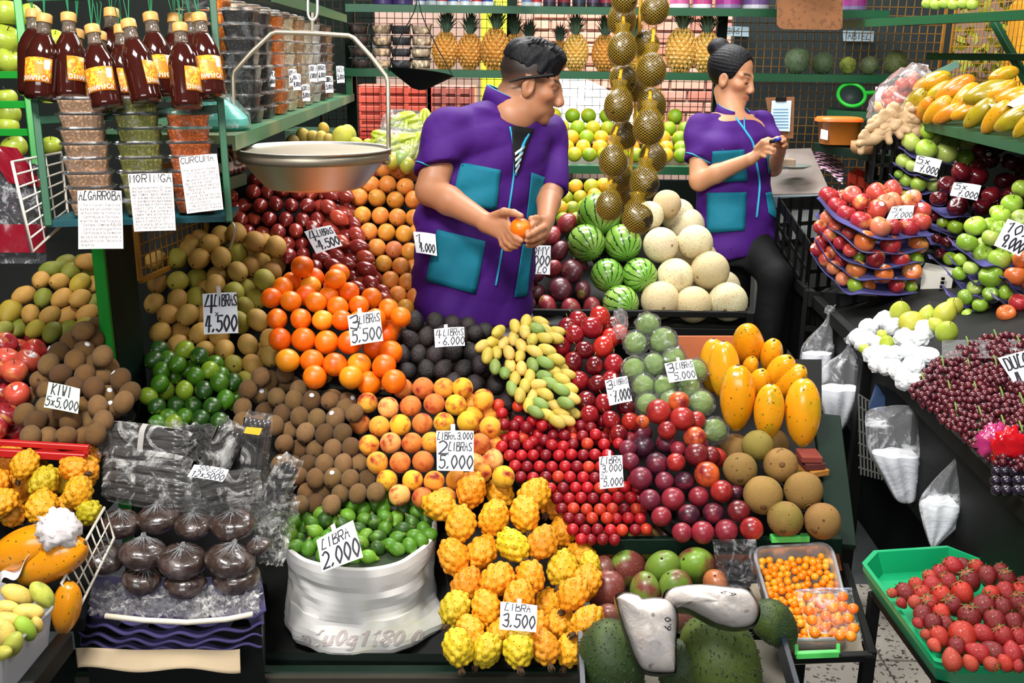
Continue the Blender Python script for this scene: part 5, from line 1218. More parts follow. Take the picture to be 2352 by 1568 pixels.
# ------ price cards
def q4(c,*pts):return[cr(c,*p)for p in pts]
CARDS=[(q4('px',(465,675),(543,671),(549,766),(470,769)),'F',[('4',.04,.05,.42,.3),('LIBRAS',.34,.06,.26,.64),('x',.34,.42,.16,.2),('4.500',.05,.56,.38,.9)],'white card 4 libras x 4.500 on the sapodillas',.5),(q4('px',(699,532),(760,517),(788,566),(728,585)),'F',[('4',.06,.06,.42,.3),('LIBRAS',.38,.1,.26,.56),('x',.1,.62,.16,.2),('4.500',.22,.52,.38,.75)],'white card 4 libras x 4.500 on the tree tomatoes',.4),(q4('px',(798,725),(872,713),(881,784),(807,796)),'F',[('3',.05,.05,.42,.3),('LIBRAS',.34,.08,.26,.62),('x',.3,.38,.14,.2),('5.500',.06,.52,.4,.9)],'white card 3 libras x 5.500 on the tangerines',.4),(q4('px',(997,756),(1066,751),(1068,796),(1000,800)),'F',[('4',.04,.08,.42,.3),('LIBRAS',.3,.08,.34,.66),('x',.1,.62,.22,.2),('6.000',.28,.5,.42,.7)],'white card 4 libras x 6.000 on the dark avocados',.4),(q4('px',(1002,989),(1088,989),(1088,1083),(1004,1081)),'F',[('LIBRA.3.000',.03,.05,.17,.94),('2',.06,.26,.32,.3),('LIBRAS',.32,.3,.2,.62),('x',.26,.5,.12,.2),('5.000',.06,.62,.32,.9)],'white card libra 3.000 and 2 libras x 5.000 on the peaches',.45),(q4('px',(1376,1049),(1429,1045),(1432,1119),(1378,1124)),'F',[('LIBRA',.06,.04,.2,.85),('3.000',.1,.28,.22,.85),('2x',.04,.55,.14,.4),('5.000',.14,.7,.24,.82)],'narrow white card libra 3.000 2x 5.000 on the small plums',.45),(q4('px',(1389,874),(1440,863),(1452,922),(1400,933)),'F',[('3',.05,.06,.32,.3),('LIBRAS',.36,.08,.2,.6),('x',.08,.5,.16,.2),('7.000',.24,.48,.42,.72)],'white card 3 libras x 7.000 on the red tamarillos',.45),(q4('px',(1526,835),(1589,825),(1601,872),(1537,881)),'F',[('3',.05,.06,.45,.3),('LIBRAS',.36,.1,.28,.6),('x',.34,.46,.16,.2),('5.000',.22,.56,.36,.74)],'white card 3 libras x 5.000 on the wrapped guavas',.5),(q4('px',(1150,1381),(1234,1390),(1231,1453),(1147,1446)),'F',[('LIBRA',.12,.05,.24,.75),('3.500',.08,.42,.46,.86)],'white card libra 3.500 on the yellow pitahayas',.5),(q4('px',(727,1240),(811,1194),(836,1280),(742,1315)),'F',[('LIBRA',.1,.1,.26,.72),('2.000',.06,.46,.46,.9)],'large tilted white card libra 2.000 on the green figs',.5),(q4('px',(112,877),(184,893),(181,952),(103,937)),'F',[('KIWI',.14,.04,.4,.6),('5x5.000',.02,.54,.38,.95)],'pale green card kiwi 5x5.000 on the left kiwis',None),(q4('px',(446,1067),(526,1079),(512,1110),(431,1098)),'F',[('500 c/u',.18,.02,.36,.7),('12x5000',.06,.44,.5,.9)],'white card 12x5000 on the wrapped black sticks',None),(q4('px',(1203,564),(1265,564),(1263,632),(1199,629)),'B',[('TOMY',.12,.06,.26,.8),('5.000',.08,.36,.34,.88),('KiLO',.26,.74,.22,.6)],'white card tomy 5.000 kilo half behind the man',None),(q4('px',(949,532),(1000,538),(1004,590),(956,582)),'F',[('1',.05,.1,.4,.3),('4.000',.2,.5,.4,.7)],'white card on the granadillas half behind the man',None),(q4('px',(2106,357),(2164,368),(2150,408),(2096,395)),3.82,[('5x',.05,.05,.42,.5),('7.000',.22,.5,.42,.75)],'white card 5x 7.000 on the upper green apples',None),(q4('px',(2191,419),(2254,426),(2242,463),(2180,451)),3.5,[('5x',.08,.05,.42,.5),('7.000',.24,.5,.42,.72)],'white card 5x 7.000 on the dark red apples',None),(q4('px',(2049,475),(2100,472),(2094,504),(2034,507)),3.33,[('5x',.08,.05,.4,.5),('7.000',.24,.5,.42,.72)],'white card 5x 7.000 on the pink red apples',None),(q4('px',(2315,502),(2378,530),(2339,590),(2280,565)),2.98,[('10x',.08,.05,.36,.8),('9.000',.16,.5,.42,.8)],'white card 10x 9.000 on the right green apples',None),(q4('px',(2102,807),(2152,784),(2165,826),(2129,841)),3.02,[('5x',.05,.05,.34,.5),('6.000',.2,.42,.46,.8)],'white card 5x 6.000 on the paper wrapped pears',None),(q4('px',(2291,822),(2372,800),(2402,890),(2345,908)),2.36,[('DULCE',.08,.06,.3,.8),('4.000',.12,.46,.42,.85)],'white card dulce 4.000 on the red grapes',None),]
PALEG=mat('pale_green_card',srgb('#d8efd2'),.75,var=.02)
for c,t,lines,lb,tab in CARDS:
 mx,my=sum(p[0]for p in c)/4,sum(p[1]for p in c)/4
 if t=='F':t=T(mx,my)-(.13 if my<720 and mx<790 else .25 if mx<900 and 700<my<800 and mx>780 else .17 if my<900 else .24)
 if mx<330 and my>850:t=TL(mx,my)-.12
 if 420<mx<530 and my>1000:t=2.16
 if 700<mx<850 and my>1150:t=2.19
 if 1140<mx<1240 and my>1300:t=2.12
 if t=='B':t=3.50
 if 940<mx<1000 and my<600:t=2.93
 card(c,t,lines,label=lb,group='price cards',tab=tab,paper=PALEG if 'pale green' in lb else None,lean=.012)
# ------ hanging scale
STEEL=mat('aluminium',srgb('#dcdcd8'),.42,1.0,var=.05,rnd=False,bump=.05,bscale=30);STEELD=mat('zinc',srgb('#a89f8c'),.45,.8,var=.1,rnd=False)
bc=P(722,372,2.5);sc=empty('hanging_scale',bc,'round aluminium scale pan hanging on a bent wire yoke','scale')
mb=MB();mb.lathe([(0,-.062),(.116,-.062),(.126,-.056),(.176,.004),(.1815,.008),(.1845,.03),(.194,.033),(.195,.036),(.183,.035),(.180,.008),(.172,.002),(.122,-.054),(0,-.057)],56,Matrix.Translation(bc));mb.build('pan',STEEL,sc,smooth=True)
mb=MB();mb.lathe([(.1822,.006),(.1862,.0065),(.1872,.029),(.1845,.0295)],56,Matrix.Translation(bc));mb.build('band',STEELD,sc,smooth=True)
yk=[cr('C2',*q)for q in((155,1420),(143,1000),(138,700),(148,645),(300,475),(480,305),(525,288),(860,300),(1180,322),(1228,345),(1380,510),(1515,685),(1532,735),(1536,1000),(1540,1390))]
MB().tube([P(x,y,2.5)for x,y in yk],.0058,8).build('yoke',STEELD,sc,smooth=True)
for(x,y,d)in((540,362,1),(893,358,-1)):MB().tube(smoothpath([P(x,y,2.5),P(x,y+16,2.5),P(x+12*d,y+17,2.5),P(x+22*d,y+8,2.5),P(x+22*d,y,2.5)],4),.0035,6).build('hook',STEELD,sc,smooth=True)
MB().tube([P(718,y,2.5)for y in(78,45,30)],.004,6).build('shackle_pin',STEELD,sc)
MB().tube(smoothpath([P(*q,2.5)for q in((708,-30),(707,25),(711,42),(718,46),(725,42),(729,25),(728,-30))],4),.004,6).build('shackle',mat('galvanised',srgb('#d4d4d0'),.35,.8,var=.05),sc,smooth=True)
MB().tube([P(718,-30,2.5),P(718,-420,2.5)],.004,6).build('chain',STEELD,sc)
# ------ clear boxes
PLASTIC=film('clear_plastic',body=.05,rough=.1,bscale=18,bump=.15)
def ring_pts(hx,hy,z,n=40,p=5.0,rib=0.0):
 out=[]
 for k in range(n):
  a=2*pi*k/n;c,s=cs(a),sn(a);r=1/((abs(c)**p+abs(s)**p)**(1/p));m=1+(rib if k%2 else-rib)
  out.append(Vector((hx*c*r*m,hy*s*r*m,z)))
 return out
def rings_mesh(rs,name,m,smooth=False,cap=True):
 n=len(rs[0]);v=[p for r in rs for p in r];f=[]
 for i in range(len(rs)-1):
  for k in range(n):f.append((i*n+k,i*n+(k+1)%n,(i+1)*n+(k+1)%n,(i+1)*n+k))
 if cap:f.append(tuple(range(n-1,-1,-1)));f.append(tuple((len(rs)-1)*n+k for k in range(n)))
 return mesh(name,v,f,m,smooth)
BOXH=.0335
def box_meshes(m):
 a=rings_mesh([ring_pts(.041,.031,.002,64,5,.012),ring_pts(.0465,.0365,.0285,64,5,.012)],'contents',m)
 return a
TRAYM=rings_mesh([ring_pts(.0425,.0325,.0,40),ring_pts(.048,.038,.029,40)],'tray',PLASTIC,cap=False)
LIDM=rings_mesh([ring_pts(.053,.043,.0288),ring_pts(.0545,.0445,.030),ring_pts(.0545,.0445,.032),ring_pts(.048,.038,.0325),ring_pts(.046,.036,.0365),ring_pts(.02,.016,.037)],'lid',film('clear_lid',body=.12,rough=.1,bscale=12,bump=.1),cap=True)
CONT={}
def clear_box(pos,rot,colname,hexcol,label,group,sc_=1.0,sx=1.0):
 if hexcol not in CONT:CONT[hexcol]=box_meshes(mat('contents_'+colname.replace(' ','_')+hexcol[1:],srgb(hexcol),.85,var=.2,vscale=60,speck=tuple(min(1,c*1.6+.02)for c in srgb(hexcol)),sscale=190,sthr=(.55,.62),bump=.5,bscale=160))
 o=link('clear_box',TRAYM,None,pos,rot,(sc_*sx,sc_,sc_));tag(o,label,'box',group)
 link('contents',CONT[hexcol],o);link('lid',LIDM,o)
 return o
# --- front rack with honey bottles and boxes
RK=empty('bottle_rack',P(300,500,2.226),'narrow green metal rack holding hanging honey bottles above boxed powders','rack')
zs_=P(290,516,2.226).z
MB().beam(P(78,215,2.171),P(112,520,2.171),.016,.016).build('post',GREEN,RK)
MB().beam(P(484,-60,2.263),P(527,510,2.263),.016,.016).build('post',GREEN,RK)
MB().beam(P(84,276,2.171),P(503,250,2.263),.014,.018).build('hanging_bar',GREEN,RK)
MB().beam(P(60,-6,2.171),P(486,-20,2.263),.014,.02).build('hanging_bar',GREEN,RK)
fa_,fb_=P(112,527,2.171),P(527,480,2.263);fa_.z=fb_.z=(fa_.z+fb_.z)/2;shz=fa_.z+.004
bkv=Vector((-.02,.15,0))
MB().prism([fa_,fb_,fb_+bkv,fa_+bkv],(0,0,-.012)).build('shelf_board',mat('teal_edge',srgb('#0a4a52'),.5,var=.1),RK)
STK=[('pinkish carob powder','#c9a07c',197,2.208,8,'carob'),('olive moringa powder','#8a8a3e',321,2.236,8,'moringa'),('orange turmeric powder','#c8641a',437,2.268,7,'turmeric')]
dr_=(fb_-fa_).normalized();qr=Quaternion((0,0,1),math.atan2(dr_.y,dr_.x))
for nm,hx,px,t,n,short in STK:
 base=PZ(px,520,shz);yy=P(px,400,t);base=Vector((yy.x,yy.y+.01,shz))
 for i in range(n):
  clear_box(base+Vector((R.uniform(-.003,.003)+.0025*(n-i)*.3,R.uniform(-.003,.003),i*.0318+.002)),qr@Quaternion((0,0,1),R.uniform(-.05,.05)),nm,hx,f'clear lidded box of {nm}, {ORD[n - i]} from the top of its stack',f'boxes of {nm}',.98)
THIN=mat('thin_ink',(.10,.09,.10),.6,var=0)
def info(c,t,head,lines,label,hh=.12):
 root=card(c,t,[(head,.03,.02,hh,.94)],'info_card',label,'handwritten info cards',.004,mat('cream_card',srgb('#ece2dc'),.75,var=.03),.13)
 tl,tr,br,bl=[P(x,y,t+(.004 if i<2 else-.004))for i,(x,y)in enumerate(c)]
 nr=(tr-tl).cross(bl-tl).normalized();nr=nr if nr.dot(toward_cam(tl))>0 else-nr
 W,H=(tr-tl).length,(bl-tl).length;Wn=W/H;mb=MB();n=len(lines)
 f=lambda p:tl.lerp(tr,p.x/Wn).lerp(bl.lerp(br,p.x/Wn),1-p.y)+nr*(.0014+.004*math.sin(p.x/Wn*3.1)*(1-.5*(1-p.y))+.006*(1-p.y)**2)
 write(mb,[(ln,.06*Wn,.22+.75*i/n,.048,.9*Wn)for i,ln in enumerate(lines)],f,Wn,1,.10)
 mb.build('small_writing',THIN,root)
info([(178,438),(279,438),(286,572),(183,573)],2.116,'ALGARROBA',['- Es rica en taninos','este es un poderoso','antioxidante natural','- Contribuye al fortaleci','miento de los huesos','- Contiene vitaminas B.B2.B3','- Cura la ulcera gastrica','- Contribuye a la formacion','de celulas sanguineas y','globulos rojos. Mejora la','anemia.'],'cream card headed algarroba hanging on the pinkish boxes',.14)
info([(294,400),(395,398),(406,530),(311,533)],2.144,'MORINGA',['Una fuente de hierro 25 veces','mas que la espinaca 14 veces','mas vitamina A que la zanahoria','17 veces mas calcio que la leche','15 veces mas potasio que el banano','9 veces mas proteina que el','yogurt tiene 7 veces mas','vitamina C que la naranja','Ademas tiene accion Antioxi','dante Anticancerigeno y','desinflamatorio','Es un energizante natural','contiene aminoacidos'],'cream card headed moringa hanging on the olive boxes',.13)
info([(411,362),(498,353),(515,482),(432,492)],2.176,'CURCUMA',['Previene el Alzheimer','- Anticancerigena','- Evita la artritis','- mejora la cicatrizacion','de las heridas','- Desintoxicacion hepatica','- Regula el colesterol','en sangre','- sube las defensas','- Fortalece el sistema','inmunologico','- limpia los bronquios','expulsa las flemas'],'cream card headed curcuma hanging on the orange boxes',.10)
# --- honey bottles
HONEY=mat('dark_honey',srgb('#34100a'),.07,var=0,coat=.5,spec=.6,zgrad=None);GLASS=mat('clear_glass',srgb('#9a8a7c'),.06,trans=.7,var=0)
CAPM=mat('tan_cap',srgb('#c8964e'),.5,var=.08,vscale=60);TWINE=mat('green_twine',srgb('#0f7a4a'),.6,var=.1)
def honey_label():
 k=NT('honey_label');co=k.coords(False)
 v=k.new('ShaderNodeTexVoronoi');v.inputs['Scale'].default_value=95;k.link(co,v.inputs['Vector'])
 a=k.mix(k.ramp(v.outputs['Distance'],.16,.2),srgb('#5a2c10'),srgb('#e8b030'));a=k.mix(k.ramp(v.outputs['Distance'],.45,.52),a,srgb('#e07a20'))
 k.link(a,k.b.inputs['Base Color']);k.b.inputs['Roughness'].default_value=.4;return k.m
HL=honey_label()
body=MB().lathe([(0,0),(.030,0),(.0345,.004),(.0355,.012),(.0345,.024),(.0352,.030),(.0352,.092),(.0355,.098),(.034,.112),(.0275,.130),(.021,.143),(.017,.150),(0,.150)],24).mesh('honey',HONEY,True)
neck=MB().lathe([(.0172,.1495),(.0155,.160),(.0145,.172),(.0155,.175),(.0145,.178)],20).mesh('neck',GLASS,True)
capm=MB().lathe([(0,.198),(.015,.198),(.0172,.196),(.0175,.178),(.0172,.1765),(0,.1765)],20).mesh('cap',CAPM,True)
def cyl(a,z,r=.0362):return Vector((r*cs(a),r*sn(a),z))
lab=MB().sheet([[cyl(-1.05+2.1*j/14,.090-.056*i/3)for j in range(15)]for i in range(4)],.0003).mesh('label',HL,True)
lt=MB();write(lt,[('DINAMICA',.0,.0,.010,.07)],lambda p:cyl(-.95+p.x/.036,.0385+p.y-.0,.0366),.07,.010,.2);ltm=lt.mesh('lettering',mat('label_white',srgb('#f2e6da'),.5,var=0))
pot=MB().sheet([[cyl(.0+.5*j/4,.075-.022*i/2,.0365)for j in range(5)]for i in range(3)],.0002).mesh('honey_pot_print',mat('label_orange',srgb('#e8861c'),.5,var=.1));wht=MB().sheet([[cyl(.55+.35*j/4,.086-.022*i/2,.0365)for j in range(5)]for i in range(3)],.0002).mesh('white_print',mat('label_grey',srgb('#d0d4da'),.5,var=.1))
def bottle(base,cap,t,turn,label,wide=70):
 t*=.92
 b,c=P(*cr('C1',*base),t),P(*cr('C1',*cap),t);ax=(c-b).normalized();sz=wide*t/F/.0705
 fwd=toward_cam(b);fwd=(fwd-ax*fwd.dot(ax)).normalized();side=ax.cross(fwd)
 d=fwd*cs(math.radians(turn))+side*sn(math.radians(turn));M=Matrix((d,ax.cross(d),ax)).transposed()
 o=link('honey_bottle',body,None,b,M.to_quaternion(),sz);tag(o,label,'bottle','hanging honey bottles')
 link('neck',neck,o);link('cap',capm,o);l=link('label',lab,o);link('lettering',ltm,l);link('honey_pot_print',pot,l);link('white_print',wht,l)
 tp_=MB()
 for k in range(3):tp_.tube([c,c+Vector((R.uniform(-.012,.012),0,.06)),Vector((c.x+R.uniform(-.02,.02),c.y,b.z+.29))],.0011,4)
 tp_.build('twine',TWINE,o)
for a in[((365,900),(400,175),2.33,-25,'honey bottle at the outer end, orange label turned to the aisle'),((650,890),(615,118),2.36,48,'honey bottle hanging highest, its label turned half away'),((975,985),(825,228),2.30,-14,'tilted honey bottle hanging lowest, label facing out'),((1330,930),(1158,218),2.34,75,'tilted honey bottle with its label turned to the wall'),((1468,880),(1362,195),2.42,2,'honey bottle behind the tilted one, label facing out'),((1690,980),(1625,285),2.36,62,'lower honey bottle beside the inner end, label edge showing'),((1905,885),(1800,202),2.40,5,'honey bottle at the inner end of the rack, label facing out'),((1010,850),(1005,155),2.50,150,'shadowed honey bottle in the back row, without label showing'),((1125,1000),(1095,305),2.46,10,'honey bottle in the back row, mostly hidden by tilted ones'),((1580,900),(1575,218),2.50,120,'honey bottle in the back row near the inner end'),((310,860),(303,145),2.48,100,'honey bottle in the back row at the outer end'),((680,1040),(690,170),2.46,10,'honey bottle low in the back row below the highest one'),((930,1060),(890,290),2.42,-20,'honey bottle low in the back row behind the lowest one'),((1740,900),(1728,235),2.52,100,'honey bottle in the back row behind the inner end one')]:
 bottle(*a)
# --- long side shelf: stacks of clear boxes
SX=lambda Y:-.66+(Y-2.42)/2.63*-.14
cols=[('black beans','#14110f'),('black seeds','#1c1614'),('dried orange strips','#ee7c14'),('cream flakes','#ecd4b4'),('tan nuts','#c89c70'),('pale flakes','#e2ccb4'),('white flakes','#ece4dc'),('brown raisins','#5a3a30'),('tan almonds','#b88c64'),('pale seeds','#dcc2a4')]
k=0
for row,(off,n)in enumerate(((.066,9),(.185,9))):
 for i in range(n):
  Y=2.83+i*.205+row*.03;nm,hx=cols[(i+row)%len(cols)]
  for j in range(8+(row and 1)):
   clear_box(Vector((SX(Y)-off+R.uniform(-.004,.004),Y+R.uniform(-.004,.004),1.514+j*.0372)),Quaternion((0,0,1),pi/2+R.uniform(-.06,.06)),nm,hx,f"clear box of {nm}, {ORD[j + 1]} up, {ORD[i + 1]} {'rear' if row else 'front'} stack of the side shelf",f"boxes of {nm} on the side shelf",1.14)
for(x,y,t,ln)in((622,183,2.95,('C/U','6.000')),(672,180,3.1,('UVAS','5.000')),(681,190,3.08,('MANI','4.000')),(702,215,3.15,('COCO','5.000')),(718,170,3.5,('NUEZ','7.000')),(738,168,3.75,('HIGOS','6.000')),(755,195,3.8,('CIRUELA','5.000')),(781,172,4.3,('ALM','5.000'))):
 card([(x-9,y-20),(x+9,y-19),(x+11,y+20),(x-6,y+21)],t,[(ln[0],.08,.1,.25,.85),(ln[1],.08,.5,.3,.85)],label=f'small white card reading {ln[0].lower()} {ln[1]} hung on the side shelf boxes',group='cards on the side shelf')
tq=empty('kitchen_scale',P(540,290,2.5),'turquoise kitchen scale under clear plastic at the end of the side shelf','scale')
TQ=mat('turquoise_plastic',srgb('#58c4b4'),.4,var=.05)
b0=Vector((SX(2.55)-.1,2.56,1.514));rsc=Matrix.Translation(b0)@Matrix.Rotation(.25,4,'Z')
mb=MB();n_=28
v=[]
for hx,hy,z in((.085,.075,0),(.095,.085,.012),(.092,.082,.028),(.06,.06,.06),(.045,.05,.072)):v.append([rsc@p for p in ring_pts(hx,hy,z,n_,4)])
for i in range(4):mb.add(v[i]+v[i+1],[(k,(k+1)%n_,n_+(k+1)%n_,n_+k)for k in range(n_)])
mb.add(v[4],[tuple(range(n_))]);mb.build('housing',TQ,tq,smooth=True)
mb=MB();w_=[[rsc@(p+Vector((0,0,.005)))for p in ring_pts(hx,hy,z,n_,4)]for hx,hy,z in((.1,.09,.002),(.098,.088,.032),(.066,.066,.066),(.05,.054,.08),(.01,.01,.082))]
for i in range(4):mb.add(w_[i]+w_[i+1],[(k,(k+1)%n_,n_+(k+1)%n_,n_+k)for k in range(n_)])
mb.build('wrap',film('wrap_film',body=.2,bscale=30),tq,smooth=True)
shelf(P(505,412,2.75),P(560,396,3.0),(-.1,.02,0),.012,'short green ledge with small red bottles behind the scale pan')
for i in range(5):
 p=P(512+i*10,404-i*3,2.8+i*.055);o=MB().lathe([(0,0),(.016,0),(.017,.004),(.017,.045),(.008,.058),(.008,.066),(.010,.067),(.010,.078),(0,.078)],14,Matrix.Translation(p)).build('syrup_bottle',mat('red_syrup',srgb('#4a0c14'),.1,var=.05,coat=.4),smooth=True,label=f'small dark red syrup bottle, {ORD[i + 1]} along the green ledge',cat='bottle',group='syrup bottles')
 MB().lathe([(.0172,.012),(.0176,.013),(.0176,.036),(.0172,.037)],14,Matrix.Translation(p)).build('label',PAPER,o,smooth=True)
# ------ back wall shelves
PINES=[(1023,56,'pineapple',5.05),(1079,54,'pineapple',5.07),(1137,62,'pineapple',5.03),(1184,54,'pineapple',5.12),(1214,48,'pineapple',5.17),(1284,44,'pineapple',5.17),(1322,55,'golden_pineapple',5.05),(1388,54,'pineapple',5.08),(1452,52,'golden_pineapple',5.08),(1563,66,'golden_pineapple',5.04),(1622,60,'golden_pineapple',5.04)]
for i,(x,w,kd,Y)in enumerate(PINES):
 q=PY(x,130,Y);wd=w*Y/F*1.02
 nxt=['between the nut boxes and its golden neighbours','second along the shelf, orange skinned','with the tallest crown, left of the man','half hidden behind the hair of the man','deep behind the head of the man','small crowned, peeping above the hair of the man','right beside the face of the man','just left of the hanging avocado nets','hidden behind the hanging avocado nets','plumpest, right of the hanging avocado nets','last of the row, above the bun of the woman'][i]
 col='golden' if kd!='pineapple' else 'orange'
 make(kd,(q.x,Y,ZP+.69*wd),jit((0,0,1),.03),wd,srgb('#6b6a24'),f'{col} pineapple {nxt}','pineapple','pineapples on the wall shelf',name='pineapple')
for i,(x,w,cn,hx)in enumerate([(1831,66,'broad grey green','#6c8462'),(1890,56,'tall dark green','#5a7450'),(1948,44,'small bright yellow green','#bccb58'),(1998,48,'small dull green','#76845c'),(2058,62,'brownish green','#768450')]):
 q=PY(x,145,5.06);wd=w*5.06/F;make('small_soursop',(q.x,5.06,ZP+.42*wd),aim(R.uniform(0,360),.3),wd*.82,srgb(hx),f'{cn} spiny fruit on the wall shelf right of the woman','soursop','spiny fruits on the wall shelf')
CUPC=rings_mesh([ring_pts(.042,.042,.003,28,2),ring_pts(.049,.049,.044,28,2)],'tub',PLASTIC,True);CUPL=rings_mesh([ring_pts(.053,.053,.044,28,2),ring_pts(.054,.054,.048,28,2),ring_pts(.048,.048,.051,28,2)],'lid',MATS['clear_lid'],True)
for i,(x,hx,nm)in enumerate([(826,'#3c2620','dark raisins'),(878,'#b09678','pale cashews'),(922,'#1e1c22','black plums'),(968,'#cbb296','pistachios')]):
 cm=rings_mesh([ring_pts(.040,.040,.004,28,2,.01),ring_pts(.046,.046,.040,28,2,.01)],'contents',mat('nuts_'+nm.replace(' ','_'),srgb(hx),.7,var=.25,vscale=60,bump=1,bscale=60,speck=tuple(min(1,c*1.8)for c in srgb(hx)),sscale=60,sthr=(.5,.6)))
 for j in range(4):
  q=PY(x,140,5.04);o=link('clear_tub',CUPC,None,(q.x+R.uniform(-.004,.004),5.04,ZP+.001+j*.053),None,1.02);link('contents',cm,o);link('lid',CUPL,o)
  tag(o,f'round clear tub of {nm}, {ORD[j + 1]} up on the pineapple shelf','tub',f'tubs of {nm}')
card(q4('px',(856,96),(898,99),(897,133),(854,128)),4.9,[('MARAÑON'.replace('Ñ','N'),.05,.06,.24,.9),('ORGANICO',.05,.38,.2,.9),('12000',.1,.66,.28,.8)],label='white card maranon organico 12000 on the cashew tubs',group='price cards')
card(q4('px',(949,107),(990,110),(988,143),(946,139)),4.9,[('PISTACHO',.05,.06,.24,.9),('CASCARA',.05,.38,.2,.9),('9.000',.2,.66,.28,.7)],label='white card pistacho cascara 9.000 on the pistachio tubs',group='price cards')
TIN={}
def tin(x,r,h,hx,nm,band=None,Y=5.0):
 q=PY(x,20,Y);m=mat('tin_'+hx[1:],srgb(hx),.35,.1,var=.05,vscale=30)
 o=MB().lathe([(0,0),(r*.96,0),(r,.004),(r,h-.004),(r*1.03,h-.003),(r*1.03,h),(0,h)],24,Matrix.Translation((q.x,Y,ZT+.001))).build('tin',m,smooth=False,label=nm,cat='tin',group='tins on the top shelf')
 MB().lathe([(r*1.004,.02),(r*1.008,.021),(r*1.008,h*.8),(r*1.004,h*.81)],24,Matrix.Translation((q.x,Y,ZT+.001))).build('label',mat('tinlabel_'+(band or hx)[1:],srgb(band or hx),.4,var=.3,vscale=40),o)
for i,x in enumerate((880,925)):tin(x,.05,.05,'#3a2c5c',f'dark purple bowl on the top shelf, {ORD[i + 1]} from the wall corner')
for i,x in enumerate((965,990,1015,1040,1068,1095,1120,1210,1232)):tin(x,.026,.09,'#c9ced6',f'blue and white tin on the top shelf, {ORD[i + 1]} of its row',('#2c50a8','#7a8cc0','#c02c34')[i%3])
for i,x in enumerate((1262,1295,1330,1362,1392,1425)):tin(x,.031,.09,'#2a2430',f'dark jar on the top shelf, {ORD[i + 1]} of its row',('#503858','#8c2a3c','#2c3a50')[i%3])
for i,(x,r,hx,b)in enumerate(((1560,.045,'#e6e2ea','#e06aa8'),(1612,.045,'#e2e0e8','#d04a90'),(1672,.062,'#8a7aa0','#b03a98'),(1735,.062,'#c8c8d4','#7a5a9a'),(1960,.06,'#7a6a94','#a03a8c'))):tin(x,r,.16,hx,f'large pink and purple tub on the top shelf, {ORD[i + 1]} of the tubs',b)
def hang_bananas(xs,t,hx,label,ytip):
 top=P(sum(xs)/len(xs),ytip-120,t);root=empty('banana_bunch',top,label,'bananas');q=None
 for x in xs:
  tip=P(x,ytip+R.uniform(-5,3),t+R.uniform(-.02,.02));ax=(top-tip).normalized();w=.036
  me=PROTO['banana'][0];o=link('banana',me,root);M=(Matrix.Translation((tip+top)/2)@rotz_to(ax,R.uniform(0,6)).to_matrix().to_4x4()@Matrix.Scale(w,4));Mi=world_of(root).inverted()@M
  o.location=Mi.translation;o.rotation_mode='QUATERNION';o.rotation_quaternion=Mi.to_quaternion();o.scale=(w,w,w*.9);o.color=c4(srgb(hx))
 MB().tube([top-Vector((0,0,.05)),top+Vector((0,0,.06))],.014,8).build('stalk',DKB,root);MB().tube([top,top+Vector((0,0,.45))],.002,5).build('cord',TWINE,root)
hang_bananas((955,975),4.5,'#d9a81c','yellow bananas hanging over the pistachio tubs',8);hang_bananas((1008,1022),4.55,'#d9a81c','pair of yellow bananas above the second pineapple',8)
hang_bananas((1132,1158,1185,1212),4.4,'#8aa83c','green bananas hanging above the tall crowned pineapple',18);hang_bananas((1258,1300),4.45,'#c9b02c','yellow green bananas hanging above the hair of the man',8);hang_bananas((1748,1764,1780),4.5,'#a4bc3c','green finger bananas beside the brown board',15)
bd=empty('banana_board',P(1862,30,4.35),'brown hardboard sheet with rounded corners hanging by the corner shelf','board')
MB().prism([P(*q,4.35)for q in((1787,-90),(1937,-90),(1935,62),(1930,67),(1922,69),(1798,67),(1789,63),(1785,56))],(0,.008,0)).build('sheet',mat('hardboard',srgb('#8a5a34'),.8,var=.2,vscale=8,speck=srgb('#6b4426'),sscale=60,sthr=(.55,.65)),bd)
MB().tube([P(1862,-90,4.35),P(1862,-220,4.35)],.003,5).build('cord',TWINE,bd)
hang_bananas((1835,1875,1908),4.25,'#e0ac1c','ripe yellow bananas against the brown hardboard sheet',8)
for i,x in enumerate((2130,2150,2170,2190,2212,2234)):make('green_apple',P(x,8+(i%2)*3,4.35-i*.03),aim(80,.4),.05,srgb('#a8c04a'),f'green apple on the corner shelf above the papayas, {ORD[i + 1]} of the row','apple','green apples on the corner shelf')
bp=empty('hanging_pan',P(965,165,4.2),'shallow black pan hanging on two cords under the pineapple shelf','pan')
Mq=Matrix.Translation(P(966,168,4.2))@Matrix.Rotation(.1,4,'Y')@Matrix.Rotation(-.12,4,'X')
MB().lathe([(0,-.07),(.03,-.065),(.135,0),(.138,.003),(.13,.001),(.03,-.06),(0,-.064)],28,Mq).build('dish',BLACKM,bp,smooth=True)
for a,b in(((893,165),(957,8)),((1042,178),(963,8))):MB().tube(smoothpath([P(*a,4.2),P((a[0]+b[0])/2-6,(a[1]+b[1])/2,4.2),P(*b,4.2),P(960,-120,4.2)],5),.0025,5).build('cord',BLACKM,bp)
gs=empty('strainer',P(1956,218,4.75),'bright green rimmed strainer hanging beside the juice cup','strainer');gm=mat('bright_green_plastic',srgb('#2cc83a'),.35,var=.03)
Ms=Matrix.Translation(P(1956,218,4.75))@rotz_to(aim(100,.93),0).to_matrix().to_4x4()
mb=MB();mb.tube([Ms@Vector((.063*cs(a*pi/16),.063*sn(a*pi/16),0))for a in range(32)],.009,8,closed=True);mb.build('rim',gm,gs,smooth=True)
MB().lathe([(.06,0),(.045,-.025),(0,-.035)],24,Ms).build('mesh_bowl',mat('grey_mesh',srgb('#2c3a3c'),.6),gs,smooth=True)
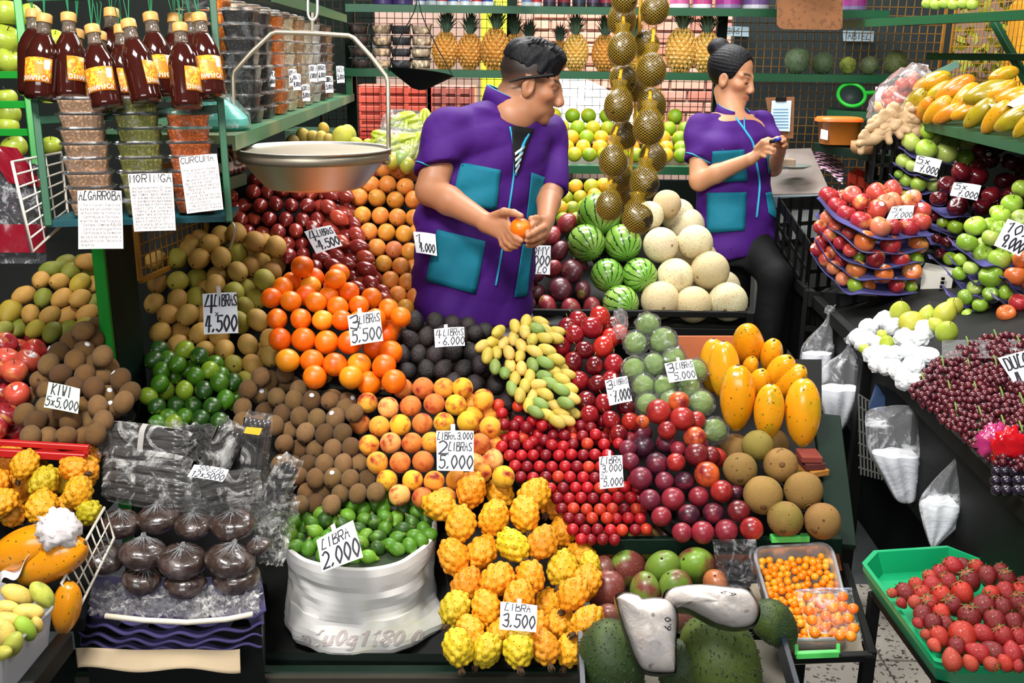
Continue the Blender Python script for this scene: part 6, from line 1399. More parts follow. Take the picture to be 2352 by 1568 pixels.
MB().tube([P(1985,214,4.75),P(2012,212,4.75)],[.011,.009],8).build('handle',gm,gs)
cb=empty('clipboard',P(1790,266,4.7),'brown clipboard with a printed form hanging behind the woman','clipboard')
MB().prism([P(*q,4.72)for q in((1758,224),(1825,222),(1822,318),(1776,316))],(0,.006,0)).build('board',mat('hardboard',srgb('#8a5a34'),.8),cb)
sh=MB().prism([P(*q,4.7)for q in((1773,231),(1818,231),(1814,302),(1768,300))],(0,.001,0)).build('form',mat('form_paper',srgb('#c4dcec'),.7,var=.03),cb)
mb=MB()
for i in range(7):mb.prism([P(1776,250+i*7,4.697),P(1811,250+i*7,4.697),P(1811,252+i*7,4.697),P(1776,252+i*7,4.697)],(0,.0004,0))
mb.build('printed_lines',mat('form_blue',srgb('#5a92b8'),.7,var=0),sh)['kind']='stuff'
MB().beam(P(1782,228,4.69),P(1806,228,4.69),.012,.02).build('clip',BLACKM,cb)
ob=empty('storage_tub',P(1925,330,4.5),'orange brown plastic tub with an orange lid on the back ledge','tub');om=mat('amber_plastic',srgb('#9c5a1c'),.35,var=.05)
MB().add(*(lambda r:([p for q in r for p in q],[(i*32+k,i*32+(k+1)%32,(i+1)*32+(k+1)%32,(i+1)*32+k)for i in range(len(r)-1)for k in range(32)]))([[P(1924,330,4.5)+p for p in ring_pts(hx,.07,z,32,4)]for hx,z in((.076,0),(.09,.1),(.093,.1))])).build('body',om,ob,smooth=True)
MB().add(*(lambda r:([p for q in r for p in q],[(i*32+k,i*32+(k+1)%32,(i+1)*32+(k+1)%32,(i+1)*32+k)for i in range(len(r)-1)for k in range(32)]+[tuple((len(r)-1)*32+k for k in range(32))]))([[P(1927,278,4.5)+p for p in ring_pts(.1*s,.08*s,z,32,4)]for s,z in((1,-.002),(1,.010),(.9,.018))])).build('lid',mat('orange_plastic',srgb('#e06a1c'),.4,var=.05),ob,smooth=True)
MB().prism([P(*q,4.41)for q in((1886,296),(1902,300),(1901,322),(1884,318))],(0,.001,0)).build('label',PAPER,ob)
shelf(P(1870,328,4.6),P(2075,365,4.05),(.15,.3,0),.02,'dark green ledge with the orange tub and the wooden bowl',m=GREEND)
shelf(P(1900,252,4.75),P(2030,262,4.6),(.1,.3,0),.015,'green ledge behind the strainer',m=GREEN)
cu=empty('juice_cup',P(2030,262,4.5),'clear plastic cup half full of orange juice','cup');pc_=P(2026,258,4.45)
MB().lathe([(.032,0),(.04,.11)],20,Matrix.Translation(pc_)).build('cup',mat('milky_plastic',srgb('#d8d8dc'),.3,var=.03,trans=.3),cu,smooth=True);MB().lathe([(0,.002),(.033,.002),(.036,.045),(0,.045)],20,Matrix.Translation(pc_)@Matrix.Scale(1.02,4)).build('juice',mat('juice',srgb('#e8a838'),.3),cu,smooth=True)
wb_=MB().lathe([(0,0),(.05,0),(.06,.02),(.06,.05),(.055,.05),(.052,.02),(0,.012)],24,Matrix.Translation(P(1986,352,4.2))).build('wooden_bowl',mat('pale_wood',srgb('#b98a5c'),.6,var=.15),smooth=True,label='pale wooden bowl on the dark ledge beside the basket',cat='bowl')
# ------ starfruit and yellow fruit behind the scale, fruit on the back bank
FILM=film('cling_film',body=.2,rough=.1,bscale=26,bump=.9);BAGF=film('bag_film',body=.38,rough=.25,bscale=7,bump=.8,milky_glint=(.82,.84,.88))
SHINY=film('crackly_film',body=.27,rough=.08,bscale=16,bump=1.0,milky_glint=(.75,.74,.72))
for i,(x,y,w,hx,nm)in enumerate([(1280,0,0,'','')][:0]+[(672,330,32,'#8a7438','brownish'),(697,312,30,'#b8a048','dull yellow'),(721,315,27,'#c8ac50','golden'),(738,317,27,'#d2b858','pale golden'),(744,296,25,'#c0a040','topmost golden'),(757,320,24,'#b09444','brown gold'),(786,318,46,'#b4b43c','large green yellow'),(800,308,36,'#a8a840','ribbed green'),(820,332,30,'#a4a83a','low green yellow'),(845,336,28,'#a8a43c','last green yellow')]):
 make('sapodilla',P(x,y,3.3+(330-y)*.003),aim(80+30*(i%3),.3),w*3.3/F*1.05,srgb(hx),f'{nm} fruit showing above the rim of the scale pan','fruit','yellow fruits behind the scale pan',name='yellow_fruit')
MB().prism([P(640,345,3.25),P(1000,345,3.25),P(1000,330,3.6),P(640,330,3.6)],(0,0,-.02)).build('wall_ledge',GREEND,label='dark green ledge of yellow fruit behind the scale pan',cat='shelf')
CARA=mat('starfruit_skin',srgb('#b9c23a'),.3,var=.1,coat=.2,patch=srgb('#7fa02c'),pscale=12)
def star_vf():
 def fn(p,a,u):k=.55+.45*abs(cs(2.5*a))**.8;return Vector((p.x*k,p.y*k,p.z))
 return ovoid(1.9,n=30,m=12,fn=fn)
sv=star_vf();SM=mesh('starfruit',sv[0],sv[1],CARA)
for(c,t,lb,fr)in(((945,295),3.38,'clear tray of starfruit standing upright behind the man',[(925,275,20),(945,283,10),(960,298,12),(945,310,15),(930,300,80),(966,320,80),(975,282,85)]),((930,338),3.25,'clear tray of starfruit lying lower beside the granadillas',[(870,328,30),(895,330,20),(925,325,15),(940,345,80),(905,345,10),(955,335,70),(885,318,160)])):
 r=empty('starfruit_tray',P(*c,t),lb,'fruit tray')
 for(x,y,a)in fr:
  Mi=world_of(r).inverted()@(Matrix.Translation(P(x,y,t))@rotz_to(aim(a,.15)).to_matrix().to_4x4());o=link('starfruit',SM,r,Mi.translation,Mi.to_quaternion(),.052)
 M=Matrix.Translation(P(*c,t))@rotz_to(aim(80,.8),0).to_matrix().to_4x4()
 n_=32;rg=[[M@p for p in ring_pts(hx,hy,z,n_,5)]for hx,hy,z in((.085,.055,-.035),(.1,.068,.0),(.105,.072,.003),(.09,.06,.028),(.02,.02,.034))]
 mb=MB()
 for i in range(4):mb.add(rg[i]+rg[i+1],[(k,(k+1)%n_,n_+(k+1)%n_,n_+k)for k in range(n_)])
 mb.build('film_wrap',FILM,r,smooth=True)
for i,(x,y,hx)in enumerate(((921,365,'#8fa85c'),(902,370,'#b8b03c'),(935,380,'#a8a83c'))):make('lime',P(x,y,3.2),aim(80,.4),.05,srgb(hx),f'loose green fruit above the granadillas, {ORD[i + 1]} from left','lime')
# ------ avocados in yellow nets
def net_mat():
 k=NT('yellow_net');tc=k.new('ShaderNodeTexCoord');sp=k.new('ShaderNodeSeparateXYZ');k.link(tc.outputs['Object'],sp.inputs[0])
 at=k.new('ShaderNodeMath',operation='ARCTAN2');k.link(sp.outputs[1],at.inputs[0]);k.link(sp.outputs[0],at.inputs[1]);fs=[]
 for s_ in(1,-1):
  a=k.new('ShaderNodeMath',operation='MULTIPLY');a.inputs[1].default_value=23.0*s_;k.link(at.outputs[0],a.inputs[0])
  b=k.new('ShaderNodeMath',operation='MULTIPLY_ADD');b.inputs[1].default_value=960.0;k.link(sp.outputs[2],b.inputs[0]);k.link(a.outputs[0],b.inputs[2])
  c=k.new('ShaderNodeMath',operation='SINE');k.link(b.outputs[0],c.inputs[0]);fs.append(c)
 m=k.new('ShaderNodeMath',operation='MAXIMUM');k.link(fs[0].outputs[0],m.inputs[0]);k.link(fs[1].outputs[0],m.inputs[1])
 tr=k.new('ShaderNodeBsdfTransparent');k.b.inputs['Base Color'].default_value=c4(srgb('#b8941c'));k.b.inputs['Roughness'].default_value=.45
 mx=k.new('ShaderNodeMixShader');k.link(k.ramp(m.outputs[0],.87,.95),mx.inputs[0]);k.link(tr.outputs[0],mx.inputs[1]);k.link(k.b.outputs[0],mx.inputs[2]);k.link(mx.outputs[0],k.out.inputs['Surface']);return k.m
NETM=net_mat();NETC=mat('net_cord',srgb('#e0aa1c'),.5,var=.1)
M_HASS=mat('netted_avocado_skin',srgb('#2c2518'),.2,var=.15,vscale=3,coat=.5,patch=srgb('#4a3a26'),pscale=2,pthr=(.5,.8),bump=.6,bscale=12)
av=ovoid(1.14,egg=.1,lumps=.05,n=24,m=18);AVM=mesh('avocado',av[0],av[1],M_HASS)
def net_string(pts,t,label):
 top=P(pts[0][0],pts[0][1],t);root=empty('avocado_net',top,label,'netted avocados');inv=world_of(root).inverted();last=top+Vector((0,0,.45))
 for(x,y,w)in pts:
  c=P(x,y,t);s=w*t/F
  o=link('avocado',AVM,root,inv@c,rotz_to(jit((0,0,1),.25)),s*.97)
  nm=MB().lathe([(.005,.86*s),(.02,.80*s),(.22*s,.62*s),(.42*s,.38*s),(.51*s,.1*s),(.52*s,-.12*s),(.45*s,-.36*s),(.3*s,-.54*s),(.1*s,-.64*s),(.004,-.68*s)],28).mesh('net',NETM,True)
  link('net',nm,root,inv@c)
  tp_=c+Vector((0,0,.84*s));mb=MB();mb.tube([last,last.lerp(tp_,.5),tp_],[.0045,.0035,.005],7);mb.build('net_cord',NETC,root);last=c-Vector((0,0,.67*s))
NP=[([(1434,-5,62),(1429,112,68),(1421,242,69),(1408,368,66),(1399,472,62)],2.42,'front string of netted avocados, the outer one nearest the man'),([(1504,20,66),(1496,160,70),(1490,292,72),(1480,418,66),(1463,499,70)],2.38,'front string of netted avocados hanging lowest, nearest the woman'),([(1429,45,66),(1431,180,64),(1432,310,62),(1424,408,56)],2.54,'rear string of netted avocados behind the outer front one'),([(1484,100,60),(1496,240,68),(1500,360,64)],2.53,'rear string of three netted avocados behind the lowest hanging one'),([(1462,205,52),(1446,444,62)],2.60,'rear string of two netted avocados between the other strings')]
for a in NP:net_string(*a)
# ------ sack of figs
SACKM=NT('woven_sack');co=SACKM.coords(False)
bs=SACKM.mix(SACKM.ramp(SACKM.noise(co,5,4),.56,.74),srgb('#efede8'),srgb('#dfe2ac'));SACKM.link(SACKM.mix(.25,bs,SACKM.ramp(SACKM.noise(co,9,5),.3,.7,(.7,.66,.64,1),(1,1,1,1)),'MULTIPLY'),SACKM.b.inputs['Base Color'])
SACKM.b.inputs['Specular IOR Level'].default_value=.2;SACKM.b.inputs['Roughness'].default_value=.75;bn=SACKM.new('ShaderNodeBump');bn.inputs['Strength'].default_value=.2;bn.inputs['Distance'].default_value=.002
wv=SACKM.new('ShaderNodeTexWave');wv.inputs['Scale'].default_value=260;wv.inputs['Distortion'].default_value=2;SACKM.link(co,wv.inputs['Vector']);SACKM.link(wv.outputs['Fac'],bn.inputs['Height']);SACKM.link(bn.outputs[0],SACKM.b.inputs['Normal'])
for i,(x,y,hx)in enumerate(((1858,1046,'#8c3a2c'),(1862,1062,'#5c2420'),(1868,1078,'#b8782c'))):MB().obox(Matrix.Translation(P(x,y,2.52))@Matrix.Rotation(.2*i,4,'Z'),(.026,.03,.0075),.001).build('cardboard_pad',mat('pad'+hx[1:],srgb(hx),.8,var=.15),label=f'folded cardboard pad under the corner papaya, {ORD[i + 1]} from the top',cat='pad')
MB().tube(smoothpath([P(522,478,2.27),P(524,500,2.27),P(540,520,2.27),P(536,545,2.28),P(527,572,2.3)],5),.003,6).build('metal_hook',STEELD,smooth=True,label='bent metal hook hanging from the rack corner over the sapodillas',cat='hook')
rc=P(828,1212,2.41);zb=.335;sk=empty('fig_sack',(rc.x,rc.y,zb),'white woven sack with rolled rim full of small green figs','sack')
H=rc.z-zb;n_=96;rows=[]
for i,(u,r)in enumerate([(0,.166),(.03,.178),(.07,.188),(.12,.193),(.17,.194),(.22,.193),(.28,.19),(.34,.187),(.4,.185),(.46,.184),(.52,.183),(.58,.182),(.64,.182),(.7,.182),(.76,.182),(.82,.184),(.88,.186),(.93,.187),(1.0,.186),(1.02,.181),(1.0,.174),(.9,.170),(.75,.168)]):
 row=[]
 for k in range(n_):
  a=2*pi*k/n_;d=Vector((cs(a),sn(a)*.92,0));zz=u*H
  uu=u+.12*sn(a*2+1);w=.010*noise.noise(Vector((cs(a)*1.6,sn(a)*1.6,uu*2.2)))+.009*(.5-abs(noise.noise(Vector((cs(a)*2.4+5,sn(a)*2.4,uu*3.4+3))))*2)-.006
  bul=.035*math.exp(-((a-6.05)/.35)**2-((u-.14)/.12)**2)
  row.append(Vector((rc.x,rc.y,zb))+d*(r+w*(1 if u<.8 else .35)+bul)+Vector((0,0,zz+(.02*sn(a)*(u>.4))+.012*u*noise.noise(Vector((cs(a),sn(a),9))))))
 rows.append(row)
mb=MB()
for i in range(len(rows)-1):mb.add(rows[i]+rows[i+1],[(k,(k+1)%n_,n_+(k+1)%n_,n_+k)for k in range(n_)])
mb.build('bag',SACKM.m,sk,smooth=True)
sx=MB();bvs=BVHTree.FromPolygons(mb.v if False else[p for r in rows for p in r],[(i*n_+k,i*n_+(k+1)%n_,(i+1)*n_+(k+1)%n_,(i+1)*n_+k)for i in range(18)for k in range(n_)])
def on_sack(p):
 return project(690+p.x*270,1490-24*sn(p.x*3)*0-p.y*55,bvs,off=.0018)
write(sx,[('n1u0g1180 Q',0,.2,.62,1.0)],on_sack,1.0,1.0,.05)
sx.build('faded_print',mat('faded_brown',srgb('#d6cac4'),.8,var=.2),sk)
FIGS=[(500,345),(410,395),(545,340),(630,345),(715,360),(795,325),(890,330),(935,290),(1065,320),(1140,330),(1000,320),(305,420),(220,465),(285,500),(500,455),(605,410),(380,520),(255,570),(720,430),(860,415),(940,420),(1000,375),(1055,460),(1155,430),(790,460),(860,500),(815,555),(940,565),(1060,550),(730,545),(810,630),(330,640),(405,600),(900,610),(1130,500),(680,500),(660,390),(1085,380),(440,440),(570,480),(460,560),(640,560),(560,560),(350,460),(700,600),(980,500),(850,370),(250,620),(430,670),(500,640),(580,650),(660,660),(740,690),(950,640),(1030,610),(1110,580),(560,710),(640,710),(1170,540),(200,540),(1180,380),(480,290),(850,300)]
pile('green_fig','E6',FIGS,98,lambda x,y:2.41+(1212-y)*.0018,'fig','the white sack','fig',{'green':(srgb('#4c7e1c'),4),'dark green':(srgb('#2e5216'),2),'light green':(srgb('#6c9a2a'),2)},lambda x,y:jit(aim(R.uniform(0,360),.1),.4),rowh=.55,board=False,group='green figs in the sack')
MB().lathe([(0,0),(.166,0),(.166,-.01),(0,-.01)],32,Matrix.Translation(rc-Vector((0,0,.02)))).build('fig_filling',mat('dark_fig',srgb('#1c2e10'),.8),sk)
# ------ film-wrapped guavas
M_GUA=mat('guava_skin',srgb('#a6cc68'),.45,var=.12,patch=srgb('#84ac50'),pscale=1.6,pthr=(.5,.75));gv=ovoid(1.0,lumps=.04);GM=mesh('guava',gv[0],gv[1],M_GUA)
def crumple(r,amp,seed,n=22,tail=None):
 mb=MB()
 def fn(d):
  q=d*2.2+Vector((seed,0,0));a=1+amp*abs(noise.noise(q))*1.6+amp*.6*noise.noise(q*3)+amp*.3*noise.noise(q*6)
  if tail:a+=.5*max(0,d.dot(tail)-.86)/.14
  return d*a
 mb.ball((0,0,0),r,n,fn);return mb
WR=[crumple(.52,.2,s,tail=Vector((cs(s),sn(s),.4)).normalized()).mesh('film_wrap',FILM,False)for s in(1,2.3,3.7,5.2)]
GUAVA.sort(key=lambda q:q[1])
for i,q in enumerate(GUAVA):
 px,py=cr('E4',q[0],q[1]);t=T(px,py)-.1;w=(q[2]if len(q)>2 else 142)/2.851*t/F
 o=link('wrapped_guava',GM,None,P(px,py,t),rotz_to(aim(90,.3)),w*1.02);tag(o,f'green guava in crinkled clear film, {ORD[i + 1]} down from the top of the wrapped heap','guava','film wrapped guavas')
 link('film_wrap',WR[i%4],o,None,Quaternion((R.gauss(0,1),R.gauss(0,1),R.gauss(0,1),1)).normalized(),1.06)
tw=crumple(.02,.5,4,12)
tw.v=[p+P(1425,742,2.78)for p in(Vector((q.x,q.y,q.z*1.8))for q in tw.v)];tw.build('bag_end',BAGF,label='twisted end of a plastic bag sticking up beside the guavas',cat='bag')
# ------ black sticks, dark balls in plastic, on cloth pads
BT=lambda x,y:2.17+(1350-y)*.0007
PAD=mat('purple_pad',srgb('#352c62'),.8,var=.15,sheen=.2);KRAFT=mat('kraft_paper',srgb('#cbb593'),.8,var=.15,vscale=6,bump=.4,bscale=9)
def wavy(front,back,amp,nw,ph,name,m,label,cat,group,thick=.004,parent=None):
 f_,b_=smoothpath(front,8),smoothpath(back,8);n=48;g=[]
 pick=lambda q,u:q[min(int(u*(len(q)-1)),len(q)-2)].lerp(q[min(int(u*(len(q)-1))+1,len(q)-1)],u*(len(q)-1)-min(int(u*(len(q)-1)),len(q)-2))
 for i in range(7):
  v=i/6;row=[]
  for j in range(n+1):
   u=j/n;p=pick(f_,u).lerp(pick(b_,u),v);row.append(p+Vector((0,0,amp*(1-v*.5)*sn(nw*u*2*pi+ph)+amp*.5*noise.noise(p*9))))
  g.append(row)
 return MB().sheet(g,thick).build(name,m,parent,smooth=True,label=label,cat=cat,group=group)
for i,(yl,ym,yr)in enumerate(((1398,1432,1412),(1424,1456,1440),(1452,1476,1462),(1474,1492,1484))):
 t=2.10+i*.002
 wavy([P(176+i*3,yl,t+.02),P(300,ym-4,t),P(450,ym,t),P(610-i*3,yr-6,t+.03)],[P(190,yl-75,t+.3),P(300,yl-75,t+.3),P(450,yl-75,t+.3),P(600,yl-75,t+.3)],.006,5.2,i*1.3,'cloth_pad',PAD,f'scalloped dark purple pad under the wrapped goods, {ORD[i + 1]} from the top','pad','purple pads at the front')
wavy([P(178,1532,2.09),P(300,1540,2.08),P(440,1538,2.08),P(552,1546,2.09)],[P(173,1487,2.10),P(300,1490,2.10),P(440,1492,2.1),P(550,1490,2.10)],.004,2,0,'kraft_bag',KRAFT,'flattened brown paper bag with green print under the purple pads','bag',None)
MB().tube([P(*q,2.05)for q in((242,1414),(330,1424),(430,1429),(520,1422),(580,1410))],.006,7).build('white_stick',mat('bone_white',srgb('#e6dcc8'),.6,var=.1),smooth=True,label='thin white stick lying along the front of the plastic',cat='stick')
MB().prism([P(190,1440,2.13),P(600,1440,2.13),P(610,1340,2.5),P(200,1340,2.5)],(0,0,-.2)).build('goods_crate',BLACKP,label='black crate under the purple pads and wrapped goods',cat='crate')
DARKB=mat('dark_ball',srgb('#44342e'),.28,var=.35,vscale=5,coat=1.0,bump=.5,bscale=9,patch=srgb('#7c6c68'),pscale=3,pthr=(.5,.75))
def ballmesh(seed):
 def fn(d):
  k=max(0,d.z);a=math.atan2(d.y,d.x);pl=abs(sn(11*a+2*noise.noise(d*2+Vector((seed,0,0)))));q=math.hypot(d.x,d.y)
  return Vector((d.x,d.y,d.z*(1-.25*k)))*(1-.035*pl*(k+.15))*(1+.05*noise.noise(d*1.7+Vector((0,seed,0))))+Vector((0,0,.18*max(0,1-q/.2)*k))
 mb=MB().ball((0,0,0),(.5,.5,.36),44,fn);return mb.mesh('wrapped_ball',DARKB,True)
def streaks(seed):
 mb=MB();rr=random.Random(seed)
 for i in range(26):
  a=rr.uniform(0,6.28);L0,L1=.06,rr.uniform(.2,.44);w=rr.uniform(.006,.016)
  pts=[Vector((r*cs(a),r*sn(a),.275*math.sqrt(max(0,1-(r/.52)**2))+.012+(.1*max(0,1-r/.2))))for r in(L0,(L0+L1)/2,L1)]
  mb.tube(pts,[w,w*.7,.001],4)
 mb.ball((0,0,.38),(.06,.06,.07),8,lambda d:d*(1+.4*noise.noise(d*3)));return mb.mesh('knot',film('milky_knot',body=.45,rough=.2),False)
BALS=[ballmesh(s)for s in(1,4,7)];KNO=[streaks(s)for s in(1,2,3)]
for i,(x,y,w,nm)in enumerate([(930,340,300,'rear row at the basket end'),(1220,295,330,'rear row, second from the basket'),(1490,350,290,'rear row, third from the basket'),(1790,345,345,'rear row at the sack end'),(810,605,295,'front row at the basket end'),(1100,565,370,'front row, second from the basket'),(1400,625,370,'front row, third from the basket'),(1775,620,385,'front row at the sack end'),(1090,770,300,'under the second ball of the front row'),(1430,800,320,'under the third ball of the front row'),(1820,745,370,'under the front ball at the sack end'),(1990,510,190,'half hidden behind the sack end balls')]):
 px,py=cr('E5',x,y);t=BT(px,py)-(.04 if 'under' not in nm else-.0);w_=w/3.351*t/F
 o=link('wrapped_ball',BALS[i%3],None,P(px,py,t),rotz_to(jit(aim(80,.35),.12)),w_);tag(o,f'dark brown ball knotted in clear plastic, {nm}','wrapped ball','dark wrapped balls');link('knot',KNO[i%3],o)
STICKM=mat('black_stick',srgb('#171214'),.3,var=.2,coat=.6)
def bundle(c,t,ang,L,n,r,label,w=1.0,layers=2,band=None):
 p=P(*c,t);r_=r;root=empty('stick_bundle',p,label,'stick bundle','bundles of black sticks');ax=aim(ang,.15);sd=OUT.cross(ax).normalized();nn=ax.cross(sd)
 for l in range(layers):
  for i in range(n):
   q=p+sd*((i-(n-1)/2+.5*(l%2))*r*1.9)+nn*(l*r*1.6)*(1 if nn.dot(OUT)>0 else-1)
   MB().tube(smoothpath([q-ax*L/2*R.uniform(.92,1.03),q+nn*R.uniform(-.002,.002),q+ax*L/2*R.uniform(.92,1.03)],3),r*R.uniform(.85,1.05),7).build('stick',STICKM,root,smooth=True)
 hw=n*r*.95+.008;sg=1 if nn.dot(OUT)>0 else-1;g=[]
 for i in range(13):
  u=-1+i/6;row=[]
  for j in range(15):
   v=-1+j/7;q=p+ax*(u*(L/2+.02))+sd*(v*hw*(1-.25*abs(u)**6))+nn*sg*((layers*r*1.6)*(1-abs(v)**4*.9)+.006+.007*noise.noise(Vector((u*3+c[0],v*3,1)))-.012*abs(u)**8);row.append(q)
  g.append(row)
 MB().sheet(g).build('film_wrap',SHINY,root)
 if band:
  u=band;MB().sheet([[p+ax*(u*L/2+d)+sd*(v*hw*1.02)+nn*sg*((layers*r*1.6)*(1-abs(v)**4*.9)+.009)for v in[-1+j/6 for j in range(13)]]for d in(-.007,.007)]).build('white_band',mat('milky_band',srgb('#b8b4b0'),.4,var=.1),root)
bundle((340,1010),2.33,-6,.175,6,.0052,'bundle of black sticks with a white band, topmost of its stack',band=-.05)
for i,y in enumerate((1068,1098,1128)):bundle((338,y),2.30-.022*i,-7,.18,6,.005,f'film wrapped bundle of black sticks, {ORD[i + 2]} from the top of the stack',layers=1)
bundle((512,1035),2.30,62,.12,5,.0058,'bundle of black sticks pointing up beside the banded stack',layers=2);bundle((588,1020),2.31,80,.12,5,.0058,'upright bundle of black sticks with a yellow sticker',layers=2);bundle((640,1115),2.30,60,.12,4,.0058,'slanting bundle of black sticks nearest the kiwis',layers=1)
bundle((520,1118),2.25,8,.13,6,.005,'flat bundle of black sticks below the small price card',layers=1)
MB().prism([P(566,980,2.26),P(603,983,2.26),P(596,999,2.26),P(560,994,2.26)],(0,-.001,0)).build('yellow_sticker',mat('yellow_sticker',srgb('#e8b81c'),.5,var=.05),label='yellow sticker on the upright bundle of black sticks',cat='sticker')
def clutter(quad,t,amp,label,seed,n=26,m=None,name='crumpled_film'):
 tl,tr,br,bl=[P(x,y,tt)for(x,y),tt in zip(quad,t)];nn=((tr-tl).cross(bl-tl)).normalized();g=[]
 for i in range(n+1):
  row=[]
  for j in range(n+1):
   q=tl.lerp(tr,j/n).lerp(bl.lerp(br,j/n),i/n);z=Vector((j*.5+seed,i*.5,0));e=min(1,min(i,n-i,j,n-j)/3+.2)
   row.append(q+nn*amp*(abs(noise.noise(z))*2-.3+.6*noise.noise(z*2.3))*e+Vector((noise.noise(z+Vector((5,0,0))),0,noise.noise(z+Vector((0,7,0)))))*amp*.7)
  g.append(row)
 return MB().sheet(g).build(name,m or SHINY,label=label,cat='plastic film',group='crumpled clear film',kind=None)
GREYF=film('dense_film',body=.55,rough=.12,bscale=22,bump=1.0,milky_glint=(.62,.61,.6))
clutter([(190,1335),(470,1345),(480,1420),(210,1410)],(2.22,2.22,2.08,2.1),.016,'crumpled clear film under the front dark balls',1,34,GREYF);clutter([(440,1345),(600,1330),(595,1408),(450,1420)],(2.2,2.22,2.1,2.08),.016,'crumpled clear film at the foot of the sack end balls',3,24,GREYF)
clutter([(540,1080),(650,1060),(690,1160),(560,1180)],(2.36,2.4,2.3,2.26),.018,'crumpled film hanging off the upright bundles',5,24);clutter([(570,1170),(690,1150),(650,1300),(590,1290)],(2.32,2.32,2.2,2.2),.018,'crumpled film between the sack and the balls',8,26);clutter([(215,985),(300,965),(330,1010),(225,1050)],(2.36,2.4,2.34,2.3),.014,'film end of the topmost stick bundle',11,18)
clutter([(420,1130),(560,1120),(590,1200),(420,1180)],(2.3,2.32,2.26,2.26),.014,'crumpled film below the flat stick bundle',14,22,GREYF)
clutter([(340,965),(500,975),(480,1060),(400,1060)],(2.4,2.4,2.32,2.32),.014,'crumpled film between the banded stack and the limes',17,22)
# ------ left corner: red shelf, papayas, curubas in a tub, wire baskets
RED=mat('red_paint',srgb('#c41c1c'),.4,var=.1)
rt=empty('red_tray',P(110,1030,2.2),'red metal shelf edge under the left kiwis and apples','shelf');MB().beam(P(-60,1012,2.2),P(205,1028,2.24),.012,.012).build('lip',RED,rt);MB().beam(P(-60,1035,2.2),P(196,1050,2.24),.014,.017).build('rail',RED,rt);MB().prism([P(-60,1042,2.22),P(200,1044,2.26),P(240,990,2.5),P(-60,990,2.5)],(0,0,-.01)).build('board',RED,rt)
for(x,y,w,th,out,lb)in((50,1262,96,24,.1,'large papaya lying beside white paper, the inner one'),(118,1288,96,28,.1,'large papaya lying in front of white paper against the wire basket'),(152,1395,66,80,.1,'papaya end showing below the wire basket')):
 t=2.02;make('papaya',P(x,y,t),aim(th,out),w*t/F,srgb('#e8930f'),lb,'papaya','papayas in the left corner',spin=1.0+x)
wavy([P(0,1345,1.97),P(50,1300,1.98),P(110,1240,1.99)],[P(-5,1300,2.03),P(60,1255,2.04),P(130,1195,2.06)],.012,2,0,'white_paper',mat('tissue_white',srgb('#e6dede'),.8,var=.05),'crumpled white paper between the two large papayas','paper',None,.001)
pp=crumple(.034,.4,9,30);pp.v=[p+P(135,1215,2.0)for p in pp.v];pp.build('white_paper',MATS['tissue_white'],smooth=True,label='crumpled white paper twist above the large papayas',cat='paper')
MB().prism([P(-80,1420,2.0),P(190,1420,2.05),P(240,1180,2.5),P(-80,1180,2.5)],(0,0,-.03)).build('corner_board',BLACKP,label='black board under the left corner fruit',cat='board')
pile('banana_passionfruit','E5',[(135,890,115,None,aim(145,.4)),(325,890,112,None,aim(120,.3)),(220,1020,100,None,aim(170,.3)),(50,985,85,None,aim(170,.2)),(195,1150,105,'green',aim(110,.4)),(70,1085,95,None,aim(160,.2)),(30,1190,130,None,aim(100,.5)),(285,1120,70,None,aim(90,.5)),(100,1275,110,'greenish',aim(60,.3)),(15,1340,90,'greenish',aim(20,.4)),(-40,1050,100)],100,lambda x,y:1.84+(1400-y)*.0012,'banana passionfruit','the clear tub','passionfruit',{'pale yellow':(srgb('#ecd06c'),4),'green':(srgb('#9ab83c'),1),'greenish':(srgb('#c0c050'),1)},rowh=.5,long=1.5,board=False,sj=.02,shrink=1.28)
TUB=mat('frosted_plastic',srgb('#cfcfd2'),.3,var=.03,trans=.55)
def tub(rim,depth,name,label,rimw=.006,inner=.88,m=None,wt=.003):
 c=sum(rim,Vector())/4;nn=(rim[1]-rim[0]).cross(rim[3]-rim[0]).normalized();nn=nn if nn.z>0 else-nn
 root=empty(name,c-nn*depth,label,'tub');N=10;top=[]
 for i in range(4):
  a,b,d=rim[i],rim[(i+1)%4],rim[i-1];r_=.16
  p0,p1=a.lerp(d,r_),a.lerp(b,r_)
  top+=[(p0*(1-s)**2+a*2*s*(1-s)+p1*s*s)for s in[k/5 for k in range(6)]]
 n=len(top);bot=[c+(p-c)*inner-nn*depth for p in top];mb=MB()
 ti=[c+(p-c)*(1-wt/.09)for p in top];bi=[c+(p-c)*inner*.97-nn*(depth-.003)for p in top]
 for A,B in((bot,top),(top,ti),(ti,bi)):mb.add(A+B,[(k,(k+1)%n,n+(k+1)%n,n+k)for k in range(n)])
 mb.add(bot,[tuple(range(n))]);mb.build('body',m or TUB,root,smooth=False);MB().tube(top,rimw*.6,7,closed=True).build('rim',m or TUB,root,smooth=True)
 return root,nn
tub([P(134,1384,1.90),P(-10,1524,1.70),P(-260,1440,1.78),P(-90,1310,2.0)],.10,'passionfruit_tub','frosted clear tub of yellow banana passionfruit at the corner')
MB().beam(P(60,1590,1.75),P(150,1475,1.95),.03,.04).build('corner_stand',BLACKM,label='black metal stand under the frosted tub',cat='stand')
WIRE=mat('white_wire',srgb('#d8d2c4'),.45,var=.1)
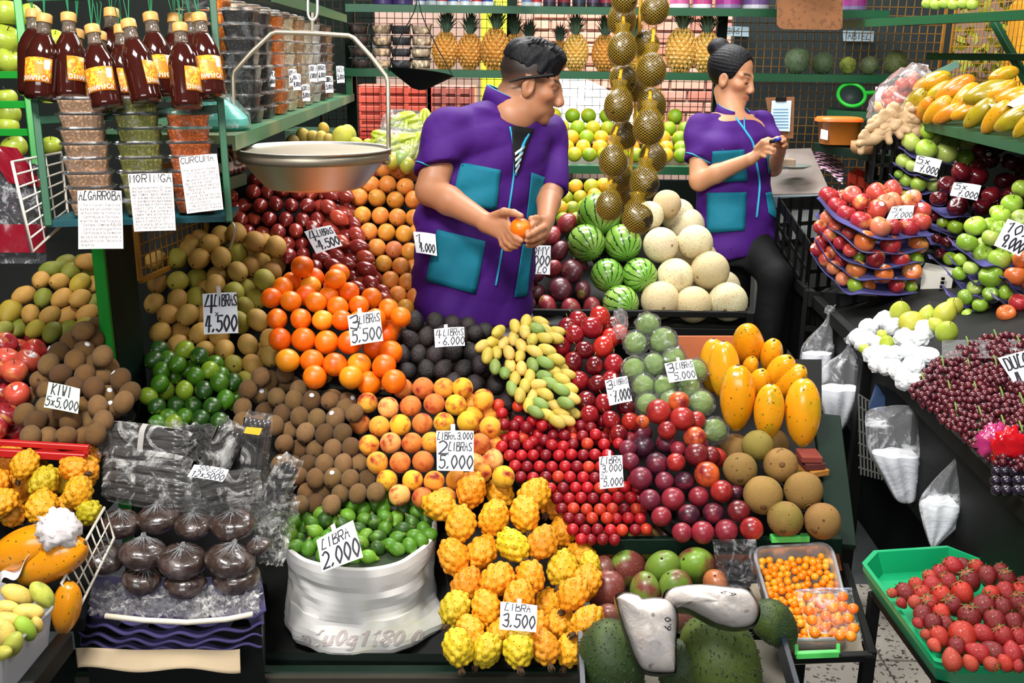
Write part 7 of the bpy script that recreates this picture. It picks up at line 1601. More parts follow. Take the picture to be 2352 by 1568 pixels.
def wire_rack(q,t,nu,nv,label,r=.0022):
 tl,tr,br,bl=[P(x,y,tt)for(x,y),tt in zip(q,t)];root=empty('wire_rack',(bl+br)/2,label,'rack')
 MB().tube([tl,tr,br,bl],r*1.7,7,closed=True).build('frame',WIRE,root,smooth=True)
 for i in range(1,nu):MB().tube([tl.lerp(tr,i/nu),bl.lerp(br,i/nu)],r,6).build('wire',WIRE,root,smooth=True)
 for j in range(1,nv):MB().tube([tl.lerp(bl,j/nv),tr.lerp(br,j/nv)],r,6).build('wire',WIRE,root,smooth=True)
wire_rack([(28,372),(139,350),(157,503),(74,578)],(2.12,2.3,2.3,2.1),3,7,'white wire rack holding the bagged grapes beside the green frame')
wire_rack([(240,1165),(262,1235),(178,1405),(141,1340)],(2.12,2.14,2.02,2.0),2,9,'white wire basket side between papayas and dark balls',.0018)
DG=mat('black_grape',srgb('#1f1626'),.3,var=.2,patch=srgb('#3c2838'),pscale=1.2);GRB=MB().ball((0,0,0),.5,10).mesh('grape',DG,True)
gb=empty('grape_bag',P(40,520,2.25),'bag of black grapes with red print behind the white wire rack','bag')
for i in range(70):
 q=world_of(gb).inverted()@P(R.uniform(-30,88),R.uniform(385,520),2.24+R.uniform(-.02,.02));link('grape',GRB,gb,q,None,R.uniform(.022,.028))
for(quad,m_)in((((-40,330),(40,340),(100,430),(20,420)),'r'),(((-40,515),(105,515),(98,575),(-40,580)),'r')):
 MB().sheet([[P(quad[0][0]+(quad[1][0]-quad[0][0])*j/8+(quad[3][0]-quad[0][0])*i/4,quad[0][1]+(quad[1][1]-quad[0][1])*j/8+(quad[3][1]-quad[0][1])*i/4,2.19+.01*noise.noise(Vector((j*.7,i,0))))for j in range(9)]for i in range(5)]).build('red_print',mat('red_film',srgb('#7c1020'),.2,coat=.4,bump=.6,bscale=12),gb,smooth=True)
MB().sheet([[P(-45+152*j/14,360+245*i/18,2.20+.014*noise.noise(Vector((j*.6,i*.6,3))))for j in range(15)]for i in range(19)]).build('film',FILM,gb,smooth=True)
ar=empty('apple_frame',P(55,300,2.6),'green frame of ledges holding yellow green apples at the outer side','frame');MB().beam(P(38,-20,2.5),P(88,420,2.5),.02,.02).build('post',GREENB,ar)
for y0,y1 in((172,172),(240,240),(304,304)):MB().beam(P(-60,y0,2.5),P(52+(y0-172)*.1,y1,2.5),.012,.018).build('ledge',GREENB,ar)
for i,(x,y,w)in enumerate(((15,30,62),(12,90,66),(20,140,60),(15,225,46),(20,262,52),(18,290,48),(33,338,56),(126,92,46),(70,35,50),(118,335,44))):make('green_apple',P(x,y,2.62),jit(aim(90,.4),.3),w*2.62/F*1.05,srgb('#a4b43a'),f'yellow green apple {ORD[i + 1]} down behind the green frame at the outer side','apple','apples behind the green frame')
# ------ soursops, cut soursops, golden berries
SB=empty('soursop_crate',P(1580,1520,2.1),'low dark crate with pale liner under the soursops','crate');MB().prism([P(1338,1462,2.27),P(1790,1470,2.27),P(1835,1640,2.09),P(1345,1640,2.09)],(0,0,-.02)).build('liner',mat('pale_liner',srgb('#6a665a'),.8,var=.2,bump=.5,bscale=8),SB)
MB().beam(P(1332,1470,2.12),P(1340,1640,1.92),.012,.05).build('side',mat('navy_plastic',srgb('#16202c'),.4),SB);MB().beam(P(1795,1478,2.12),P(1842,1640,1.92),.012,.05).build('side',MATS['navy_plastic'],SB)
for(x,y,w,th,out,hx,lb)in((290,1160,500,105,.2,'#33481f','dark green soursop lying nearest the pitahayas'),(830,1230,380,95,.2,'#36481f','soursop mostly hidden between the other two front ones'),(1140,1170,600,112,.12,'#4c5e22','largest yellow green soursop in the front middle'),(1545,850,330,130,.3,'#2c4420','dark soursop under the berry tub end')):
 px,py=cr('E8',x,y);t=2.06 if x!=1545 else 2.14;make('soursop',P(px,py,t),aim(th,out),w/3.36*t/F*(.98 if x!=1545 else .95),srgb(hx),lb,'soursop','whole soursops at the front',spin=x)
def pillow(poly,t,h,hb,name,m,mb_,label,cat,tw=.0):
 pts=[P(*cr('E8',*q),t+tw*(cr('E8',*q)[1]-1350))for q in poly];pts=smoothpath(pts+[pts[0]],5)[:-1];c=sum(pts,Vector())/len(pts);root=empty(name,c,label,cat);n=len(pts);nn=(OUT*.8+Vector((0,0,.6))).normalized()
 def shell(hh,prof,nm,mat_,amp):
  mb=MB();v=[]
  for s,z in prof:v+=[c+(p-c)*s+nn*(hh*z+amp*noise.noise(p*14+Vector((s*3,0,0)))*(1-s*.6))for p in pts]
  v.append(c+nn*hh*prof[-1][1]);k=len(prof)
  f=[(i*n+j,i*n+(j+1)%n,(i+1)*n+(j+1)%n,(i+1)*n+j)for i in range(k-1)for j in range(n)]+[((k-1)*n+j,(k-1)*n+(j+1)%n,k*n)for j in range(n)]
  return mb.add(v,f).build(nm,mat_,root,smooth=True)
 shell(h,((1,0),(.97,.35),(.9,.6),(.75,.82),(.5,.95),(.25,1.0)),'flesh',m,.012);shell(-hb,((1.05,-.16),(1.08,.2),(1.0,.55),(.8,.85),(.5,1)),'rind',mb_,.01)
 sh_=shell(h,((1.03,.02),(1.0,.4),(.93,.66),(.78,.88),(.5,1.03),(.25,1.08)),'film_wrap',film('tight_film',body=.12,rough=.06,bscale=22,bump=.7),.013)
 return root,c,nn
FLESH=mat('soursop_flesh',srgb('#efe4da'),.4,var=.06,patch=srgb('#e2d4c8'),pscale=22,pthr=(.5,.7),speck=srgb('#77726e'),sscale=30,sthr=(.70,.76),coat=.4,rnd=True);RIND=mat('soursop_rind',srgb('#39421c'),.5,var=.2,coat=.4,patch=srgb('#1c1e10'),pscale=12,pthr=(.5,.7))
A1=[(320,650),(380,622),(470,640),(510,672),(620,668),(735,690),(785,800),(770,1000),(770,1190),(740,1220),(560,1208),(480,1130),(400,930),(345,760)];A2=[(690,660),(740,592),(960,565),(1180,590),(1330,612),(1400,700),(1408,790),(1360,860),(1240,880),(1100,850),(1000,800),(860,730),(740,720)]
for poly,t,lb,tx,tq_ in((A1,1.96,'film wrapped cut soursop marked 6.0, standing on the soursops','6.0',[(690,900),(690,800),(750,800),(750,900)]),(A2,1.95,'film wrapped cut soursop marked 6.2, lying across the mangoes','6.2',[(1240,640),(1130,615),(1140,590),(1250,610)])):
 rt_,c,nn=pillow(poly,t,.045,.05,'cut_soursop',FLESH,RIND,lb,'cut soursop');tl,tr,br,bl=[P(*cr('E8',*q),t-.058)for q in tq_]
 mb=MB();write(mb,[(tx,.02,.08,.8,.95)],lambda p:tl.lerp(tr,p.x).lerp(bl.lerp(br,p.x),1-p.y),1,1,.13);mb.build('lettering',INK,rt_)
bk_=empty('blackberry_pack',P(1690,1315,2.28),'clear hinged pack of blackberries behind the berry tub','berry pack');BB=crumple(.5,.25,2,8).mesh('blackberry',mat('blackberry',srgb('#141018'),.3,bump=1,bscale=6),True)
for i in range(30):link('blackberry',BB,bk_,world_of(bk_).inverted()@P(R.uniform(1655,1725),R.uniform(1290,1350),2.29+R.uniform(-.02,.02)),None,R.uniform(.016,.021))
MB().sheet([[P(1636+100*j/10+i*1.5,1238+115*i/12,2.24+.05*(1-i/12)+.012*noise.noise(Vector((j*.8,i*.8,0))))for j in range(11)]for i in range(13)]).build('clamshell',film('pack_film',body=.1,rough=.08,bscale=24,bump=.8),bk_)
rimU=[P(1728,1258,2.38),P(1908,1247,2.38),P(1962,1466,2.17),P(1790,1470,2.17)];UB,un=tub(rimU,.075,'berry_tub','frosted tub with bright green clips full of golden berries',.008,.9)
LG=mat('lime_green_plastic',srgb('#5ee06a'),.35,var=.02)
MB().beam(P(1770,1236,2.38),P(1858,1234,2.38),.02,.016).build('clip',LG,UB);MB().beam(P(1828,1504,2.14),P(1926,1500,2.14),.012,.014).build('clip',LG,UB);MB().beam(P(1829,1480,2.15),P(1829,1504,2.14),.008,.008).build('clip_arm',LG,UB);MB().beam(P(1925,1478,2.15),P(1925,1501,2.14),.008,.008).build('clip_arm',LG,UB)
bil=lambda u,v,d:rimU[0].lerp(rimU[1],u).lerp(rimU[3].lerp(rimU[2],u),v)-un*d
GCOL={'orange':(srgb('#f0860c'),4),'golden':(srgb('#f09c1a'),2),'yellow':(srgb('#e8a828'),1)}
def scatter(n,sp,f,tries=9000):
 pts=[]
 for _ in range(tries):
  u,v=R.random(),R.random();p=f(u,v)
  if all((p-q[0]).length>sp for q in pts):pts.append((p,u,v))
  if len(pts)>=n:break
 return pts
bp_=sorted(scatter(220,.0142,lambda u,v:bil(.06+.88*u,.08+.86*v,.03-.012*R.random())),key=lambda q:q[2]);rw={}
for p,u,v in bp_:
 r_=int(v*12);rw.setdefault(r_,[]).append((u,p))
for r_,it in rw.items():
 for c_,(u,p)in enumerate(sorted(it,key=lambda q:q[0])):
  cn=R.choices(list(GCOL),[4,2,1])[0];make('golden_berry',p,jit((0,0,0),1),.0185*R.uniform(.9,1.1),GCOL[cn][0],f'{cn} berry, {ORD[r_ + 1]} row down, {ORD[c_ + 1]} across in the frosted berry tub','berry','golden berries in the tub')
zb_=[P(1826,1358,2.13),P(1956,1353,2.13),P(1983,1472,2.04),P(1858,1462,2.04)];zn=(zb_[1]-zb_[0]).cross(zb_[3]-zb_[0]).normalized();zn=zn if zn.dot(OUT)>0 else-zn;ZB=empty('berry_bag',zb_[3],'zip bag of golden berries resting on the berry tub','bag')
zf=lambda u,v,d:zb_[0].lerp(zb_[1],u).lerp(zb_[3].lerp(zb_[2],u),v)+zn*d;GBM=PROTO['golden_berry'][0]
for p,u,v in scatter(46,.021,lambda u,v:zf(.06+.88*u,.14+.82*v,.004)):o=link('berry',GBM,ZB,world_of(ZB).inverted()@p,None,.0235);o.color=c4(srgb(R.choice(['#f07e10','#ee8a18','#f0701c'])))
MB().sheet([[zf(j/14,i/12,.014*min(1,4*min(j/14,1-j/14))*min(1,i/2)+.003*noise.noise(Vector((j*.7,i*.7,0))))for j in range(15)]for i in range(13)]).build('bag_film',film('zip_film',body=.16,rough=.08,bscale=20,bump=.6),ZB,smooth=True);MB().tube([zf(0,0,.002),zf(.5,-.02,.003),zf(1,0,.002)],.0025,6).build('zip_strip',film('zip_strip',body=.5,milky_glint=(.6,.7,.95)),ZB)
bt=empty('berry_stand',P(1900,1540,2.1),'low black metal stand under the berry tub','stand');MB().beam(P(1800,1513,2.16),P(2004,1506,2.14),.02,.016).build('rail',BLACKM,bt);MB().beam(P(1940,1300,2.45),P(2004,1506,2.14),.018,.02).build('rail',BLACKM,bt);MB().beam(P(1996,1500,2.14),Vector((P(1996,1500,2.14).x,P(1996,1500,2.14).y,0)),.025,.025).build('leg',BLACKM,bt);MB().prism([P(1800,1520,2.18),P(1990,1512,2.16),P(1930,1330,2.44),P(1720,1340,2.44)],(0,0,-.008)).build('board',mat('pale_board',srgb('#b9ab94'),.7,var=.1),bt)
# ------ strawberry tray
TG=mat('tray_green',srgb('#0e9a62'),.35,var=.06,vscale=4,bump=.08,bscale=12,rnd=False);zt=.615
oc=[PZ(*q,zt)for q in((1979,1296),(2006,1267),(2175,1256),(2247,1284))]+[Vector((1.32,PZ(2247,1284,zt).y-.04,zt)),Vector((1.32,PZ(2300,1533,zt).y,zt)),PZ(2203,1536,zt),PZ(2146,1522,zt)]
ct=sum(oc,Vector())/8;st=empty('strawberry_tray',ct-Vector((0,0,.06)),'green plastic tray with cut corners heaped with strawberries','tray');mb=MB();n=8
LV=[[ct+(p-ct)*s+Vector((0,0,z))for p in oc]for s,z in((.9,-.052),(.985,-.012),(.985,.0),(1.0,.004),(.955,.004),(.88,-.044))]
for i in range(5):mb.add(LV[i]+LV[i+1],[(k,(k+1)%n,n+(k+1)%n,n+k)for k in range(n)])
mb.add(LV[0],[tuple(range(n))]).add(LV[5],[tuple(range(n))]);mb.build('tray_body',TG,st)
sd=empty('strawberry_stand',(ct.x,ct.y,0),'black metal stand carrying the green strawberry tray','stand');q=[Vector((p.x,p.y,zt-.06))for p in(oc[0]+Vector((.03,-.02,0)),oc[3],Vector((1.3,oc[6].y+.03,0)),oc[7]+Vector((.03,.03,0)))]
for i in range(4):MB().beam(q[i],q[(i+1)%4],.02,.02).build('rail',BLACKM,sd);MB().beam(q[i],Vector((q[i].x,q[i].y,0)),.024,.024).build('leg',BLACKM,sd)
SB_=[(1240,430),(1340,440),(1470,440,130,'orange red'),(1570,520),(1010,540,120,'pale'),(1110,510),(880,620,130,'orange red'),(1040,620),(1200,590),(1400,570,175),(1760,560),(640,690,90,'pale'),(770,690),(940,710),(1130,720,160),(1330,690,170,'orange red'),(1610,690,150,'orange red'),(1750,680,160),(1890,690),(730,790,90),(870,790,125,'pale'),(1010,800),(1240,820,165),(1520,830,195),(1720,840,165),(1880,800,170),(930,905),(1120,890,150,'orange red'),(1390,940,200),(1640,970,180),(1830,980),(890,985,90),(1030,990),(1170,1005,150),(1100,1115,160,'orange red'),(1330,1115,225),(1530,1090,165),(1730,1120,175),(1880,1130),(970,1100,90,'pale'),(1270,1220,150),(1470,1270,170),(1620,1260,180),(1810,1270,170),(1220,1340,165,'pale'),(1400,1370,130,'pale'),(1600,1380,130,'pale'),(1740,1370,130,'orange red'),(1870,1400,100),(1050,1200,110,'pale'),(1980,900),(1960,1280),(1990,1050),(1950,620),(2060,780),(2080,1000),(2080,1200),(1700,480,130)]
def strd(x,y):return 2.12-(y-1300)*.0012-.05*math.exp(-((x-2300)/140)**2-((y-1400)/110)**2)
pile('strawberry','D6',SB_,155,strd,'strawberry','the green tray','strawberry',{'red':(srgb('#9a1218'),4),'dark red':(srgb('#760c14'),3),'orange red':(srgb('#b42a1a'),1),'pale':(srgb('#b8402a'),0)},lambda x,y:jit(aim(125 if y<1490 else-60,-.35 if y<1490 else .2),.4),rowh=.55,board=False,shrink=1.12)
# ------ the aisle stand: trays of apples, pears, grapes, papayas
TRY=mat('purple_tray',srgb('#4c4a80'),.85,var=.12,vscale=8,spec=.2,bump=.3,bscale=60,patch=srgb('#8c88a8'),pscale=3,pthr=(.55,.75),rnd=True)
def tray(edge,depth_t,label,group,back=.3,amp=.005,lip=.012):
 f_=[P(*cr('D4',x,y),t)for(x,y),t in zip(edge,depth_t)];m=f_[len(f_)//2]
 b_=[p+Vector((.03 if p.x>m.x else .02,back*.55,.015))+(m-p)*.2 for p in f_];q=smoothpath(f_,8);w=smoothpath(b_,8);g=[]
 for i in range(6):
  v=i/5;g.append([a.lerp(b,v)+Vector((0,0,-lip*(1-abs(1-8*v))*(v<.25)-.004*v+amp*sn(j*.55+m.z*90)*(1-v*.6)))for j,(a,b)in enumerate(zip(q,w))])
 return MB().sheet(g,.003).build('pulp_tray',TRY,smooth=True,label=label,cat='tray',group=group)
def rd(x,y):return 3.42+abs(x-2000)*.0011+max(0,530-y)*.0022
PINKS={'pink red':(srgb('#c2483c'),3),'red':(srgb('#a82830'),3),'peachy':(srgb('#e0805c'),1),'orange':(srgb('#d06a30'),0),'green':(srgb('#84a428'),0),'deep red':(srgb('#7c1820'),0)}
for i,e in enumerate([[(200,800),(330,925),(520,1025),(800,1035),(905,1005)],[(190,900),(330,1010),(480,1110),(650,1130),(860,1100)],[(195,950),(290,1080),(420,1190),(600,1215),(850,1180)],[(190,1050),(280,1165),(400,1260),(560,1290),(830,1270)],[(165,1130),(280,1270),(380,1360),(520,1375),(810,1365)]]):
 tray(e,[rd(*cr('D4',*q))-.03 if i else 3.38+abs(cr('D4',*q)[0]-2000)*.0011 for q in e],f'purple pulp tray in the stack of pink red apples, {ORD[i + 1]} from the top','trays of pink red apples')
pile('red_apple','D4',[(270,785,112),(410,780),(320,845),(560,770,126),(655,745),(465,825),(650,820),(375,890),(560,870,124),(610,830),(770,800),(740,830),(465,935,124,'red'),(580,970,126,'peachy'),(825,940),(750,970,120,'red'),(830,875),(655,965),(345,800)],112,rd,'apple','the pink apple heap','apple',PINKS,up_out(.6,70,.4),rowh=.5,stick=.15,board=False,group='pink red apples on the top tray')
pile('red_apple','D4',[(260,915),(310,965),(390,1010),(485,1055,124,'orange'),(640,1080,115,'red'),(805,1075,115,'orange'),(220,970),(275,1020),(340,1065),(400,1110),(450,1150,78,'green'),(550,1160,105,'deep red'),(700,1165,105,'red'),(795,1165,90,'green'),(225,1060),(200,1105),(290,1120),(345,1170),(435,1225,115,'orange'),(600,1250,110,'orange'),(770,1240,115,'orange'),(250,1165),(300,1215),(355,1280),(430,1320,100,'green'),(505,1325,90,'orange'),(675,1320,95,'red'),(765,1330,72,'green')],84,lambda x,y:rd(x,600)+.01,'apple','the tray stack below','apple',PINKS,up_out(.7,40,.5),rowh=.45,board=False,stick=.1,group='apples between the lower trays')
G1=lambda x,y:3.92+abs(x-2130)*.0008+max(0,360-y)*.0012
for i,e in enumerate([[(695,495),(780,545),(900,570),(1040,590)],[(670,600),(760,645),(840,675),(930,690)],[(655,675),(740,740),(820,765),(900,768)]]):tray(e,[G1(*cr('D4',*q))-.03 for q in e],f'purple pulp tray of upper green apples, {ORD[i + 1]} from the top','trays of upper green apples')
GA={'green':(srgb('#98bc3c'),4),'pale green':(srgb('#b4c860'),2),'deep green':(srgb('#7ca42c'),1)}
pile('green_apple','D4',[(765,460,112),(860,395),(905,425,112),(1010,440,126),(1055,345,124),(855,505,118),(970,380),(975,530,130,'pale green'),(1120,465,110,'pale green'),(1090,555,98,'deep green'),(720,575,92,'pale green'),(775,605,80),(850,620,90),(690,655,52,'deep green'),(735,690,78),(810,715,92),(900,720,80),(740,770,52),(915,745,60)],105,G1,'green apple','the upper right heap','apple',GA,up_out(.6,80,.35),rowh=.45,board=False,group='upper green apples')
D1_=lambda x,y:3.62+abs(x-2200)*.0008+max(0,450-y)*.003
for i,e in enumerate([[(830,800),(920,885),(1030,910),(1160,915)],[(870,950),(940,1005),(1060,1030),(1120,1035)],[(890,1070),(960,1098),(1040,1110),(1100,1110)],[(880,1160),(950,1192),(1050,1210),(1120,1208)]]):tray(e,[D1_(*cr('D4',*q))-.03+(.06 if i else 0)for q in e],f'purple pulp tray of dark red apples, {ORD[i + 1]} from the top','trays of dark red apples')
DR={'dark red':(srgb('#4c0e18'),3),'maroon':(srgb('#6a141e'),2),'green':(srgb('#84a428'),0)}
pile('dark_red_apple','D4',[(1280,480,112),(1180,525),(1235,565,112),(1360,580),(1065,640,112),(1155,665,130,'maroon'),(1165,610,90),(1320,690),(980,720,105),(1050,760),(1245,780),(1370,780),(930,800,98),(1045,850,120),(1190,850),(1300,860),(1430,690),(1410,600),(1110,760),(1440,790),(1380,880),(895,900,70),(955,945,62,'green'),(1030,970,90,'green'),(980,1060,66),(940,1130,60),(1000,1160,80,'green'),(920,1040,60),(985,960,60)],104,D1_,'apple','the dark apple heap','apple',DR,up_out(.6,80,.5),rowh=.5,stick=.12,board=False,name='dark_red_apple',group='dark red apples')
G2=lambda x,y:3.08+abs(x-2290)*.0012+max(0,560-y)*.0022
for i,(e,o)in enumerate([([(1030,1070),(1150,1175),(1250,1205),(1350,1215),(1420,1200)],0),([(1030,1180),(1130,1285),(1220,1315),(1300,1328)],.03),([(1000,1260),(1120,1370),(1200,1400),(1290,1412)],.03),([(990,1380),(1150,1482),(1220,1510),(1290,1530)],.03),([(1320,1265),(1380,1330),(1470,1400)],-.05),([(1290,1400),(1370,1470),(1470,1510)],-.05)]):tray(e,[G2(*cr('D4',*q))-.03+o for q in e],f'purple pulp tray of aisle side apples, {ORD[i + 1]} of the near stacks','trays of near apples')
pile('green_apple','D4',[(1370,835,120),(1305,905,110),(1150,965,118),(1235,960,90),(1245,1035,105),(1100,1065,118),(1195,1075,90),(1195,1130,112),(1295,1165,125),(1285,880,90),(1425,740,100),(1420,920),(1320,1110,80),(1390,1140),(1370,1040),(1300,990),(1060,1165,76),(1125,1215,92),(1245,1265,132,'deep green'),(1055,1250,84,'deep green'),(1150,1335,95),(1240,1370,85),(1330,1360,95),(1090,1390,92),(1180,1440,90),(1225,1480,88),(1110,1505,85),(1020,1430,80),(1270,1540,90,'deep green')],108,G2,'green apple','the near right stack','apple',GA,up_out(.6,80,.4),rowh=.45,board=False,group='near right green apples')
pile('red_apple','D4',[(1430,1170,110,'orange'),(1390,1265,122,'orange'),(1410,1425,110,'red'),(1335,1490,105,'orange'),(1435,1520,100,'red'),(1480,1300,110,'peachy'),(1490,1440,110,'red')],110,lambda x,y:G2(x,600)-.08,'apple','the near corner trays','apple',PINKS,up_out(.6,80,.4),board=False,group='apples in the near corner trays')
def crate(a,b,c,h,label,m=BLACKP):
 a,b=P(*a),P(*b);c=Vector(c);root=empty('crate',(a+b+c)/2-Vector((0,0,h)),label,'crate','black crates');dn=Vector((0,0,-h))
 for p,q in((a,b),(b,b+c),(b+c,a+c),(a+c,a)):
  mb=MB();L=(q-p).length;n=max(3,int(L/.05));o=(q-p).cross(dn).normalized()*.006
  mb.prism([p,q,q+dn*.22,p+dn*.22],o);mb.prism([p+dn*.85,q+dn*.85,q+dn,p+dn],o);mb.prism([p+dn*.5,q+dn*.5,q+dn*.58,p+dn*.58],o)
  for i in range(n+1):
   e=p.lerp(q,i/n);d=(q-p).normalized()*.008;mb.prism([e-d,e+d,e+d+dn,e-d+dn],o)
  mb.build('side',m,root)
 MB().prism([a+dn*.97,b+dn*.97,b+c+dn*.97,a+c+dn*.97],(0,0,-.006)).build('base',m,root)
crate((1852,668,3.62),(2118,690,3.5),(.1,.36,0),.26,'black slotted crate under the trays of pink red apples');crate((1790,455,3.95),(1862,560,3.75),(.25,.12,0),.2,'black slotted crate between the woman and the pink apples');crate((2030,360,4.3),(2140,440,4.0),(.3,.2,0),.35,'black crate under the upper green apples')
MB().prism([P(2030,560,3.95),P(2440,640,3.3),P(2440,900,3.3),P(2030,780,3.95)],(.05,.05,0)).build('crate_stack',DARKW,label='dark stacked crates behind the near apple trays',cat='crate')
cb_=empty('white_carton',P(2150,690,3.58),'white printed carton between the apple stacks','carton');MB().prism([P(2118,618,3.56),P(2190,632,3.5),P(2172,742,3.5),P(2108,720,3.56)],(.06,.12,0)).build('carton',mat('carton_white',srgb('#c8c6bc'),.8,var=.15),cb_)
hp_=MB()
for i in range(10):hp_.obox(Matrix.Translation(P(2166-i*1.6,640+i*9,3.49)),(.005,.004,.005),0)
hp_.build('vent_holes',BLACKP,cb_)['kind']='stuff';MB().prism([P(2124,668,3.54),P(2142,672,3.52),P(2140,688,3.52),P(2122,684,3.54)],(0,-.002,0)).build('blue_print',mat('carton_blue',srgb('#2c4a7c'),.7,var=0),cb_)
bn_=Vector((-.42,0,1)).normalized();bo=Vector((1.1,3.0,.875))
def bed(x,y,h=.02):
 d=(P(x,y,1)-EYE);o=bo+bn_*h;return EYE+d*(bn_.dot(o-EYE)/bn_.dot(d))
TB_=lambda x,y:depth(bed(x,y,.03))
PEARS=[(830,170,116),(905,235,130,'yellow green',aim(10,.1)),(990,190,90),(1100,180,124),(1110,290,124),(1045,250,80),(1160,135,90),(720,310,60),(750,355,80),(612,392,50)]
pile('pear','D5',PEARS,110,lambda x,y:TB_(x,y)-.05,'pear','the bare pear heap','pear',{'green':(srgb('#a8b83c'),2),'yellow green':(srgb('#b4b840'),2)},up_out(.55,80,.5),rowh=.5,board=False,group='bare pears')
WP=[crumple(.5,.16,s,16).mesh('paper_wrap',mat('white_tissue',srgb('#e4e8ea'),.75,var=.04,sss=0),False)for s in(1,3,6)]
for i,(x,y,w)in enumerate(sorted([(735,225,115),(790,265,110),(640,270,110),(575,325,100),(860,335,124),(940,335,110),(985,285,125),(700,360,100),(640,335,90),(660,430,105),(735,425,110),(800,430,110),(790,505,100),(820,530,110),(910,500,124),(860,585,118),(925,590,100),(690,485,100),(750,505,100),(600,365,90),(560,335,70),(880,410,110),(1010,440,110),(960,430,100)],key=lambda q:q[1])):
 px,py=cr('D5',x,y);p=bed(px,py,.03);o=link('wrapped_pear',WP[i%3],None,p,Quaternion((R.gauss(0,1),R.gauss(0,1),R.gauss(0,1),1)).normalized(),w/2.613*depth(p)/F);tag(o,f'pear wrapped in white tissue, {ORD[i + 1]} down the slope of wrapped pears','pear','tissue wrapped pears')
GPOLY=[(1180,390),(1300,330),(1440,305),(1640,330),(1640,1130),(1420,1110),(1250,960),(1060,810),(880,650),(960,560),(1010,470),(1100,450)]
def inside(x,y,po):
 c=False
 for i in range(len(po)):
  (a,b),(d,e)=po[i],po[i-1]
  if(b>y)!=(e>y)and x<(d-a)*(y-b)/(e-b)+a:c=not c
 return c
gc=[(1250,420),(1420,380),(1560,420),(1100,540),(1260,560),(1420,540),(1560,600),(980,640),(1140,690),(1300,700),(1460,740),(1580,780),(1180,820),(1330,860),(1470,920),(1320,970),(1430,1040),(1580,960),(1590,1090)]
GR=MB().ball((0,0,0),.5,12).mesh('grape',M_GRAPE,True);bun=[]
for i,(x,y)in enumerate(sorted(gc,key=lambda q:q[1])):
 p=bed(*cr('D5',x,y));bun.append((x,y,empty('grape_bunch',p,f'bunch of red grapes, {ORD[i + 1]} down the slope of grapes','grapes','bunches of red grapes'),[]));MB().tube([p+bn_*.01,p+bn_*.03+Vector((.01,.02,0)),p+bn_*.035+Vector((.02,.05,0))],.002,5).build('stem',GRN_ST,bun[-1][2])
gp_=[]
for _ in range(14000):
 x,y=R.uniform(860,1640),R.uniform(300,1130)
 if inside(x,y,GPOLY)and all((x-a)**2+(y-b)**2>27**2 for a,b in gp_):gp_.append((x,y))
for x,y in gp_:
 b=min(bun,key=lambda q:(q[0]-x)**2+(q[1]-y)**2);dd=math.hypot(b[0]-x,b[1]-y);p=bed(*cr('D5',x,y),.012+.035*max(0,1-(dd/105)**2)+R.uniform(0,.008))
 link('grape',GR,b[2],p-b[2].location,None,45/2.613*depth(p)/F*R.uniform(.9,1.1))
MB().sheet([[bed(*cr('D5',1080+480*j/10,340+20*sn(j)*0+110*i/6),.04+.012*noise.noise(Vector((j,i,0))))for j in range(11)]for i in range(7)]).build('clear_sheet',BAGF,label='clear plastic sheet between pears and grapes',cat='plastic film')
rp=empty('ribbon',bed(2300,1050,.05),'red and pink shiny ribbon on the dark grapes','ribbon')
for i,(q,hx)in enumerate((((2285,1015),'#b0306c'),((2320,1025),'#c4101c'))):cc_=crumple(.033,.5,i+3,22);cc_.v=[Vector((p.x,p.y*.5,p.z))+bed(*q,.06)for p in cc_.v];cc_.build('foil',mat('foil'+hx[1:],srgb(hx),.2,coat=.6),rp,smooth=True)
for i in range(16):make('golden_berry',bed(2290+(i%4)*22+R.uniform(-6,6),1060+(i//4)*22,.03),aim(90,.5),.024,srgb('#1c1626'),f'black grape {ORD[i + 1]} below the red ribbon','grape','loose black grapes',name='black_grape')
lb_=empty('wire_basket',P(2290,1220,2.3),'black wire basket front with red print bags at the aisle stand','basket')
tl,tr,br,bl=P(2225,1060,2.5),P(2420,1260,2.0),P(2420,1500,2.0),P(2225,1230,2.5)
for i in range(12):MB().tube([tl.lerp(tr,i/11),bl.lerp(br,i/11)],.0025,5).build('wire',BLACKM,lb_)
for j in range(4):MB().tube([tl.lerp(bl,j/3),tr.lerp(br,j/3)],.004,6).build('wire',BLACKM,lb_)
MB().sheet([[tl.lerp(tr,j/16).lerp(bl.lerp(br,j/16),i/8)+Vector((.05,.02,0))+Vector((.03,0,0))*noise.noise(Vector((j*.5,i*.5,2)))for j in range(17)]for i in range(9)]).build('red_bags',mat('red_print_film',srgb('#1c1a30'),.2,var=.1,coat=.5,patch=srgb('#8c1420'),pscale=9,pthr=(.5,.54),patch2=srgb('#5a5aa0'),p2scale=14,p2thr=(.62,.66),bump=.8,bscale=14),lb_,smooth=True)
HB=film('carrier_film',body=.3,rough=.3,bscale=9,bump=.7,milky_glint=(.86,.88,.92));FILL=mat('white_fill',srgb('#e6e9ee'),.7,var=.05,bump=.6,bscale=6)
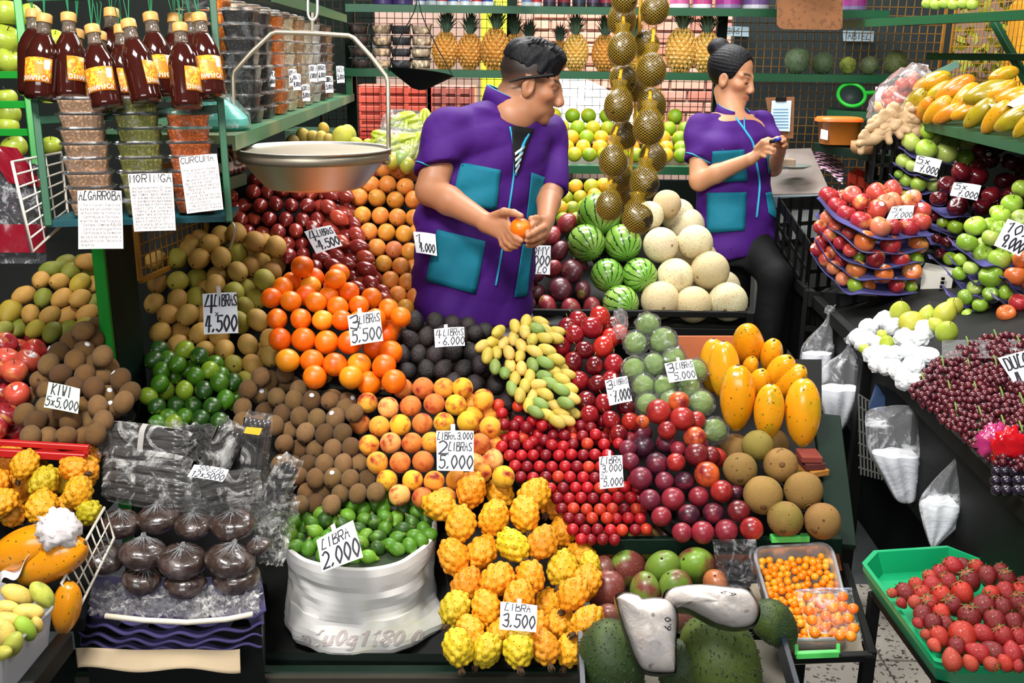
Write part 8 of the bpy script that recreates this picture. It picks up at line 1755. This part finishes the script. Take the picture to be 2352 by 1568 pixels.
def hang_bag(knot,ts,outl,label,seed):
 k=P(*knot,ts);root=empty('carrier_bag',k,label,'bag','clear carrier bags on the rail');n_=36;rows=[];prof=[(knot[1],knot[0]-2.5,knot[0]+2.5)]+outl
 pr=smoothpath([Vector(q)for q in prof],4)
 for i,q in enumerate(pr):
  a,b=P(q.y,q.x,ts),P(q.z,q.x,ts);c=(a+b)/2;r=(b-a).length/2;sd=(b-a).normalized()if r>1e-5 else RX;dp=Vector((-sd.y,sd.x,0));f=i/len(pr)
  rows.append([c+sd*(r*cs(t))*(1+.1*noise.noise(Vector((cs(t)*2,sn(t)*2,seed+f*2)))+.05*sn(9*t+seed)*(1-f))+dp*(r*.55*sn(t))*(1+.15*sn(7*t+seed))for t in[2*pi*j/n_ for j in range(n_)]])
 def tubey(rw):
  mb=MB()
  for i in range(len(rw)-1):mb.add(rw[i]+rw[i+1],[(j,(j+1)%n_,n_+(j+1)%n_,n_+j)for j in range(n_)])
  return mb.add(rw[-1],[tuple(range(n_))])
 tubey(rows).build('film',HB,root,smooth=True);lo=rows[int(len(rows)*.5):];c0=[sum(r,Vector())/n_ for r in lo]
 tubey([[c+(p-c)*.9 for p in r]for r,c in zip(lo,c0)]).add([c0[0]+(p-c0[0])*.9 for p in lo[0]],[tuple(range(n_-1,-1,-1))]).build('contents',FILL,root,smooth=True)
 mb=crumple(.014,.5,seed,10);mb.v=[p+k for p in mb.v];mb.build('knot',HB,root);MB().tube([k,k+Vector((.02,0,.02))],.002,5).build('loop',HB,root)
for a in[((1905,712),3.40,[(740,1893,1912),(790,1848,1916),(830,1838,1912),(868,1842,1908),(880,1850,1890)],'clear carrier bag on the rail, deepest in the aisle',1),((1953,780),3.16,[(810,1935,1964),(850,1880,1982),(890,1868,1985),(940,1886,1962),(985,1900,1936),(1000,1904,1926)],'clear carrier bag on the rail beside the papaya corner',2),((2110,932),2.66,[(945,1998,2112),(985,1984,2118),(1040,1996,2127),(1100,2030,2118),(1140,2052,2110),(1152,2064,2096)],'widest clear carrier bag, hanging open by two corners',3),((2210,1018),2.40,[(1050,2196,2216),(1100,2150,2233),(1150,2116,2234),(1200,2122,2205),(1240,2132,2165),(1256,2138,2152)],'clear carrier bag on the rail closest to the strawberries',5)]:hang_bag(*a)
MB().prism([P(*q,2.9)for q in((2010,900),(2060,925),(2052,950),(1996,940))],(.03,.08,0)).build('paper_stack',mat('blue_paper',srgb('#2c4670'),.6,var=.1),label='stack of white and blue paper in a wire crate below the rail',cat='paper')
mb=MB()
for i in range(9):mb.tube([P(1972+i*8,905+i*6,2.95),P(1978+i*8,1090+i*2,2.95)],.003,5)
for j in range(7):mb.tube([P(1972,905+j*28,2.95),P(2040,950+j*24,2.95)],.003,5)
mb.build('wires',mat('grey_wire',srgb('#5c5c58'),.5),empty('grey_wire_crate',P(2005,1090,2.95),'grey wire crate standing under the rail behind the carrier bags','crate'))['kind']='stuff'
shelf(P(2108,274,4.05),P(2420,342,3.0),(.45,.12,.02),.02,'green shelf of ripe papayas above the apples')
PC_={'':0}
for i,(x,y,w,th,out,lb)in enumerate([(1320,55,95,15,.1,'papaya at the back of the heap, darkest orange'),(890,105,120,20,.45,'papaya at the inner end of the upper row'),(930,165,105,35,.5,'orange papaya squeezed below the inner end of the upper row'),(1030,140,130,30,.35,'pinkish orange papaya second in the upper row'),(1085,200,120,50,.3,'green flanked papaya third in the upper row'),(1225,165,150,15,.25,'biggest green shouldered papaya of the upper row'),(1310,150,95,30,.4,'papaya behind the torn white paper'),(1400,185,125,10,.4,'orange papaya at the outer end, on the torn paper'),(780,228,115,60,.75,'papaya at the inner end of the lower row'),(848,262,96,80,.8,'small papaya second in the lower row'),(922,268,112,50,.6,'papaya third in the lower row'),(985,292,100,30,.6,'papaya fourth in the lower row'),(1092,275,96,25,.4,'bright orange papaya fifth in the lower row, above the topmost apple'),(1175,288,122,50,.6,'greenish papaya sixth in the lower row'),(1278,312,128,60,.65,'yellow papaya seventh in the lower row'),(1385,322,130,30,.6,'green papaya eighth in the lower row'),(1465,355,110,50,.6,'papaya at the outer end of the lower row')]):
 px,py=cr('D4',x,y);t=4.05-(px-2090)*.0032+(.12 if y<220 else 0)+(.1 if y<60 else 0);make('papaya',P(px,py,t),aim(th,out),w/2.614*t/F*.97,srgb(R.choice(['#c48c16','#c8901a','#ac8a18','#c87c1a','#98861a'])),lb,'papaya','papayas on the corner shelf',spin=R.uniform(0,6))
wavy([P(2252,232,3.55),P(2300,248,3.4),P(2360,246,3.2)],[P(2275,222,3.6),P(2320,212,3.5),P(2370,200,3.3)],.01,2,0,'torn_paper',MATS['tissue_white'],'torn white paper under the outer papayas','paper',None,.001)
GING=mat('ginger_skin',srgb('#c0a078'),.7,var=.15,vscale=30,bump=.5,bscale=60)
for i,(x,y,a,L)in enumerate(((600,330,30,.13),(660,300,10,.14),(640,360,-10,.15),(720,330,20,.15),(760,285,0,.13),(790,350,15,.13),(700,390,-15,.14),(585,415,25,.16),(545,435,20,.12))):
 px,py=cr('D4',x,y);p=P(px,py,4.0);f=Field(tuple(p-Vector((.12,.12,.1))),tuple(p+Vector((.12,.12,.1))),.006);d=aim(a,.1)
 f.chain([p-d*L/2,p+Vector((0,0,R.uniform(-.01,.01))),p+d*L/2],[.018,.022,.016],.01)
 for k in range(5):q=p+d*R.uniform(-L/2,L/2);e=jit(aim(R.uniform(0,360),.3),.3);f.cone(q,q+e*R.uniform(.025,.05),.015,.014,.008)
 me,_=f.mesh('ginger_root',GING,0);me.transform(Matrix.Translation(-p));tag(link('ginger_root',me,None,p),f'knobbly ginger root, {ORD[i + 1]} of the heap on the dark basket','ginger','ginger roots')
crate((2012,318,4.1),(2075,318,4.0),(.05,.2,0),.2,'dark woven basket under the ginger roots')
tb_=empty('produce_bag',P(2072,240,4.12),'clear bag of red orange tomatoes beside the papayas','bag');inv=world_of(tb_).inverted()
for i in range(26):
 u=R.random();o=link('tomato',PROTO['golden_berry'][0],tb_,inv@P(2030+75*u+R.uniform(-5,5),255-60*u+R.uniform(-28,22),4.12+R.uniform(-.03,.05)),None,R.uniform(.045,.06));o.color=c4(srgb(R.choice(['#c0523a','#b8452c','#cc6a4c'])))
c_=P(2066,228,4.08);Mb=Matrix.Translation(c_)@rotz_to(aim(50,.25),0).to_matrix().to_4x4()@Matrix.Diagonal((.095,.075,.15,1));b_=crumple(1,.14,2,30);b_.v=[Mb@p for p in b_.v];b_.build('film',BAGF,tb_,smooth=True)
MB().prism([P(*q,4.02)for q in((2128,172),(2200,138),(2204,152),(2132,192))],(0,.004,0)).build('green_sign',mat('sign_green',srgb('#5c8a78'),.6,var=.3),label='small green printed card leaning behind the papayas',cat='sign')
# ------ behind the woman: counter, plate, crates beyond the wire
ctr=empty('counter',P(1850,560,4.45),'white glass topped counter with pink and black cloth behind the woman','counter');a_,b_=P(1755,452,4.25),P(1905,448,4.2)
MB().prism([a_,b_,b_-Vector((0,0,b_.z)),a_-Vector((0,0,a_.z))],(.05,.7,0)).build('cabinet',mat('cabinet_white',srgb('#9aa09e'),.5,var=.1),ctr);MB().prism([a_+Vector((0,-.01,.0)),b_+Vector((0,-.01,.0)),b_+Vector((.05,.5,.14)),a_+Vector((.05,.5,.14))],(0,0,.012)).build('glass_top',mat('frosted_top',srgb('#8c827c'),.2,var=.25,vscale=4,coat=.4),ctr);MB().beam(a_+Vector((0,-.015,-.02)),b_+Vector((0,-.015,-.02)),.02,.05).build('trim',mat('trim_grey',srgb('#6c8088'),.4),ctr)
CHK=NT('checked_cloth');ck=CHK.new('ShaderNodeTexChecker');ck.inputs['Scale'].default_value=26;ck.inputs[1].default_value=c4(srgb('#1c1420'));ck.inputs[2].default_value=c4(srgb('#d0a0b4'));CHK.link(CHK.coords(False),ck.inputs[0]);CHK.link(ck.outputs[0],CHK.b.inputs['Base Color'])
wavy([P(1770,398,4.5),P(1840,396,4.5),P(1900,392,4.5),P(1935,425,4.3)],[P(1780,352,4.9),P(1840,350,4.9),P(1900,350,4.9),P(1940,380,4.7)],.006,2,1,'checked_cloth',CHK.m,'pink and black checked cloth on the counter behind the woman','cloth',None,.002)
pl=empty('plate',P(1822,384,4.3),'grey plate with a slice of cake on the counter behind the woman','plate');MB().lathe([(0,0),(.05,0),(.075,.012),(.073,.014),(.05,.003),(0,.003)],28,Matrix.Translation(P(1822,386,4.3))).build('dish',mat('plate_grey',srgb('#6c746c'),.3,var=.03),pl,smooth=True);MB().obox(Matrix.Translation(P(1806,376,4.3)),(.035,.02,.022),.004).build('cake',mat('cake_brown',srgb('#a08a74'),.8,var=.2),pl)
REDC=mat('red_crate',srgb('#c8402c'),.45,var=.1)
crate((1950,395,4.6),(2010,420,4.45),(.1,.2,0),.2,'orange red crate behind the ledge of the wooden bowl',REDC)
def far_crate(x,y,z,w,hx,lb):
 q=PY(x,y,6.2);m=mat('crate_'+hx[1:],srgb(hx),.5,var=.1);root=empty('market_crate',(q.x,6.2,z),lb,'crate','crates beyond the wire')
 for k in range(5):MB().box((q.x-w/2,6.2-.008,z+k*.056),(q.x+w/2,6.2,z+k*.056+.036),.002).build('slat',m,root)
 for k in range(4):MB().box((q.x-w/2+k*(w-.03)/3,6.2-.016,z),(q.x-w/2+.03+k*(w-.03)/3,6.2-.009,z+.27),.002).build('upright',m,root)
 MB().box((q.x-w/2,6.2,z),(q.x+w/2,6.5,z+.27),.004).build('body',m,root)
MB().box((PY(690,200,6.2).x,6.22,0),(PY(1090,200,6.2).x,6.55,.975),.01).build('market_table',DARKW,label='dark market table under the red crates beyond the wire',cat='table')
for a in[(905,200,1.25,.46,'#e0604c','pinkish red crate beyond the wire, upper left of the pair'),(905,250,0.978,.46,'#c83a2c','red crate beyond the wire, lower left of the pair'),(1035,210,1.25,.29,'#b8685c','dull red crate beyond the wire beside the yellow column'),(1035,260,.978,.30,'#d8483c','bright red crate beyond the wire behind the shoulder of the man'),(720,250,.978,.36,'#24402c','dark green crate beyond the wire behind the side shelf')]:far_crate(*a)
struct(tag(MB().box((PY(1105,150,6.7).x,6.7,0),(PY(1172,150,6.7).x,6.9,2.6),.01).build('trim_4',mat('yellow_column',srgb('#d8e020'),.6,var=.05)),'bright yellow painted column beyond the wire'))
struct(MB().box((-1.55,7.2,0),(PY(860,150,7.2).x,7.28,3),0).build('wall_far',DARKW))
um=empty('market_umbrella',PY(1330,240,6.6),'white market umbrella glowing in daylight beyond the wire','umbrella');cu_=PY(1318,182,6.6)
MB().lathe([(.5,-.27),(.36,-.15),(.2,-.05),(.02,.03),(0,.03)],16,Matrix.Translation(cu_)).build('canopy',mat('white_canvas',srgb('#f4f4f2'),.8,var=.02),um);MB().tube([cu_+Vector((0,0,.02)),Vector((cu_.x,cu_.y,0))],.015,6).build('pole',STEELD,um)
sg_=[((1660,60),(1720,62),(1719,85),(1659,83),'306'),((1936,70),(2008,72),(2005,98),(1936,96),'ABIEL')]
for q in sg_:card(q[:4],5.66,[(q[4],.15,.2,.55,.7)],'number_plate',f'grey plate reading {q[4].lower()} on the lock-up beyond the wire',None,0,mat('plate_board',srgb('#5c7078'),.7,var=.1),.14)
FOL=mat('foliage',srgb('#8c9a1c'),.6,var=.25,vscale=2);bs_=empty('potted_shrub',(3.1,6.85,0),'yellow green shrub beyond the side wire','shrub');mb=MB()
for i in range(420):
 p=Vector((3.1+R.gauss(0,.2),6.85+R.gauss(0,.15),1.75+R.gauss(0,.28)));d=jit((0,0,1),.9)*.07;e=jit((1,0,0),.7)*.025;mb.add([p,p+d*.5+e,p+d,p+d*.5-e],[(0,1,2,3)])
mb.build('leaves',FOL,bs_)['kind']='stuff';MB().tube([(3.1,6.85,0),(3.1,6.85,1.6)],.03,8).build('trunk',DKB,bs_)
vn=empty('market_cart',(3.3,5.6,0),'yellow market cart with a red banner beyond the side wire','cart');MB().box((2.9,5.6,.5),(3.9,6.2,2.05),.03).build('body',mat('cart_yellow',srgb('#d89a1c'),.5,var=.08),vn);MB().box((2.95,5.58,1.45),(3.12,5.6,1.9),.003).build('banner',mat('banner_red',srgb('#d0202c'),.6,var=.05),vn)
for x in(3.05,3.75):MB().lathe([(0,-.04),(.25,-.04),(.26,0),(.25,.04),(0,.04)],20,Matrix.Translation((x,5.58,.26))@Matrix.Rotation(pi/2,4,'X')).build('wheel',BLACKM,vn);
MB().beam((3.4,5.9,0),(3.4,5.9,.5),.1,.1).build('leg',BLACKM,vn)
